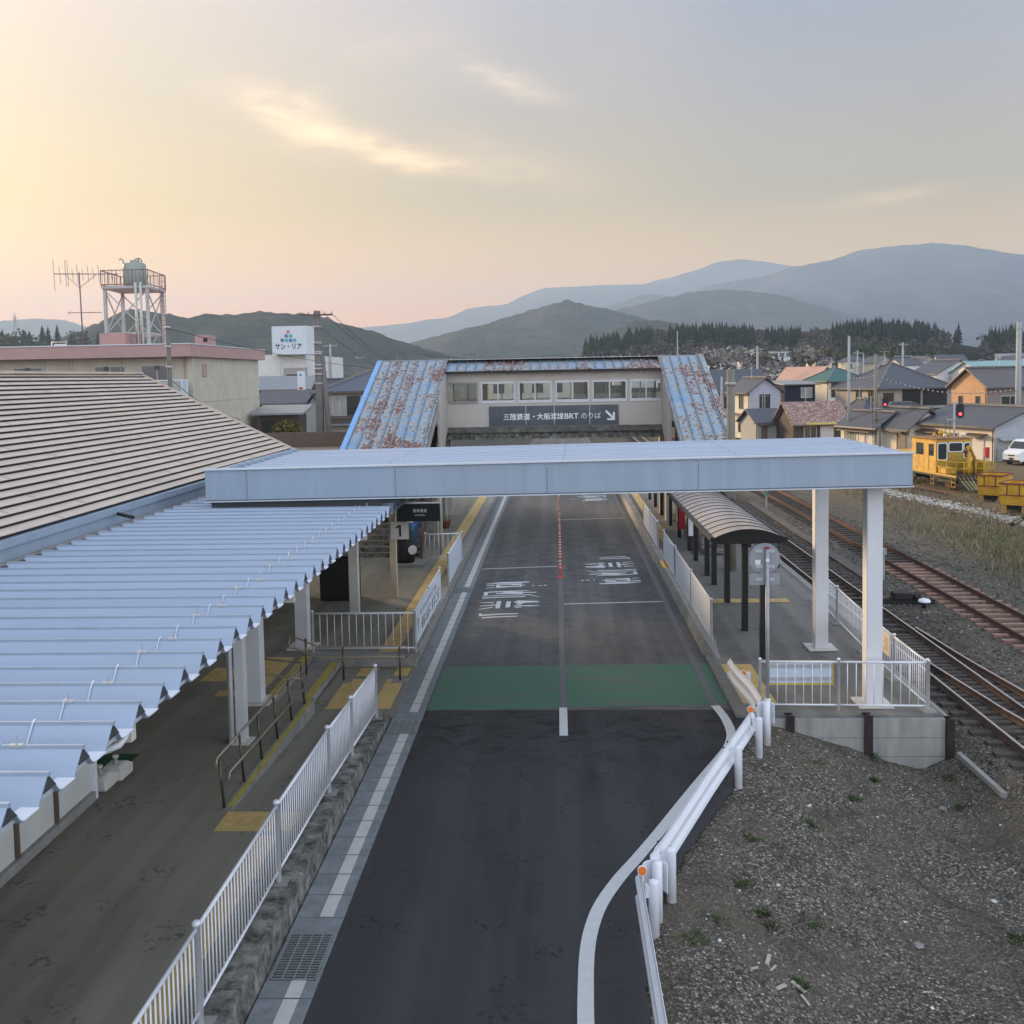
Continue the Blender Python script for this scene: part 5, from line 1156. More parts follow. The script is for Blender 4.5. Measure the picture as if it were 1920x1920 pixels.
def house(label, px, Y, W, L, zw, zr, style, wall, roof, wins=(), rot=-16, zb=-.4, wall_front=None, ov=.45, cat='house', name='house', group=None, ridge=True, front_x=None, z_at=None):
    """near-left corner at photo column px, Y metres up the road; W across, L deep; 'F' faces the viewer, 'S' faces the tracks"""
    c0 = D(px, 720, Y); C = Vector((c0.x, Y, zb)); a_ = R(-rot); r_ = Vector((-math.sin(a_), math.cos(a_), 0)); v_ = Vector((math.cos(a_), math.sin(a_), 0))
    t = thing(name, label, cat, C, group)
    def q(a, b, z): return C + v_ * a + r_ * b + Vector((0, 0, z - zb))
    mw_ = [wall, wall_front or wall]
    mb = MB()
    mb.add([q(0, 0, zb), q(W, 0, zb), q(W, L, zb), q(0, L, zb), q(0, 0, zw), q(W, 0, zw), q(W, L, zw), q(0, L, zw)], [(1, 2, 6, 5), (2, 3, 7, 6), (3, 0, 4, 7), (4, 5, 6, 7)])
    mb.add([q(0, 0, zb), q(W, 0, zb), q(W, 0, zw), q(0, 0, zw)], [(0, 1, 2, 3)], 1)
    if style == 'gu': mb.add([q(0, 0, zw), q(W, 0, zw), q(W / 2, 0, zr - .1)], [(0, 1, 2)], 1); mb.add([q(0, L, zw), q(W, L, zw), q(W / 2, L, zr - .1)], [(0, 1, 2)])
    if style == 'gv': mb.add([q(0, 0, zw), q(0, L, zw), q(0, L / 2, zr - .1)], [(0, 1, 2)]); mb.add([q(W, 0, zw), q(W, L, zw), q(W, L / 2, zr - .1)], [(0, 1, 2)])
    wl = mb.build('wall', mw_, t)
    th = .13; mb = MB(); rd = MB()
    def slab(pts): mb.hexa(pts, [p + Vector((0, 0, th)) for p in pts])
    sl = lambda half: (zr - zw) / half * ov
    if style == 'gu':
        e = sl(W / 2)
        slab([q(-ov, -ov, zw - e), q(W / 2, -ov, zr), q(W / 2, L + ov, zr), q(-ov, L + ov, zw - e)]); slab([q(W + ov, -ov, zw - e), q(W / 2, -ov, zr), q(W / 2, L + ov, zr), q(W + ov, L + ov, zw - e)])
        rd.bar(q(W / 2, -ov - .05, zr + th + .05), q(W / 2, L + ov, zr + th + .05), .3, .16)
    elif style == 'gv':
        e = sl(L / 2)
        slab([q(-ov, -ov, zw - e), q(W + ov, -ov, zw - e), q(W + ov, L / 2, zr), q(-ov, L / 2, zr)]); slab([q(-ov, L + ov, zw - e), q(W + ov, L + ov, zw - e), q(W + ov, L / 2, zr), q(-ov, L / 2, zr)])
        rd.bar(q(-ov - .05, L / 2, zr + th + .05), q(W + ov, L / 2, zr + th + .05), .3, .16)
    elif style == 'hip':
        h_ = min(W, L) / 2; e = sl(h_)
        A, B = (q(h_, L / 2, zr), q(W - h_, L / 2, zr)) if W > L else (q(W / 2, h_, zr), q(W / 2, L - h_, zr))
        c4 = [q(-ov, -ov, zw - e), q(W + ov, -ov, zw - e), q(W + ov, L + ov, zw - e), q(-ov, L + ov, zw - e)]; up_ = Vector((0, 0, th))
        if W > L: fs = [[c4[0], c4[1], B, A], [c4[1], c4[2], B], [c4[2], c4[3], A, B], [c4[3], c4[0], A]]
        else: fs = [[c4[0], c4[1], A], [c4[1], c4[2], B, A], [c4[2], c4[3], B], [c4[3], c4[0], A, B]]
        for f_ in fs: mb.add([p + up_ for p in f_], [tuple(range(len(f_)))])
        for i in range(4): mb.quad(c4[i], c4[(i + 1) % 4], c4[(i + 1) % 4] + up_, c4[i] + up_)
        mb.quad(*c4)
        if (A - B).length > .2: rd.bar(A + up_ * 1.3, B + up_ * 1.3, .3, .2)
        for c_, e_ in zip(c4, ([A, B, B, A] if W > L else [A, A, B, B])): rd.bar(c_ + up_ * 1.2, e_ + up_ * 1.2, .22, .12)
    elif style == 'flat': slab([q(-ov, -ov, zw), q(W + ov, -ov, zw), q(W + ov, L + ov, zw), q(-ov, L + ov, zw)])
    elif style == 'shed': slab([q(-ov, -ov, zw), q(W + ov, -ov, zw), q(W + ov, L + ov, zr), q(-ov, L + ov, zr)])
    ro_ = mb.build('roof', roof, t)
    if style in ('gu', 'gv', 'hip') and Y < 160:      # eave gutters and a downpipe
        hh = {'gu': W / 2, 'gv': L / 2, 'hip': min(W, L) / 2}[style]; ze = zw - (zr - zw) / hh * ov + .03; gm_ = MB()
        if style != 'gv': gm_.bar(q(-ov - .06, -ov, ze), q(-ov - .06, L + ov, ze), .11, .10)
        if style != 'gu': gm_.bar(q(-ov, -ov - .06, ze), q(W + ov, -ov - .06, ze), .11, .10)
        gm_.build('gutter', m_gut, ro_)
        MB().tube([q(-.07, .12, zb), q(-.07, .12, zw - .25), q(-ov - .05, -ov * .2, ze)], .04, 6).build('downpipe', m_gut, t)
        if rg.random() < .6:
            ac = MB(); ac_x = W * .55; hq_ = [q(ac_x, -.38, zb + .1), q(ac_x + .8, -.38, zb + .1), q(ac_x + .8, -.06, zb + .1), q(ac_x, -.06, zb + .1)]; ac.hexa(hq_, [p + Vector((0, 0, .6)) for p in hq_]); ac.build('air_conditioner', m_offwhite, t)
        if rg.random() < .5 and Y > 85:
            ta = MB(); c_ = q(W * .4, L * .5, zr); ta.tube([c_, c_ + UP * 1.5], .025, 5); ta.bar(c_ + Vector((-.6, 0, 1.45)), c_ + Vector((.6, 0, 1.45)), .03, .03)
            for k_ in range(5): ta.bar(c_ + Vector((-.5 + .25 * k_, -.25, 1.45)), c_ + Vector((-.5 + .25 * k_, .25, 1.45)), .02, .02)
            ta.build('aerial', m_galv, ro_)
    if ridge and rd.v: rd.build('ridge_tiles', ridge_m, ro_)
    for wn in wins:
        f_, a0, a1, z0_, z1_ = wn[:5]; k_ = wn[5] if len(wn) > 5 else 'w'
        def fq(a, z, o): return q(a, -o, z) if f_ == 'F' else q(-o, a, z)
        if k_ == 'e':    # small eave over a door or window
            mb = MB(); pts = [fq(a0, z0_, 0), fq(a1, z0_, 0), fq(a1, z0_ - .18, .7), fq(a0, z0_ - .18, .7)]; mb.hexa(pts, [p + Vector((0, 0, .08)) for p in pts]); mb.build('door_canopy', wn[6] if len(wn) > 6 else m_brown, t); continue
        fm = {'w': m_frame, 'd': m_framed, 'b': m_framed, 'D': m_framed, 'P': m_frame, 's': m_frame, 'c': m_frame}[k_]; pm = {'w': m_pane, 'd': m_pane, 'b': m_black, 'D': m_door, 'P': m_doorw, 's': m_shut, 'c': m_curt}[k_]
        def slabm(x0, x1, y0_, y1_, o0, o1, mb): mb.hexa((fq(x0, y0_, o0), fq(x1, y0_, o0), fq(x1, y0_, o1), fq(x0, y0_, o1)), (fq(x0, y1_, o0), fq(x1, y1_, o0), fq(x1, y1_, o1), fq(x0, y1_, o1)))
        mb = MB(); g = .06
        slabm(a0 - g, a1 + g, z0_ - g, z0_, .003, .06, mb); slabm(a0 - g, a1 + g, z1_, z1_ + g, .003, .06, mb); slabm(a0 - g, a0, z0_, z1_, .003, .059, mb); slabm(a1, a1 + g, z0_, z1_, .003, .059, mb); mdl = (a0 + a1) / 2
        if k_ in 'wdcs' and a1 - a0 > .7 and k_ != 's': slabm(mdl - .025, mdl + .025, z0_, z1_, .02, .058, mb)
        wf = mb.build('door_frame' if k_ in 'DP' else 'window', fm, t)
        mb = MB(); slabm(a0, a1, z0_, z1_, .005, .03, mb); mb.build('door' if k_ in 'DP' else ('shutter' if k_ == 's' else 'pane'), pm, wf)
    return t, q
GR = 'houses beyond the railway yard'
house('narrow two-storey house with lavender gable and cream side wall', 1405, 118, 3.9, 5, 5.1, 6.5, 'gu', CREAM, K1, [('F', 1.2, 2.6, 3.0, 4.7), ('S', 1.5, 2.6, 3.0, 4.6), ('S', 1.3, 2.8, .3, 2.0), ('F', .3, 1.0, .0, 1.4, 'c'), ('S', .6, 3.8, 2.4, 2.6, 'e')], wall_front=LAV, group=GR)
house('navy two-storey house with a flat-pitched grey roof', 1472, 128, 4.1, 9, 5.6, 6.0, 'gv', NAVY, GRYM, [('F', 2.2, 3.6, 4.0, 5.2, 'c'), ('F', .2, 1.3, .5, 1.5, 'd')], group=GR, ridge=False)
house('house with a wide salmon roof and pale blue gable', 1519, 150, 4.8, 11, 5.0, 7.8, 'gu', PALE, SALM, [('F', 1.5, 2.6, 2.3, 4.2, 'd')], group=GR, ov=.6, ridge=False)
house('cream house with a dark green hipped roof and oriel window', 1553, 140, 5.6, 6, 6.0, 7.6, 'hip', CREAM, TEAL, [('F', .5, 1.5, 3.7, 5.6, 'd'), ('F', 3.2, 4.6, 4.0, 5.4, 'w')], group=GR)
house('large two-storey house with a dark hipped tile roof and long balcony', 1648, 116, 9.2, 9, 5.3, 7.9, 'hip', STUCCO, K1, [('F', .6, 1.8, 2.9, 4.6, 'd'), ('F', 3.0, 5.2, 3.2, 5.0, 'b'), ('F', 5.6, 8.6, 3.2, 5.0, 'b'), ('S', 1.0, 2.0, 3.6, 5.0, 'd'), ('S', 3.5, 4.5, 3.6, 5.0, 'd'), ('F', .5, 3.2, .6, 1.9, 'd'), ('F', 3.0, 9, 3.05, 3.1, 'e', GREY)], wall_front=STUCCO, group=GR)
house('low dark tiled wing in front of the large hipped house', 1656, 110, 8.0, 5.5, 1.9, 3.5, 'hip', STUCCO, K1, [('F', .6, 2.0, .4, 1.6, 'd'), ('F', 3.0, 7.0, .3, 1.6, 'd')], group=GR)
house('low cream house with dark hipped roof left of a tall pole', 1615, 112, 3.0, 4.5, 2.3, 4.0, 'hip', CREAM, K1, [('S', .8, 2.2, .8, 1.9, 'd'), ('F', .6, 2.2, .6, 1.8, 'd')], group=GR)
house('single-storey grey house with plain dark roof and pale doors', 1420, 109, 3.9, 5.0, 2.0, 3.2, 'gv', GREY, DGRYM, [('F', .5, 1.0, -.3, 1.6, 'D'), ('F', 2.1, 3.2, -.3, 1.6, 'P'), ('F', .3, 1.2, 1.8, 1.9, 'e'), ('F', 1.8, 3.4, 1.8, 1.9, 'e')], rot=-10, group=GR, ridge=False)
house('wooden shed with a weathered red tile roof and yellow eave board', 1490, 104, 5.4, 5.2, 2.1, 4.0, 'gv', DWOOD, KR, [('F', 1.0, 2.2, .3, 1.7, 'w'), ('F', 2.7, 4.0, -.3, 1.7, 'P'), ('F', 1.0, 4.2, 2.05, 2.2, 'e', M('yellow_board', (.55, .40, .10), .6))], rot=-8, group=GR, ridge=False)
# terrace along the far side of the yard
house('white terraced cottage with dark roof and corrugated door hood, left of the next', 1645, 92, 3.2, 5.9, 2.25, 3.35, 'gu', CREAM, K1, [('S', .5, 1.5, -.3, 1.6, 'P'), ('S', 1.9, 2.9, -.3, 1.6, 'P'), ('S', 3.5, 5.2, .4, 1.6, 'c'), ('S', .2, 5.6, 1.85, 1.95, 'e')], group=GR)
house('cream terraced cottage with a brown door and red hose box beside it', 1706, 88.5, 3.4, 6.0, 2.35, 3.75, 'gu', CREAM, K1, [('S', .5, 1.7, -.3, 1.7, 'D'), ('S', .2, 2.0, 2.05, 2.2, 'e'), ('S', 3.4, 4.5, -.3, 1.6, 'P')], group=GR)
house('long cream terraced house with a grey shuttered gable beside the white van', 1866, 80, 6.2, 9.2, 2.75, 4.05, 'gu', CREAM, K1, [('S', 1.2, 2.6, -.3, 1.8, 'P'), ('S', .8, 3.0, 2.05, 2.2, 'e'), ('S', 4.3, 5.6, 1.2, 2.0, 'w'), ('S', 6.6, 8.7, .2, 1.8, 'c'), ('S', 6.2, 9.0, 2.1, 2.2, 'e'), ('F', .3, 3.2, -.3, 1.75, 's'), ('F', .2, 3.4, 1.85, 2.0, 'e', GRB)], wall_front=GRB, group=GR)
house('two-storey house with orange stucco gable end and brown front under a dark roof', 1851, 103, 9, 5.4, 5.5, 7.15, 'gv', ORNG, K3, [('F', 1.6, 3.6, 3.3, 4.4, 'w'), ('S', 1.1, 1.6, 3.5, 4.4, 'd'), ('S', 3.7, 4.2, 3.5, 4.4, 'd')], wall_front=BRWN, group=GR)
house('far dark roofed house with a small white gable', 1756, 172, 8.5, 7, 6.5, 8.6, 'gu', WHT, K1, [], group=GR)
house('second far dark roofed house between the white gable and the teal roof', 1829, 185, 8, 7, 6.8, 8.6, 'hip', GREY, K1, [], group=GR)
house('far pale house with a light teal metal roof', 1838, 165, 12, 7, 6.6, 8.3, 'gv', WHT, LTEAL, [], group=GR, ridge=False)
house('broad dark roofed building behind the footbridge on the right', 1346, 148, 8.6, 9, 4.6, 7.6, 'gv', STUCCO, K1, [('F', 1, 2.5, 2.2, 3.8, 'd')], group=GR, ridge=False)
house('pale house under a dark roof half hidden behind the navy house', 1560, 175, 7, 6, 3.0, 5.2, 'gv', WHT, GRYM, [], group=GR)
# houses on the left, between the flats and the footbridge
GL = 'houses left of the footbridge'
house('tile-roofed house with balcony and sliding windows left of the blue stair roof', 606, 78, 8.0, 7, 6.4, 7.85, 'hip', STUCCO, K2, [('F', .7, 1.7, 4.5, 5.9, 'c'), ('F', 1.8, 2.7, 4.5, 5.9, 'd'), ('F', 2.9, 3.9, 4.5, 5.9, 'c'), ('F', .3, 4.6, 4.4, 4.5, 'e'), ('F', .2, 4.8, 3.9, 4.0, 'e', GRYM)], rot=-4, group=GL)
house('dark timber house with a long dark roof behind the pole', 484, 84, 4.4, 6, 5.35, 6.25, 'gv', DWOOD, K1, [('F', 2.2, 4.0, 3.9, 4.9, 'd'), ('F', .3, 1.4, 3.9, 4.9, 'w')], rot=-3, group=GL, ridge=False)
house('small light blue clad house end beside the big pole', 569, 80, 1.5, 6, 5.0, 6.0, 'gu', PALE, K1, [], rot=-3, group=GL)
house('low shed with pale metal roofs and stacked boards behind the flat roof', 483, 72, 2.8, 3, 4.8, 5.3, 'shed', DWOOD, GRYM, [('F', .3, 2.2, 3.2, 4.4, 'b')], rot=-3, group=GL)
house('old house with weathered grey roof in front of the white store', 474, 104, 5.6, 6, 6.4, 7.6, 'gv', DWOOD, GRYM, [('F', .3, 4.6, 4.6, 5.6, 'd')], rot=-3, group=GL, ridge=False)
house('grey-roofed house far left behind the pole', 610, 118, 8, 7, 5.4, 7.2, 'gv', GREY, K1, [], rot=-3, group=GL)
house('flat-topped annex with a dark parapet behind the stepped roof', 470, 50, 6.6, 6, 4.15, 4.7, 'flat', wallm('annex', (.50, .46, .38)), m_brown, [], rot=-2, group=GL, ov=.05)
for nm in ('x',):
    o = [k_ for k_ in bpy.data.objects if k_.get('label', '').startswith('flat-topped annex')][0]; c0 = o.location
    mb = MB(); a_ = R(2)
    mb.hexa([c0 + Vector((-.1, -.12, 4.35)), c0 + Vector((6.7, .1, 4.35)), c0 + Vector((6.7, .25, 4.35)), c0 + Vector((-.1, .05, 4.35))], [c0 + Vector((-.1, -.12, 5.05)), c0 + Vector((6.7, .1, 5.05)), c0 + Vector((6.7, .25, 5.05)), c0 + Vector((-.1, .05, 5.05))]); mb.build('parapet', m_brown, o)
# far town on the slope
far = [(1225, 677, 330), (1262, 672, 360), (1300, 668, 380), (1326, 664, 400), (1340, 672, 360), (1362, 662, 420), (1180, 682, 300), (1530, 668, 330), (1690, 676, 300), (1725, 672, 320), (1760, 670, 330), (1870, 668, 320), (1905, 672, 300), (1645, 672, 330), (1150, 680, 320), (1585, 670, 340), (1420, 664, 420), (1350, 655, 450), (1310, 658, 440)]
cols_ = [WHT, GREY, WHT, CREAM]; rfs = [K1, GRYM, K1, DGRYM, K3]
for i, (px, py, Y) in enumerate(far):
    q_ = D(px, py, Y)
    house('small pale house on the far slope among others like it', px, Y, rg.uniform(6, 9), 7, q_.z - 1.2, q_.z + .7, rg.choice(['gv', 'hip', 'gu']), cols_[i % 4], rfs[i % 5], [('F', 1, 2.2, q_.z - 3.6, q_.z - 2.2, 'd')], rot=rg.uniform(-30, 20), zb=q_.z - 7, group='small houses on the far slope', ridge=False)
q_ = D(1396, 690, 380); z1_ = D(1396, 660, 380).z; zb0 = q_.z - 3
t, hq = house('long white three-storey school-like building on the far slope', 1396, 380, 20.5, 9, z1_, z1_ + .3, 'flat', WHT, GRYM, [('F', .6 + 2.5 * i, 2.4 + 2.5 * i, z1_ - 1.9 - 3 * j, z1_ - .6 - 3 * j, 'd') for i in range(8) for j in range(2)], rot=-6, zb=zb0, cat='building', name='school_building')
house('far building with a light green roof beside the long white one', 1374, 430, 13, 8, D(1400, 664, 430).z, D(1400, 657, 430).z, 'gv', WHT, M('lime_roof', (.40, .52, .26), .6), [], rot=-6, zb=0, ridge=False)
house('cream building beyond the end of the road, seen through the footbridge windows', 915, 180, 15, 10, 7.6, 7.9, 'flat', CREAM, GRYM, [('F', 1 + 3.4 * i, 2.8 + 3.4 * i, 4.4, 5.9, 'd') for i in range(4)], rot=0, cat='building', name='building', ridge=False)
# low bush and sheds left
bq = D(537, 800, 60); t = thing('bush', 'clipped yellow-green bush behind the dark parapet', 'bush', (bq.x, 60, 3.6)); mb = MB(); b_ = Vector((bq.x, 60, 3.3)); broad(mb, b_, 1.6, 1.0, rg, .10, 900); mb.build('foliage', leafmat('bush_green', [(0, (.05, .055, .02)), (.6, (.13, .12, .035)), (1, (.22, .18, .06))]), t); MB().tube([(bq.x, 60, 0), (bq.x, 60, 3.9)], .08, 6).build('stem', m_brown, t)

# ------------------------------------------------------------------ flats with the pink parapet
C = D(356, 645, 60); xc = C.x; ztop = C.z; zsof = D(356, 668, 60).z
ap = thing('apartment_building', 'cream block of flats with a pink parapet band on the left', 'building', (xc - 12, 66, 0))
XW, YW0, YW1 = xc - .35, 61.2, 75.0
mb = MB(); mb.box(xc - 40, XW, YW0, YW1, -.3, zsof); mb.build('wall', wallm('flats', (.56, .52, .42)), ap)
m_pink = M('pink_parapet', (.46, .30, .28), .8, .05, 1, dirt=((.36, .24, .23), .5, .7))
mb = MB(); mb.box(xc - 40, xc, 60, 60.25, zsof, ztop); mb.box(xc - .25, xc, 60.25, YW1 + .6, zsof, ztop - .0); mb.box(xc - 40, xc - .25, YW1 + .35, YW1 + .6, zsof, ztop); mb.box(xc - 40, xc - .25, 60.25, YW1 + .35, zsof - .0, zsof + .12); mb.build('parapet', m_pink, ap)
mb = MB(); mb.box(xc - 40, xc + .04, 59.95, 60.3, ztop + .002, ztop + .06); mb.box(xc - .3, xc + .04, 60.3, YW1 + .64, ztop + .002, ztop + .06); mb.build('coping', m_trim, ap)
def apx(px): return D(px, 700, YW0).x
for (p0, p1) in ((25, 80), (178, 236), (265, 325), (-60, -20), (-150, -100)):
    x0, x1 = apx(p0), apx(p1); z1_ = D(265, 687, YW0).z; z0_ = z1_ - 1.75
    mb = MB(); mb.box(x0, x1, YW0 - .05, YW0 - .002, z1_, z1_ + .07); mb.box(x0, x1, YW0 - .05, YW0 - .002, z0_ - .07, z0_)
    for x in (x0, (x0 + x1) / 2 - .03, x1 - .06): mb.box(x, x + .06, YW0 - .049, YW0 - .003, z0_, z1_)
    wf = mb.build('window', m_frame, ap); MB().box(x0 + .03, x1 - .03, YW0 - .03, YW0 - .004, z0_, z1_).build('pane', m_pane, wf)
for px in (52, 200, 295): x = apx(px); MB().box(x - .15, x + .15, YW0 - .06, YW0 - .002, zsof - .75, zsof - .5).build('vent', m_brown, ap)
for px in (84, 130, 137, 228): x = apx(px); MB().tube([(x, YW0 - .08, zsof - .1), (x, YW0 - .08, zsof - .85)], .03, 6).build('pipe_stub', m_offwhite, ap)
x = apx(348); MB().tube([(x, YW0 - .08, 0), (x, YW0 - .08, zsof)], .06, 8).build('drainpipe', m_pink, ap)
yv = 62.9; MB().box(XW + .002, XW + .06, yv, yv + .8, D(374, 706, yv).z, D(374, 682, yv).z).build('side_vent', m_pink, ap)
MB().box(XW + .001, XW + .02, YW0 + .02, YW1, D(362, 754, 61.3).z - .03, D(362, 754, 61.3).z).build('floor_joint', GREY, ap)
zb1 = D(320, 752, 60.4).z; zt1_ = D(320, 712, 60.4).z
mb = MB(); mb.box(D(285, 730, 60.3).x, xc - .3, 60.2, YW0 - .002, zb1 - .1, zb1); sl_ = mb.build('balcony', GREY, ap)
mb = MB(); mb.box(D(285, 730, 60.3).x, D(341, 730, 60.3).x, 60.22, 60.26, zb1 + .08, zt1_ - .08); mb.build('balcony_panel', M('frosted_panel', (.36, .38, .36), .4), sl_)
mb = MB(); mb.box(D(343, 730, 60.3).x, xc - .33, 60.22, 60.26, zb1 + .08, zt1_ - .08); mb.build('balcony_panel', PALE, sl_)
mb = MB(); mb.box(D(285, 730, 60.3).x, xc - .3, 60.2, 60.28, zt1_ - .07, zt1_); mb.box(xc - .36, xc - .3, 60.201, 60.279, zb1, zt1_ - .07); mb.box(D(341, 730, 60.3).x, D(343, 730, 60.3).x, 60.201, 60.279, zb1, zt1_ - .07); mb.build('balcony_rail', m_trim, sl_)
# roof furniture
def box_px(p0, p1, y0_, y1_, Y, dp): a = D(p0, y0_, Y); b = D(p1, y1_, Y); return a.x, b.x, Y, Y + dp, b.z, a.z
MB().box(*box_px(186, 236, 625, 660, 64, 3)).build('roof_hut', m_pink, ap)
o = MB().box(*box_px(365, 391, 628, 652, 64, 1.4)).build('roof_vent', m_pink, ap); b_ = box_px(381, 389, 633, 641, 64, .1); MB().box(b_[0], b_[1], 63.98, 64.0, b_[4], b_[5]).build('louvre', m_black, o)
wt_ = thing('water_tower', 'rooftop steel frame carrying a pale green water tank and railings', 'water tower', (D(255, 645, 66).x, 66, zsof))
xl, xr_ = D(199, 600, 65).x, D(278, 600, 65).x; zp = D(230, 541, 65).z; zpb = zsof + .12
m_tw = M('tower_paint', (.47, .49, .50), .5, .1, 4, dirt=((.30, .20, .14), .5, 2)); m_twr = M('rail_rust_red', (.20, .10, .095), .6, .2, 6)
corners = [(xl, 65), (xr_, 65), (xr_ - .40, 68.6), (xl - .40, 68.6)]
for (x, y) in corners: MB().box(x - .09, x + .09, y - .09, y + .09, zpb, zp).build('leg', m_tw, wt_)
mb = MB(); mb.prism([(xl - .15, 64.8), (xr_ + .15, 64.8), (xr_ - .25, 68.8), (xl - .55, 68.8)], zp, zp + .16); mb.build('platform', m_tw, wt_)
for i in range(4):
    (xa, ya), (xb_, yb_) = corners[i], corners[(i + 1) % 4]; zm = zpb + 1.55
    mb = MB(); mb.bar((xa, ya, zm), (xb_, yb_, zm), .1, .14); mb.build('cross_beam', m_tw, wt_)
    mb = MB(); mx_, my_ = (xa + xb_) / 2, (ya + yb_) / 2; mb.bar((xa, ya, zm), (xb_, yb_, zp - .1), .06, .06); mb.bar((xb_, yb_, zm), (xa, ya, zp - .1), .06, .06); mb.bar((xa, ya, zpb), (mx_, my_, zm), .06, .06); mb.bar((xb_, yb_, zpb), (mx_, my_, zm), .06, .06); mb.build('brace', m_tw, wt_)
rc = [(xl - .15, 64.8), (xr_ + .15, 64.8), (xr_ - .25, 68.8), (xl - .55, 68.8)]
for i in range(4):
    (xa, ya), (xb_, yb_) = rc[i], rc[(i + 1) % 4]; mb = MB()
    for zz in (.25, 1.15): mb.bar((xa, ya, zp + zz), (xb_, yb_, zp + zz), .05, .05)
    for k_ in range(13):
        f_ = k_ / 12; x, y = xa + (xb_ - xa) * f_, ya + (yb_ - ya) * f_
        mb.tube([(x, y, zp + (.15 if k_ % 4 == 0 else .25)), (x, y, zp + 1.15)], .028 if k_ % 4 == 0 else .012, 5)
    mb.build('railing', m_twr, wt_)
tx = D(252, 500, 66.6).x; zt_ = D(252, 496, 66.6).z; m_tank = M('pale_green_tank', (.33, .36, .32), .6, .06, 3)
mb = MB(); mb.lathe([(.72, 0), (.72, zt_ - zp - .16), (.66, zt_ - zp - .1), (.3, zt_ - zp - .05), (.3, zt_ - zp + .1)], (tx, 66.6, zp + .16), 24)
for k_ in range(24): a_ = k_ * .2618; mb.box(tx + .72 * math.cos(a_) - .012, tx + .72 * math.cos(a_) + .012, 66.6 + .72 * math.sin(a_) - .012, 66.6 + .72 * math.sin(a_) + .012, zp + .2, zt_ - .2)
tk = mb.build('tank', m_tank, wt_)
for dx_ in (-.6, .45, .62): MB().tube([(tx + dx_, 66.3, zp + .2), (tx + dx_, 66.3, zt_ + .25), (tx + dx_ - .12, 66.25, zt_ + .35), (tx + dx_ - .25, 66.2, zt_ + .28)], .05, 8).build('vent_pipe', m_tank, tk)
for px in (257, 266): x = D(px, 600, 64.75).x; MB().tube([(x, 64.72, zp + .35), (x, 64.72, zpb + .75), (x - 1.3, 64.72, zpb + .70)], .085, 10).build('supply_pipe', M('pipe_lagging', (.52, .54, .50), .6), wt_)
mb = MB(); x = xr_ + .05
for dx_ in (0, .35): mb.tube([(x + dx_, 67, zpb), (x + dx_, 67, zp + .9)], .02, 5)
k_ = zpb + .2
while k_ < zp + .9: mb.tube([(x, 67, k_), (x + .35, 67, k_)], .013, 5); k_ += .32
mb.build('ladder', m_twr, wt_)
an = thing('antenna', 'rooftop television aerial with two booms on a braced mast', 'antenna', (D(152, 645, 63).x, 63, zsof))
m_an = M('aerial_metal', (.20, .16, .19), .5, .1, 5, metal=.3); xm = D(152, 600, 63).x; zt_ = D(150, 511, 63).z
MB().tube([(xm + .08, 63, zpb), (xm, 63, zt_)], .045, 8).build('mast', m_an, an)
mb = MB(); za_ = D(150, 514, 63).z; xa, xb_ = D(101, 512, 63).x, D(222, 516, 63).x
mb.tube([(xa, 63, za_ + .05), (xb_, 63, za_ - .05)], .03, 6)
for px, up_, dn in ((101, 30, 31), (112, 16, 17), (136, 10, 12), (145, 18, 18), (155, 9, 12), (165, 16, 16), (175, 10, 11), (185, 16, 17), (209, 8, 12)):
    x = D(px, 514, 63).x; k_ = 63 / 1923; mb.tube([(x - .03, 63, za_ + up_ * k_), (x + .03, 63, za_ - dn * k_)], .016, 5)
x = D(124, 514, 63).x; mb.tube([(x - .07, 63, za_ + .85), (x + .07, 63, za_ + .85), (x + .13, 63, za_ - .75), (x - .01, 63, za_ - .75), (x - .07, 63, za_ + .85)], .016, 5); mb.build('upper_boom', m_an, an)
for px in (122, 182): MB().tube([(xm, 63, D(152, 540, 63).z), (D(px, 515, 63).x, 63, za_)], .018, 5).build('boom_stay', m_an, an)
mb = MB(); z_ = D(152, 586, 63).z; mb.tube([(D(128, 586, 63).x, 63, z_), (D(191, 587, 63).x, 63, z_ - .02)], .022, 5)
for px in (132, 145, 160, 170): x = D(px, 586, 63).x; mb.tube([(x, 62.75, z_), (x, 63.25, z_)], .012, 5)
x = D(128, 586, 63).x; mb.tube([(x + .15, 63, z_ + .16), (x - .02, 63, z_), (x + .15, 63, z_ - .16)], .014, 5); mb.build('lower_boom', m_an, an)
for s_ in (-1, 0, 1): MB().tube([(xm + .04, 63, zpb + .85), (xm + .06 + s_ * .45, 63 + (.3 if s_ else -.4), zpb)], .02, 5).build('mast_foot', m_an, an)
rl = thing('roof_rail', 'white tubular hatch railing standing on the flat roof', 'railing', (D(108, 645, 64).x, 64, zsof)); a = D(97, 647, 64); b = D(124, 641, 64)
MB().tube([(a.x, 64, a.z - .4), (a.x, 64, b.z), (b.x, 64, b.z), (b.x, 64, a.z - .4)], .045, 8).build('tube', m_white, rl); MB().box(a.x + .1, b.x - .1, 64.1, 64.3, zpb, b.z - .12).build('hatch', m_trim, rl)

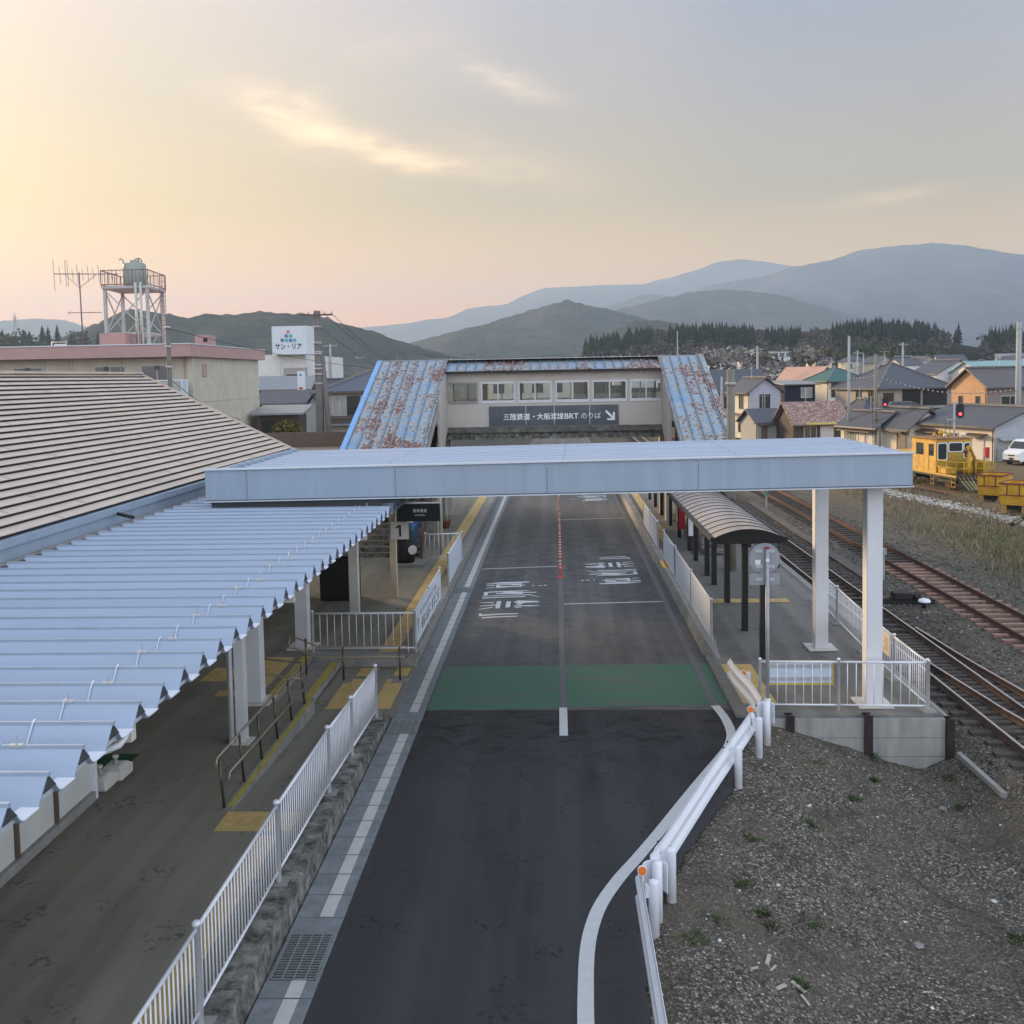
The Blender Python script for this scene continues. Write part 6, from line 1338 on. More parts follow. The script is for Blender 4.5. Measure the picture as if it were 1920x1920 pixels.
# ------------------------------------------------------------------ white store with roof billboard
stq = D(482, 666, 135); q1 = D(578, 720, 135)
sb = thing('store_building', 'long white windowless store building behind the old houses', 'building', (stq.x, 135, 0))
MB().box(stq.x - 6, q1.x - .5, 135, 160, -.3, stq.z).build('wall', WHT, sb); a = D(532, 690, 134.8); b = D(577, 727, 134.8)
MB().box(a.x, b.x, 134.7, 135 - .002, b.z, a.z).build('dark_panel', GREY, sb); MB().box(a.x + .4, b.x - .5, 134.6, 134.698, b.z, b.z + 1.8).build('dark_opening', m_black, sb)
bb = thing('billboard', 'white rooftop billboard with a pyramid of coloured squares and dark green katakana', 'billboard', (D(545, 640, 133).x, 133, stq.z))
a = D(509, 612, 133); b = D(575, 664, 133); m_bb = M('billboard_white', (.66, .70, .74), .6, .03, 1)
MB().hexa([(a.x, 133, b.z), (b.x, 133, b.z), (b.x + .6, 136, b.z), (a.x, 136, b.z)], [(a.x, 133, a.z), (b.x, 133, a.z), (b.x + .6, 136, a.z), (a.x, 136, a.z)]).build('box', m_bb, bb)
kk = 133 / 1923
def sq(px, py, mat): c = D(px, py, 132.95); MB().box(c.x - 3 * kk, c.x + 3 * kk, 132.96, 132.998, c.z - 3 * kk, c.z + 3 * kk).build('logo_square', mat, bb)
BR, BBL, BGN = M('logo_red', (.58, .20, .22), .6), M('logo_blue', (.10, .19, .42), .6), M('logo_green', (.10, .42, .31), .6)
sq(540, 622, BR); sq(536.5, 630, BBL); sq(544.8, 630, BGN); sq(529, 638, BBL); sq(537, 638, BGN); sq(544.7, 638, BBL); sq(552.6, 638, BGN)
c = D(516, 655.5, 132.96); text('lettering', 'サン・リア', M('logo_dark_green', (.03, .13, .11), .6), (c.x, 132.99, c.z), (1, 0, 0), (0, 0, 1), 51 * kk, 11 * kk, bb, lift=.01, bold=.035)
vs_b = thing('upright_sign', 'tall white upright sign with a small blue triangle and red foot', 'sign', (D(565, 713, 95).x, 95, 5.5)); a = D(557, 696, 95); b = D(572, 731, 95)
MB().box(a.x, b.x, 95, 95.2, b.z, a.z).build('board', m_bb, vs_b); MB().add([D(560, 705, 94.98), D(567, 705, 94.98), D(563.5, 699, 94.98)], [(0, 1, 2)]).build('triangle', M('sign_blue', (.12, .32, .45), .6), vs_b); MB().box(a.x + .15, b.x - .2, 94.97, 94.998, b.z + .05, b.z + .25).build('red_marks', M('sign_red', (.5, .05, .05), .6), vs_b); MB().box((a.x + b.x) / 2 - .1, (a.x + b.x) / 2 + .1, 95.05, 95.15, 0, b.z).build('leg', m_galv, vs_b)

# ------------------------------------------------------------------ poles and wires
m_pole = M('concrete_pole', (.16, .155, .145), .85, .12, 3, dirt=((.09, .085, .075), .5, 2)); m_polew = M('pale_pole', (.36, .38, .38), .8, .08, 3); m_wire = M('wire_black', (.02, .02, .022), .6); m_ins = M('insulator', (.40, .38, .36), .5)
GP = 'utility poles'
def pole(label, px, py, Y, r0=.18, r1=.12, arms=(), mat=None, zb=-.4, bands=(), stay=None):
    p = D(px, py, Y); t = thing('utility_pole', label, 'utility pole', (p.x, Y, zb), GP)
    MB().tube([(p.x, Y, zb), (p.x, Y, p.z)], r0, 12, 0, r1).build('shaft', mat or m_pole, t)
    for (dz, half) in arms:
        mb = MB(); mb.bar((p.x - half, Y - .15, p.z - dz), (p.x + half, Y - .15, p.z - dz), .09, .09); a_ = mb.build('crossarm', m_brown if mat is None else m_galv, t)
        for s_ in (-.95, -.5, .5, .95): MB().lathe([(.04, 0), (.05, .06), (.03, .14), (.02, .16)], (p.x + half * s_, Y - .15, p.z - dz + .04), 8).build('insulator', m_ins, a_)
    for dz in bands: MB().tube([(p.x, Y, p.z - dz - .05), (p.x, Y, p.z - dz + .05)], r1 + .04, 12).build('band', m_ins, t)
    if stay: MB().tube([(p.x + stay[0], Y + .1, zb), (p.x + .1, Y + .05, p.z - stay[1])], r1 * .8, 8).build('brace', mat or m_pole, t)
    return p
P1 = pole('tall dark braced pole with banded shaft between the flats and the footbridge', 594, 583, 55, .235, .19, ((.22, .87),), None, -.3, (.85, 1.7, 1.75, 2.2, 2.3, 2.9, 3.1, 3.4, 3.9), (.8, 1.2))
P2 = pole('dark bare pole standing in front of the flats', 314, 599, 45, .12, .095, (), None, 0, (.35, 1.2, 2.1))
P3 = pole('concrete pole rising just right of the shelter roof', 1370, 692, 35.8, .17, .135, (), M('yellowed_pole', (.19, .18, .14), .85, .12, 3), .3, (.5,))
P4 = pole('slim tall pole beside the low cream house', 1592, 630, 97, .15, .11, (), m_polew)
P5 = pole('short slim pole in front of the large hipped house', 1642, 664, 93, .17, .13, (), M('brown_pole', (.22, .21, .17), .8))
P6 = pole('tall pale pole at the right edge of the picture', 1911, 603, 88, .26, .2, ((.6, .3),), m_polew)
P7 = pole('pale pole with crossarm behind the navy house', 1420, 649, 160, .2, .15, ((.5, .9),), m_polew)
P8 = pole('pale pole with crossarms behind the large hipped house', 1693, 642, 165, .2, .15, ((.4, .7), (2.2, 1.3)), m_polew)
P9 = pole('thin pale pole with crossarm left of the white-gabled roofs', 1608, 657, 190, .18, .14, ((.5, .9),), m_polew)
P10 = pole('thin pole just behind the right end of the footbridge roof', 1270, 620, 150, .13, .06, (), m_polew)
P11 = pole('distant pole with crossarm above the left house roof', 619, 645, 150, .2, .15, ((.3, 1.0),), m_polew)
P12 = pole('distant thin pole right of the left house ridge', 675, 668, 120, .12, .08, ((.2, .5),), m_pole)
P13 = pole('thin pole beside the footbridge roof line in the middle distance', 1619, 663, 190, .14, .1, (), m_polew)
P14 = pole('short thin pole at the right foot of the rusty roof', 1353, 706, 120, .14, .11, (), m_polew)
def wire(label, a, b, sag=.4, r=.014, beads=0):
    a, b = Vector(a), Vector(b); n = 14; pts = [a + (b - a) * (i / n) - UP * (sag * 4 * (i / n) * (1 - i / n)) for i in range(n + 1)]
    mb = MB(); mb.tube(pts, r, 5); o = mb.build('power_line', m_wire); tag(o, label, 'power line', 'overhead power lines')
    if beads:
        for i in range(beads):
            f_ = (i + .5) / beads; p = a + (b - a) * f_ - UP * (sag * 4 * f_ * (1 - f_)); MB().ball(p, .085, 6).build('marker_bead', m_ins, o)
LW = 'thin black wire among others alike in the overhead bundle'
for dx_, dz in ((.8, .15), (.45, .2), (.2, .9)): wire('wire from the tall braced pole falling behind the blue stair roof', (P1.x + dx_, 55, P1.z - dz), (-15, 120, 8.5 - dz), 1.2)
wire('wire from the bare pole running to the low annex', (P2.x, 45, P2.z - .4), (-7, 90, 8), .9)
wire('slack wire from the bare pole down to the flats side', (P2.x, 45, P2.z - 2.6), (P2.x + 2.2, 48, P2.z - 4.6), .3)
wire('wire crossing in front of the flats to the left edge', (P2.x + .2, 45, P2.z - 3.2), (-34, 38, 8.2), .3)
wire('beaded wire strung between the slim pole and the right edge pole', (P5.x, 93, P5.z - 1.9), (P6.x, 88, P6.z - 5.6), .9, .012, 30)
wire('beaded wire strung from the slim tall pole to its neighbour', (P4.x, 97, P4.z - 3.9), (P5.x, 93, P5.z - 1.9), .15, .012, 8)
for dz in (.4, 2.2):
    wire('wire from the crossarmed pole behind the hipped house to the left', (P8.x, 165, P8.z - dz), (P7.x, 160, P7.z - .6 - dz), 1.6, .022)
    wire('wire from the crossarmed pole behind the hipped house to the right', (P8.x, 165, P8.z - dz), (70, 150, P8.z + 1 - dz), 1.6, .022)
wire('dark wire above the footbridge ridge', (-19, 150, 10.5), (P10.x, 150, 11.3), 1.0, .02)
wire('second dark wire above the footbridge ridge', (-24, 150, 11.2), (2, 150, 10.4), .8, .02)
for px, lab in ((745, 'small dark line bracket above the left end of the footbridge roof'), (880, 'small dark line bracket above the middle of the footbridge roof')):
    p = D(px, 662, 130); t = thing('line_bracket', lab, 'utility pole', (p.x, 130, 0)); MB().tube([(p.x, 130, 0), (p.x, 130, p.z)], .10, 6).build('shaft', m_pole, t); MB().bar((p.x - .9, 130, p.z - .2), (p.x + .9, 130, p.z - .2), .1, .1).build('crossarm', m_brown, t)
py = thing('pylon', 'distant lattice power pylon on the far left hills', 'pylon', (D(28, 640, 1100).x, 1100, D(28, 640, 1100).z - 6))
a = D(28, 588, 1100); zb0 = D(28, 640, 1100).z - 6; mb = MB()
for s_ in (-1, 1):
    for d_ in (-1, 1): mb.tube([(a.x + s_ * 3.2, 1100 + d_ * 3, zb0), (a.x, 1100, a.z)], .22, 4)
for k_ in range(7): z_ = zb0 + (a.z - zb0) * k_ / 7; w_ = 3.2 * (1 - k_ / 7); z2 = zb0 + (a.z - zb0) * (k_ + 1) / 7; mb.tube([(a.x - w_, 1097, z_), (a.x + w_ * .8, 1097, z2)], .15, 4); mb.tube([(a.x + w_, 1097, z_), (a.x - w_ * .8, 1097, z2)], .15, 4)
mb.build('tower', m_polew, py)
for dz in (5, 9, 13): MB().bar((a.x - 4, 1100, a.z - dz), (a.x + 4, 1100, a.z - dz), .35, .35).build('crossarm', m_polew, py)
# ------------------------------------------------------------------ rail vehicles, van, signals
m_yel = M('machine_yellow', (.62, .36, .025), .5, .12, 2, dirt=((.30, .11, .03), .75, 1.6)); m_yel2 = M('machine_olive', (.43, .285, .03), .5, .1, 2, dirt=((.25, .12, .03), .6, 1.6)); m_chass = M('chassis_black', (.018, .016, .015), .6, .2, 4); m_redrim = M('rust_rim', (.16, .045, .035), .8, .3, 4)
m_stripe = M('dull_stripe', (.26, .21, .09), .7, .2, 5); m_lampw = M('lamp_glass', (.70, .70, .68), .15)
def yellow_rail(mb, pts): mb.tube(pts, .028, 6)
rc_ = thing('rail_motor_car', 'yellow track maintenance motor car with crane and striped skirt on the yard track', 'rail vehicle', (0, 0, 0))
MB().box(-1.25, 1.25, 0, 9, .80, 1.02).build('frame', m_chass, rc_)
mb = MB(); mb.hexa(((-1.25, -.06, .75), (1.25, -.06, .75), (1.25, 0, .75), (-1.25, 0, .75)), ((-1.3, -.06, 1.0), (1.3, -.06, 1.0), (1.3, 0, 1.0), (-1.3, 0, 1.0))); mb.ext([(-1.25, -.04, .76), (1.25, -.04, .76), (.95, -.35, .12), (-.95, -.35, .12)], (0, .05, 0)); sk = mb.build('skirt', m_chass, rc_)
mb = MB()
for s_ in (-1, 1):
    for k_ in range(4):
        x = s_ * (.25 + k_ * .24); a = Vector((x, -.06, .74)); b = Vector((x - s_ * .34 if k_ > 0 else x - s_ * .2, -.36, .16)); w_ = Vector((.07, 0, 0)); mb.quad(a - w_, a + w_, b + w_ - Vector((0, .012, 0)), b - w_ - Vector((0, .012, 0)))
    for k_ in range(5): x = s_ * (.15 + k_ * .25); mb.quad((x - .05, -.064, .98), (x + .05, -.064, .98), (x + .05 - s_ * .15, -.064, .78), (x - .05 - s_ * .15, -.064, .78))
mb.build('stripes', m_stripe, sk)
for y in (2.0, 6.6):
    for s_ in (-1, 1): MB().disc((s_ * .56, y, .40), (1, 0, 0), .40, .13, 20).build('wheel', m_rust, rc_)
    MB().tube([(-.56, y, .4), (.56, y, .4)], .06, 8).build('axle', m_chass, rc_)
    MB().box(-.8, .8, y - .9, y + .9, .45, .78).build('bogie', m_chass, rc_)
mb = MB()
prof = [(-1.2, 1.03), (1.2, 1.03), (1.2, 2.95), (1.08, 3.10), (-1.08, 3.10), (-1.2, 2.95)]; mb.ext([(x, 2.5, z) for x, z in prof], (0, 3.0, 0)); cab = mb.build('cab', [m_yel], rc_)
MB().box(-1.23, 1.23, 2.40, 5.6, 3.102, 3.17).build('cab_roof', M('cab_roof_brown', (.24, .13, .06), .7, .2, 3), cab)
MB().box(-1.17, 1.17, 2.485, 2.498, 1.10, 2.92).build('front_sheet', m_yel2, cab)
def win(parent, x0, x1, z0_, z1_, y=2.47, fr=.06):
    w_ = MB(); r_ = .09
    out = [(x0 + r_, z0_), (x1 - r_, z0_), (x1, z0_ + r_), (x1, z1_ - r_), (x1 - r_, z1_), (x0 + r_, z1_), (x0, z1_ - r_), (x0, z0_ + r_)]
    w_.ext([(x, y, z) for x, z in out], (0, .012, 0)); f_ = w_.build('window', m_white, parent)
    cxx, czz = (x0 + x1) / 2, (z0_ + z1_) / 2; w_ = MB(); w_.ext([(cxx + (x - cxx) * (1 - fr * 2 / (x1 - x0)), y - .008, czz + (z - czz) * (1 - fr * 2 / (z1_ - z0_))) for x, z in out], (0, .006, 0)); w_.build('pane', m_pane, f_)
win(cab, -1.12, -.44, 1.78, 2.90); win(cab, -.38, .60, 2.28, 2.92); win(cab, .64, 1.12, 1.85, 2.90)
for y0_, y1_ in ((2.75, 3.3), (4.0, 4.9)): o = MB().box(-1.215, -1.202, y0_, y1_, 2.05, 2.8).build('side_window', m_pane, cab)
MB().box(-1.22, -1.202, 3.35, 3.95, 1.15, 2.8).build('side_door', m_yel, cab)
MB().box(-1.15, 1.15, 5.5, 8.9, 1.03, 2.05).build('engine_hood', m_yel, rc_); MB().box(-1.1, -.5, 1.4, 2.4, 1.03, 1.40).build('tool_locker', m_yel, rc_); MB().box(.75, 1.25, .5, 2.3, 1.03, 1.85).build('equipment_box', m_yel2, rc_)
mb = MB(); mb.lathe([(.26, 0), (.24, .3), (.18, .7), (.2, 1.0)], (.30, 1.3, 1.03), 12); cr_ = mb.build('crane_column', m_yel, rc_)
mb = MB(); mb.bar((.30, 1.3, 1.95), (.12, 1.25, 2.55), .16, .2); mb.bar((.12, 1.25, 2.55), (.34, 1.3, 2.72), .14, .16); mb.bar((.34, 1.3, 2.70), (1.02, 1.8, 1.85), .13, .15); mb.build('crane_boom', m_yel, cr_); MB().ball((.04, 1.22, 2.40), .14, 8).build('crane_joint', M('crane_brown', (.12, .05, .03), .7), cr_)
for nm, pts in (('railing', [(-1.22, .1), (-.72, .1), (-.40, .1)]), ('railing', [(.02, .05), (.55, .05), (1.15, .05)]), ('railing', [(-1.22, 2.3), (-1.22, 1.2), (-1.22, .1)])):
    mb = MB()
    for (x, y) in pts: yellow_rail(mb, [(x, y, 1.02), (x, y, 1.85)])
    for z_ in (1.45, 1.85): yellow_rail(mb, [(pts[0][0], pts[0][1], z_), (pts[-1][0], pts[-1][1], z_)])
    mb.build(nm, m_yel, rc_)
mb = MB()
for y in (5.8, 7.0, 8.6): yellow_rail(mb, [(-1.22, y, 1.02), (-1.22, y, 1.95)])
for z_ in (1.5, 1.95): yellow_rail(mb, [(-1.22, 5.8, z_), (-1.22, 8.6, z_)])
mb.build('railing', m_yel, rc_); MB().box(-1.27, -1.20, 0, 9, .92, 1.03).build('side_sill', m_yel, rc_)
for y in (.15, 2.6, 5.6):
    mb = MB(); mb.tube([(-1.26, y, .95), (-1.26, y, .30)], .022, 5); mb.tube([(-1.26, y + .4, .95), (-1.26, y + .4, .30)], .022, 5)
    for z_ in (.32, .6): mb.bar((-1.26, y, z_), (-1.26, y + .4, z_), .05, .03)
    mb.build('step_ladder', m_yel, rc_)
for (x, y, r_, m_) in ((-.55, 2.6, .11, m_lampw), (.75, 2.6, .12, m_lampw), (-.9, 3.2, .12, m_yel), (.1, 3.3, .12, m_yel), (-.2, 3.6, .2, m_yel)): MB().tube([(x, y, 3.17), (x, y, 3.22 + r_)], .03, 6).build('lamp_stem', m_yel, cab); MB().ball((x, y, 3.24 + r_), r_, 10).build('roof_lamp', m_, cab)
f0 = P(1838, 915, -.3); place(rc_, (25.35, 63.2, -.32), R(9.5), first=True)
yt = add_track('weed-grown yard track under the yellow motor car', [(25.6, 57), (24.5, 63.5), (21.5, 81), (18.5, 100)], False)
add_track('sidings track in front of the terraced houses', [(34, 66), (31.0, 76), (26, 92), (20.5, 110), (14, 130)], False)
add_track('second siding nearer the terraced houses', [(37, 67), (33.8, 78), (28.5, 95), (22.6, 113)], False)
def bin_(label, loc, rz_, group):
    t = thing('ballast_wagon', label, 'wagon', (0, 0, 0), group)
    W_, L_ = .62, .95
    mb = MB(); o0 = [(-W_, -L_, .50), (W_, -L_, .50), (W_, L_, .50), (-W_, L_, .50)]; o1 = [(-W_ * 1.08, -L_ * 1.04, 1.02), (W_ * 1.08, -L_ * 1.04, 1.02), (W_ * 1.08, L_ * 1.04, 1.02), (-W_ * 1.08, L_ * 1.04, 1.02)]; o2 = [(x, y, 1.62) for x, y, z in o1]
    i2 = [(x * .93, y * .93, 1.62) for x, y, z in o1]; i0 = [(x * .9, y * .9, .62) for x, y, z in o0]
    for a, b in ((o0, o1), (o1, o2), (i2, i0)):
        for k_ in range(4): mb.quad(a[k_], a[(k_ + 1) % 4], b[(k_ + 1) % 4], b[k_])
    mb.quad(*o0); mb.quad(*i0); mb.build('hopper', m_yel, t)
    mb = MB()
    for k_ in range(4): mb.bar(o2[k_], o2[(k_ + 1) % 4], .09, .07); mb.bar(o1[k_], o1[(k_ + 1) % 4], .035, .05)
    mb.build('rim', m_redrim, t)
    for s_ in (-1, 1):
        MB().bar((-W_ * 1.09, s_ * .4, 1.03), (-W_ * 1.09, s_ * .4, 1.58), .05, .04).build('stiffener', m_redrim, t)
        MB().bar((s_ * .3, -L_ * 1.05, 1.03), (s_ * .3, -L_ * 1.05, 1.58), .05, .04).build('stiffener', m_redrim, t)
    for sx in (-1, 1):
        for s_ in (-1, 1): MB().box(sx * W_ * .8 - .12, sx * W_ * .8 + .12, s_ * L_ * .75 - .12, s_ * L_ * .75 + .12, 0.05, .50).build('foot_block', M('block_wood', (.45, .27, .10), .8), t)
    MB().box(-W_ * .6, W_ * .6, -L_ * .7, L_ * .7, .22, .5).build('underframe', m_chass, t)
    t.location = loc; t.rotation_euler = (0, 0, rz_); return t
b1 = P(1866, 946, -.45); b2 = P(1918, 966, -.45)
bin_('rusty yellow ballast wagon right behind the motor car skirt', (b1.x + .35, b1.y + .9, -.45), R(-38), 'yellow ballast wagons')
bin_('rusty yellow ballast wagon cut by the right edge of the picture', (b2.x + .15, b2.y + .9, -.45), R(-38), 'yellow ballast wagons')
bar_ = thing('striped_boom', 'black and yellow striped metal boom lying in the dry grass', 'barrier', (0, 0, 0)); a = P(1896, 984, -.3); b = P(1935, 962, .2)
MB().bar(a, b, .16, .16).build('bar', m_chass, bar_); mb = MB(); d_ = b - a; mb.bar(a + d_ * .12 + Vector((-.02, -.09, .02)), a + d_ * .5 + Vector((-.02, -.09, .02)), .03, .10); mb.build('stripe', m_stripe, bar_); bar_.location = (0, 0, 0)
# van
vn = thing('white_van', 'small white one-box van parked by the shuttered gable at the right edge', 'van', (0, 0, 0))
side = [(0, .28), (0, .85), (.10, 1.02), (.62, 1.16), (1.10, 1.74), (1.45, 1.84), (3.1, 1.86), (3.32, 1.70), (3.36, .9), (3.34, .28)]
mb = MB(); mb.ext([(x, -.72, z) for x, z in side], (0, 1.44, 0)); mb.build('body', m_white, vn, .04)
mb = MB(); mb.hexa(((.66, -.64, 1.20), (.66, .64, 1.20), (.69, .64, 1.18), (.69, -.64, 1.18)), ((1.08, -.58, 1.70), (1.08, .58, 1.70), (1.12, .58, 1.68), (1.12, -.58, 1.68))); mb.v = [(x - .02, y, z + .015) for x, y, z in mb.v]; mb.build('windscreen', m_pane, vn)
for s_ in (-1, 1):
    mb = MB(); mb.ext([(.95, s_ * .725, 1.12), (1.22, s_ * .725, 1.62), (1.85, s_ * .725, 1.66), (1.85, s_ * .725, 1.12)], (0, s_ * .006, 0)); mb.ext([(1.95, s_ * .725, 1.12), (1.95, s_ * .725, 1.66), (3.0, s_ * .725, 1.66), (3.1, s_ * .725, 1.12)], (0, s_ * .006, 0)); mb.build('side_windows', m_pane, vn)
    for x in (.72, 2.75):
        w_ = MB().disc((x, s_ * .66, .29), (0, 1, 0), .29, .17, 20).build('tyre', m_black, vn); MB().disc((x, s_ * .735, .29), (0, 1, 0), .17, .03, 16).build('rim', m_alum, w_)
    MB().box(-.012, .02, s_ * .58 - .13, s_ * .58 + .13, .66, .84).build('headlight', m_lampw, vn)
    MB().box(.85, 1.0, s_ * .72, s_ * .86, 1.15, 1.32).build('mirror', m_white, vn)
MB().box(-.016, .01, -.28, .28, .70, .78).build('grille', m_black, vn); MB().box(-.03, .0, -.17, .17, .44, .58).build('number_plate', M('plate_dark', (.06, .05, .03), .5), vn); MB().box(-.025, .02, -.70, .70, .28, .42).build('bumper', m_black, vn)
v0 = D(1888, 862, 76.4); place(vn, (v0.x + .3, 76.4, .06), R(30), first=True)
# signals
m_redlit = M('signal_red_lit', (.5, .02, .03), .3, emit=(1.0, .04, .06, 3.0))
def signal(label, px, py, Y, hh, zb_):
    c = D(px, py, Y); t = thing('railway_signal', label, 'signal', (c.x - .25, Y, zb_), 'railway signals'); s_ = hh
    mb = MB(); out = [(c.x + s_ * .26 * math.cos(a), c.z + (s_ * .24 if math.sin(a) > 0 else -s_ * .24) + s_ * .26 * math.sin(a)) for a in [6.2832 * i / 24 for i in range(24)]]
    mb.ext([(x, Y - .06, z) for x, z in out], (0, .06, 0)); mb.build('head', m_black, t)
    MB().tube([(c.x - .36, Y + .05, zb_), (c.x - .36, Y + .05, c.z + .6 * s_)], .07, 8).build('mast', m_polew if hh > .9 else m_pole, t); MB().bar((c.x - .36, Y + .03, c.z), (c.x, Y + .03, c.z), .08, .1).build('bracket', m_galv, t)
    MB().disc((c.x, Y - .075, c.z - s_ * .22), (0, 1, 0), s_ * .10, .02, 14).build('lamp', m_redlit, t)
    for k_ in (.25, .02): mb = MB(); mb.disc((c.x, Y - .07, c.z + s_ * k_), (0, 1, 0), s_ * .10, .015, 14); mb.build('unlit_lamp', m_chass, t)
    mb = MB(); x = c.x - .95
    for dx_ in (0, .32): mb.tube([(x + dx_, Y + .1, zb_), (x + dx_, Y + .1, c.z - .5 * s_)], .018, 5)
    z_ = zb_ + .2
    while z_ < c.z - .5 * s_: mb.tube([(x, Y + .1, z_), (x + .32, Y + .1, z_)], .012, 5); z_ += .3
    mb.build('ladder', m_wire, t); MB().box(c.x - .8, c.x - .3, Y - .02, Y + .3, c.z - .62 * s_, c.z - .56 * s_).build('landing', m_galv, t)
signal('nearer red railway signal on a pale mast above the yellow motor car', 1800, 770, 72, 1.05, -.4)
signal('smaller red railway signal in front of the hipped house wing', 1659, 754, 86, .88, -.4)
for px, py, Y, lab in ((1720, 826, 86, 'red hose box at the foot of the brown-door cottage'), (1850, 848, 79, 'red hose box beside the pale door of the long terraced house')):
    p = D(px, py, Y); t = thing('hose_box', lab, 'hose box', (p.x, Y, -.35), 'red hose boxes'); MB().box(p.x - .16, p.x + .16, Y - .15, Y + .1, p.z - .38, p.z + .38).build('box', M('hose_red', (.45, .03, .04), .5), t); MB().box(p.x - .03, p.x + .03, Y - .03, Y + .03, -.35, p.z - .38).build('stand', m_galv, t)
p = P(1843, 873, -.35); t = thing('mesh_gate', 'thin green mesh gate panel standing by the hose box', 'gate', (p.x, p.y, -.35)); mb = MB(); q_ = P(1880, 876, -.35)
for k_ in range(11): f_ = k_ / 10; x, y = p.x + (q_.x - p.x) * f_, p.y + (q_.y - p.y) * f_; mb.tube([(x, y, -.35), (x, y, 1.0)], .012, 4)
for z_ in (-.3, .3, 1.0): mb.tube([(p.x, p.y, z_), (q_.x, q_.y, z_)], .02, 5)
mb.build('mesh', M('mesh_green', (.14, .24, .22), .6), t)
# track-side equipment
p = P(1682, 1128, -.45); pm = thing('point_machine', 'dark point machine with drive rods between the two tracks', 'point machine', (p.x, p.y, -.5))
MB().box(p.x - .75, p.x + 1.2, p.y - .12, p.y + .16, -.50, -.36).build('bed', m_chass, pm); MB().box(p.x - .15, p.x + .45, p.y - .2, p.y + .24, -.36, -.12).build('motor', m_chass, pm, .03); MB().tube([(p.x - 1.6, p.y - .05, -.33), (p.x + .1, p.y - .05, -.30)], .03, 6).build('rod', m_rail, pm); MB().tube([(p.x - 1.6, p.y + .12, -.36), (p.x + .1, p.y + .12, -.33)], .03, 6).build('rod', m_rail, pm); MB().disc((p.x + .62, p.y - .05, -.3), (1, -1, 0), .13, .2, 12).build('handwheel', m_chass, pm)
p = P(1733, 1136, -.45); lm = thing('marker_lamp', 'low white domed marker beside the point machine', 'marker', (p.x, p.y, -.5)); MB().lathe([(.07, 0), (.07, .2)], (p.x, p.y, -.52), 10).build('stem', m_chass, lm); MB().lathe([(.20, 0), (.20, .03), (.15, .09), (.05, .12)], (p.x, p.y, -.32), 16).build('dome', m_white, lm)
p = P(1656, 1085, -.45); rl2 = thing('relay_box', 'grey relay post with a blue-black box beside the rusty track', 'relay box', (p.x, p.y, -.5)); MB().box(p.x - .04, p.x + .04, p.y - .04, p.y + .04, -.5, .62).build('post', m_galv, rl2); MB().box(p.x - .09, p.x + .09, p.y - .1, p.y + .05, .45, .68).build('head', m_galv, rl2); MB().box(p.x - .26, p.x - .05, p.y - .1, p.y + .1, .05, .5).build('box', M('dark_blue_box', (.03, .035, .06), .5), rl2)
p = P(1437, 953, -.45); rl3 = thing('small_marker_post', 'small green-grey marker post far up beside the platform track', 'marker', (p.x, p.y, -.5)); MB().box(p.x - .04, p.x + .04, p.y - .04, p.y + .04, -.5, .3).build('post', m_galv, rl3); MB().box(p.x - .12, p.x + .12, p.y - .05, p.y + .05, .25, .62).build('head', M('marker_green', (.12, .19, .15), .6), rl3)
mb = MB(); a, b = P(1797, 1414, -.6), P(1884, 1492, -.66); mb.bar(a, b, .10, .10); tag(mb.build('concrete_beam', m_concrete), 'thin concrete strip lying in the ballast beside the end wall', 'concrete beam')
# plank walkway between the tracks
mb = MB()
for i in range(12): y = 37 + i * 2.0; mb.box(11.2, 11.65, y, y + 1.96, -.50, -.45)
tag(mb.build('cable_trough', M('trough_lid', (.12, .10, .085), .9, .2, 3)), 'line of brown cable trough lids between the two tracks', 'cable trough')

# ------------------------------------------------------------------ loose stones, weeds, twigs
rg = random.Random(3)
def stone(mb, c, r, rg):
    v = []; n = 5
    for k_, (zz, rr_) in enumerate(((-.5, .6), (.05, 1.0), (.5, .55))):
        for i in range(n): a = 6.283 * i / n + rg.uniform(-.3, .3) + k_ * .5; q_ = r * rr_ * rg.uniform(.75, 1.2); v.append((c.x + q_ * math.cos(a), c.y + q_ * math.sin(a) * 1.0, c.z + r * zz * rg.uniform(.6, .9)))
    mb.add(v, [tuple(range(n))[::-1], tuple(range(2 * n, 3 * n))] + [(k_ * n + i, k_ * n + (i + 1) % n, (k_ + 1) * n + (i + 1) % n, (k_ + 1) * n + i) for k_ in range(2) for i in range(n)])
mb = MB()
for i in range(20000):
    y = 9.2 + 13.3 * rg.random(); x = edge_x(min(y, 21.4)) + .02 + rg.random() ** 1.1 * (8.9 - edge_x(min(y, 21.4)))
    if y > 21 and x < 8.1: continue
    dm = noise.noise(Vector((x * .5, y * .5, 2)))
    if dm > .0 and rg.random() < .7: continue
    r_ = rg.uniform(.007, .020) if rg.random() < .96 else rg.uniform(.02, .045)
    stone(mb, Vector((x, y, gz(x, y) + r_ * .15)), r_, rg)
m_st = stones_mat('gravel_stones', [(0, (.11, .099, .083)), (.45, (.168, .151, .125)), (.8, (.245, .22, .182)), (.93, (.355, .325, .275)), (.98, (.58, .55, .50)), (1, (.78, .75, .70))])
tag(mb.build('gravel_stones', m_st), 'loose grey gravel covering the bank beside the guard rail', 'gravel', None, 'stuff')
mb = MB()
for i in range(13000):
    y = 9.5 + (55 - 9.5) * rg.random() ** 1.7; x = rg.uniform(8.2, 14.6) if rg.random() < .8 else rg.uniform(14, 18)
    r_ = rg.uniform(.022, .05) * (1 if y < 30 else 1.3); stone(mb, Vector((x, y, gz(x, y) + r_ * .2)), r_, rg)
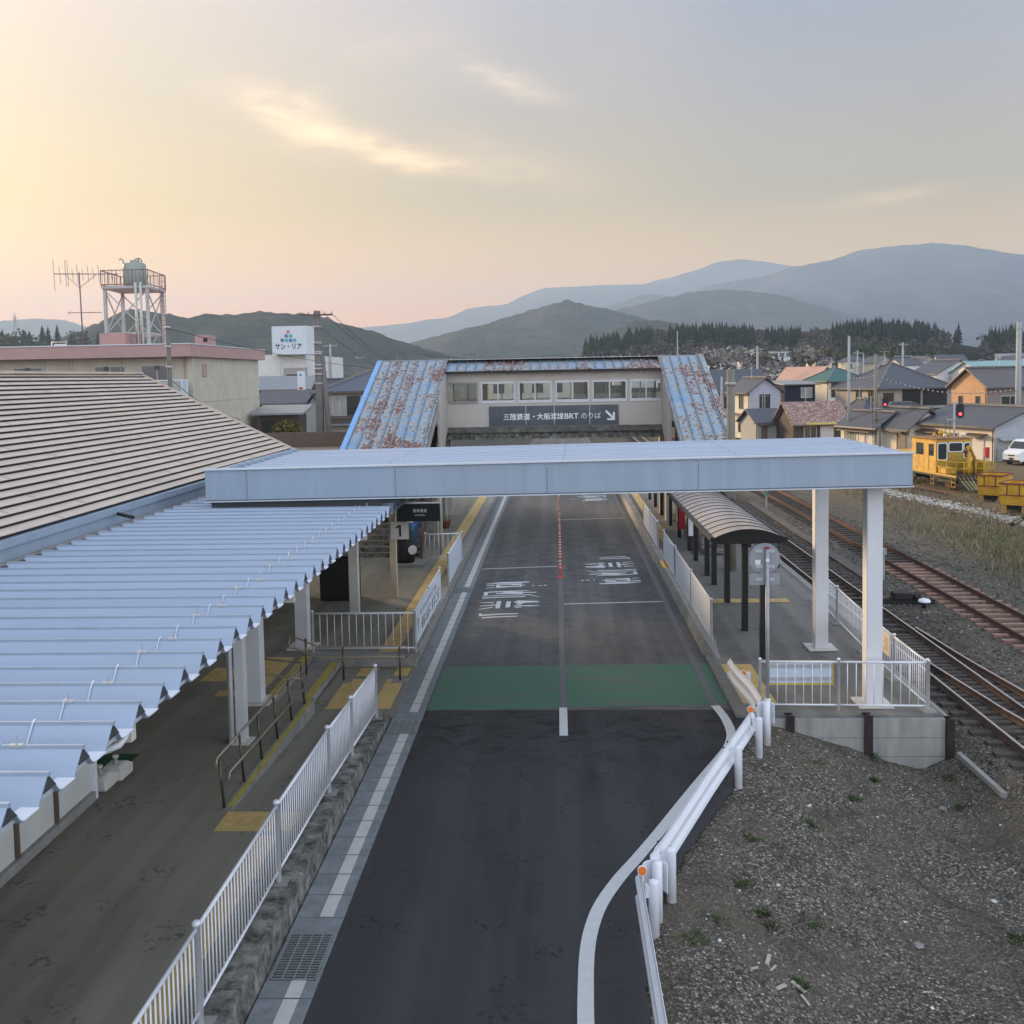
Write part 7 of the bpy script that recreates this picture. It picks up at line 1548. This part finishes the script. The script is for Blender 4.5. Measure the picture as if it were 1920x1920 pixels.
tag(mb.build('track_ballast', stones_mat('ballast_stones', [(0, (.05, .047, .042)), (.5, (.10, .094, .085)), (.85, (.17, .16, .145)), (1, (.34, .32, .29))])), 'angular grey-brown ballast lying between and beside the tracks', 'ballast', None, 'stuff')
mb = MB()
for i in range(5200):
    f_ = rg.random(); y = 40 + 52 * f_ ** 1.2; x = 23.2 - (y - 62) * .17 - 1.9 + rg.gauss(0, .45); r_ = rg.uniform(.04, .10)
    stone(mb, Vector((x, y, gz(x, y) + .05)), r_, rg)
tag(mb.build('white_ballast', stones_mat('pale_stones', [(0, (.28, .27, .25)), (.6, (.45, .44, .42)), (1, (.66, .65, .62))])), 'pale strip of fresh white ballast through the dry grass', 'ballast', None, 'stuff')
mb = MB()
for i in range(30000):
    y = 31 + 55 * rg.random() ** 1.15; x = rg.uniform(15.6, 25.5) + (y - 31) * .07
    d_ = noise.noise(Vector((x * .35, y * .25, 9)))
    if d_ < -.12 and rg.random() < .8: continue
    if abs(x - (23.2 - (y - 62) * .17 - 1.9)) < .5 and rg.random() < .75: continue
    z_ = gz(x, y); h_ = rg.uniform(.12, .42) * (1.25 if d_ > .2 else .9); a = rg.uniform(0, 6.28); w_ = rg.uniform(.010, .022); l = Vector((rg.uniform(-.5, .5), rg.uniform(-.5, .5), 1)) * h_
    b = Vector((x, y, z_ - .02)); s_ = Vector((math.cos(a), math.sin(a), 0)) * w_
    mb.add([b - s_, b + s_, b + l], [(0, 1, 2)])
tag(mb.build('dry_grass', stones_mat('dry_grass', [(0, (.10, .085, .055)), (.5, (.22, .185, .125)), (.85, (.32, .275, .19)), (1, (.40, .35, .26))], 1)), 'dry brown grass covering the railway yard', 'grass', None, 'stuff')
mb = MB()
for i in range(7000):
    x = 19.8 + rg.gauss(0, 1.6); y = 42 + rg.gauss(0, 5.5); z_ = gz(x, y); h_ = rg.uniform(.08, .22); a = rg.uniform(0, 6.28); w_ = .02; b = Vector((x, y, z_ - .02)); s_ = Vector((math.cos(a), math.sin(a), 0)) * w_
    mb.add([b - s_, b + s_, b + Vector((rg.uniform(-.5, .5), rg.uniform(-.5, .5), 1)) * h_], [(0, 1, 2)])
tag(mb.build('green_grass', stones_mat('green_grass', [(0, (.05, .075, .02)), (.6, (.10, .14, .035)), (1, (.17, .20, .06))], 1)), 'patch of fresh green grass in the dry yard', 'grass', None, 'stuff')
# weed tufts on the bank
tufts = [(1530, 1432, .20), (1603, 1500, .14), (1350, 1728, .17), (1297, 1765, .22), (1508, 1735, .24), (1410, 1575, .13), (1430, 1715, .10), (1520, 1548, .22), (1392, 1660, .16), (1780, 1460, .18), (1912, 1765, .20), (1635, 1420, .22), (1445, 1740, .10), (1800, 1515, .1), (1500, 1850, .16), (1640, 1465, .1)]
for i, (px, py, s_) in enumerate(tufts):
    q_ = P(px, py, -.5)
    for _ in range(4): q_ = P(px, py, gz(q_.x, q_.y))
    mb = MB()
    st_ = rg.uniform(.5, 1.6); an0 = rg.uniform(0, 3.1)
    for k_ in range(rg.randrange(50, 130)):
        a = rg.uniform(0, 6.28); r_ = s_ * rg.random() ** .5 * .8; ex = r_ * math.cos(a) * st_; ey = r_ * math.sin(a) / st_; b = Vector((q_.x + ex * math.cos(an0) - ey * math.sin(an0), q_.y + ex * math.sin(an0) + ey * math.cos(an0), q_.z)); h_ = rg.uniform(.02, .09); a2 = rg.uniform(0, 6.28); e = b + Vector((math.cos(a2) * .07, math.sin(a2) * .07, h_)); sd_ = Vector((-math.sin(a), math.cos(a), 0)) * rg.uniform(.006, .014)
        mb.add([b, b + (e - b) * .5 + sd_, e, b + (e - b) * .5 - sd_], [(0, 1, 2, 3)])
    o = mb.build('weed_tuft', m_weed if i else None or stones_mat('weed_green', [(0, (.022, .045, .012)), (.6, (.05, .09, .022)), (1, (.11, .15, .045))], 1)); m_weed = o.data.materials[0]
    tag(o, {0: 'green weed tuft on the bank crest just left of the end wall', 11: 'green weed tuft at the foot of the concrete end wall by a steel post', 10: 'green weed tuft at the right edge of the gravel', 3: 'green weed tuft close to the second nearest guard rail post'}.get(i, 'small green weed tuft scattered on the gravel bank'), 'weed', 'weed tufts on the gravel bank')
mb = MB(); c = P(1500, 1810, -.75)
for i in range(55):
    a = rg.uniform(0, 6.28); b = c + Vector((rg.uniform(-.55, .55), rg.uniform(-.5, .5), rg.uniform(.03, .14))); b.z = gz(b.x, b.y) + rg.uniform(.01, .10); l = rg.uniform(.15, .6); d_ = Vector((math.cos(a), math.sin(a), rg.uniform(-.1, .25))) * l
    mb.tube([b, b + d_ * .5 + Vector((0, 0, .02)), b + d_], rg.uniform(.003, .007), 4)
tag(mb.build('brushwood', M('dead_twigs', (.16, .13, .105), .9, .3, 6)), 'heap of dead twigs and stems on the gravel', 'brushwood', None, 'stuff')
for i, (px, py, l, w_, an_) in enumerate(((1440, 1800, .22, .05, 1.2), (1450, 1815, .12, .03, .8), (1415, 1815, .10, .04, .2), (1465, 1850, .14, .06, .4), (1497, 1850, .22, .05, 2.2), (1510, 1875, .18, .03, 1.9))):
    q_ = P(px, py, -.8)
    for _ in range(4): q_ = P(px, py, gz(q_.x, q_.y) + .03)
    d_ = Vector((math.cos(an_), math.sin(an_), .15)) * l / 2; mb = MB(); mb.bar(q_ - d_, q_ + d_, w_, .012)
    tag(mb.build('wood_chip', M('chip_wood', (.42, .39, .34), .8, .15, 8)), ['largest pale splinter of wood left of the twig heap', 'slim pale splinter touching the largest one', 'short pale wood chip left of the largest splinter', 'pale wood chip below the splinters', 'long pale wood chip nearest the twig heap', 'thin pale wood chip below the twig heap'][i], 'wood chip', 'wood chips on the gravel')
for i, (px, py, r_) in enumerate(((1722, 1776, .085), (1864, 1692, .06), (1768, 1518, .08), (1518, 1512, .045))):
    q_ = P(px, py, -.9)
    for _ in range(4): q_ = P(px, py, gz(q_.x, q_.y))
    mb = MB(); stone(mb, q_ + UP * r_ * .3, r_, rg); tag(mb.build('large_stone', M('large_stone', (.26, .25, .235), .9, .2, 8) if i != 1 and i != 3 else M('white_stone', (.6, .59, .56), .9, .1, 8)), ['largest grey stone lying alone on the gravel at the lower right', 'white stone near the right edge of the gravel', 'flat grey stone on the gravel below the ballast', 'small white stone near the diagonal guard rail'][i], 'stone', 'large stones on the gravel')

# ------------------------------------------------------------------ air
hz = bpy.data.meshes.new('haze'); hb = MB(); hb.box(-4500, 6500, -60, 7800, -40, 660)
hm = bpy.data.materials.new('haze_air'); hm.use_nodes = True; ht = hm.node_tree; ht.nodes.clear()
pv = ht.nodes.new('ShaderNodeVolumePrincipled'); pv.inputs['Color'].default_value = (.46, .625, .88, 1); pv.inputs['Density'].default_value = 0.00021; pv.inputs['Anisotropy'].default_value = 0.25
ho = ht.nodes.new('ShaderNodeOutputMaterial'); ht.links.new(pv.outputs[0], ho.inputs['Volume'])
o = hb.build('haze', hm); o['kind'] = 'stuff'; o['label'] = 'thin evening haze filling the valley'; o['category'] = 'haze'
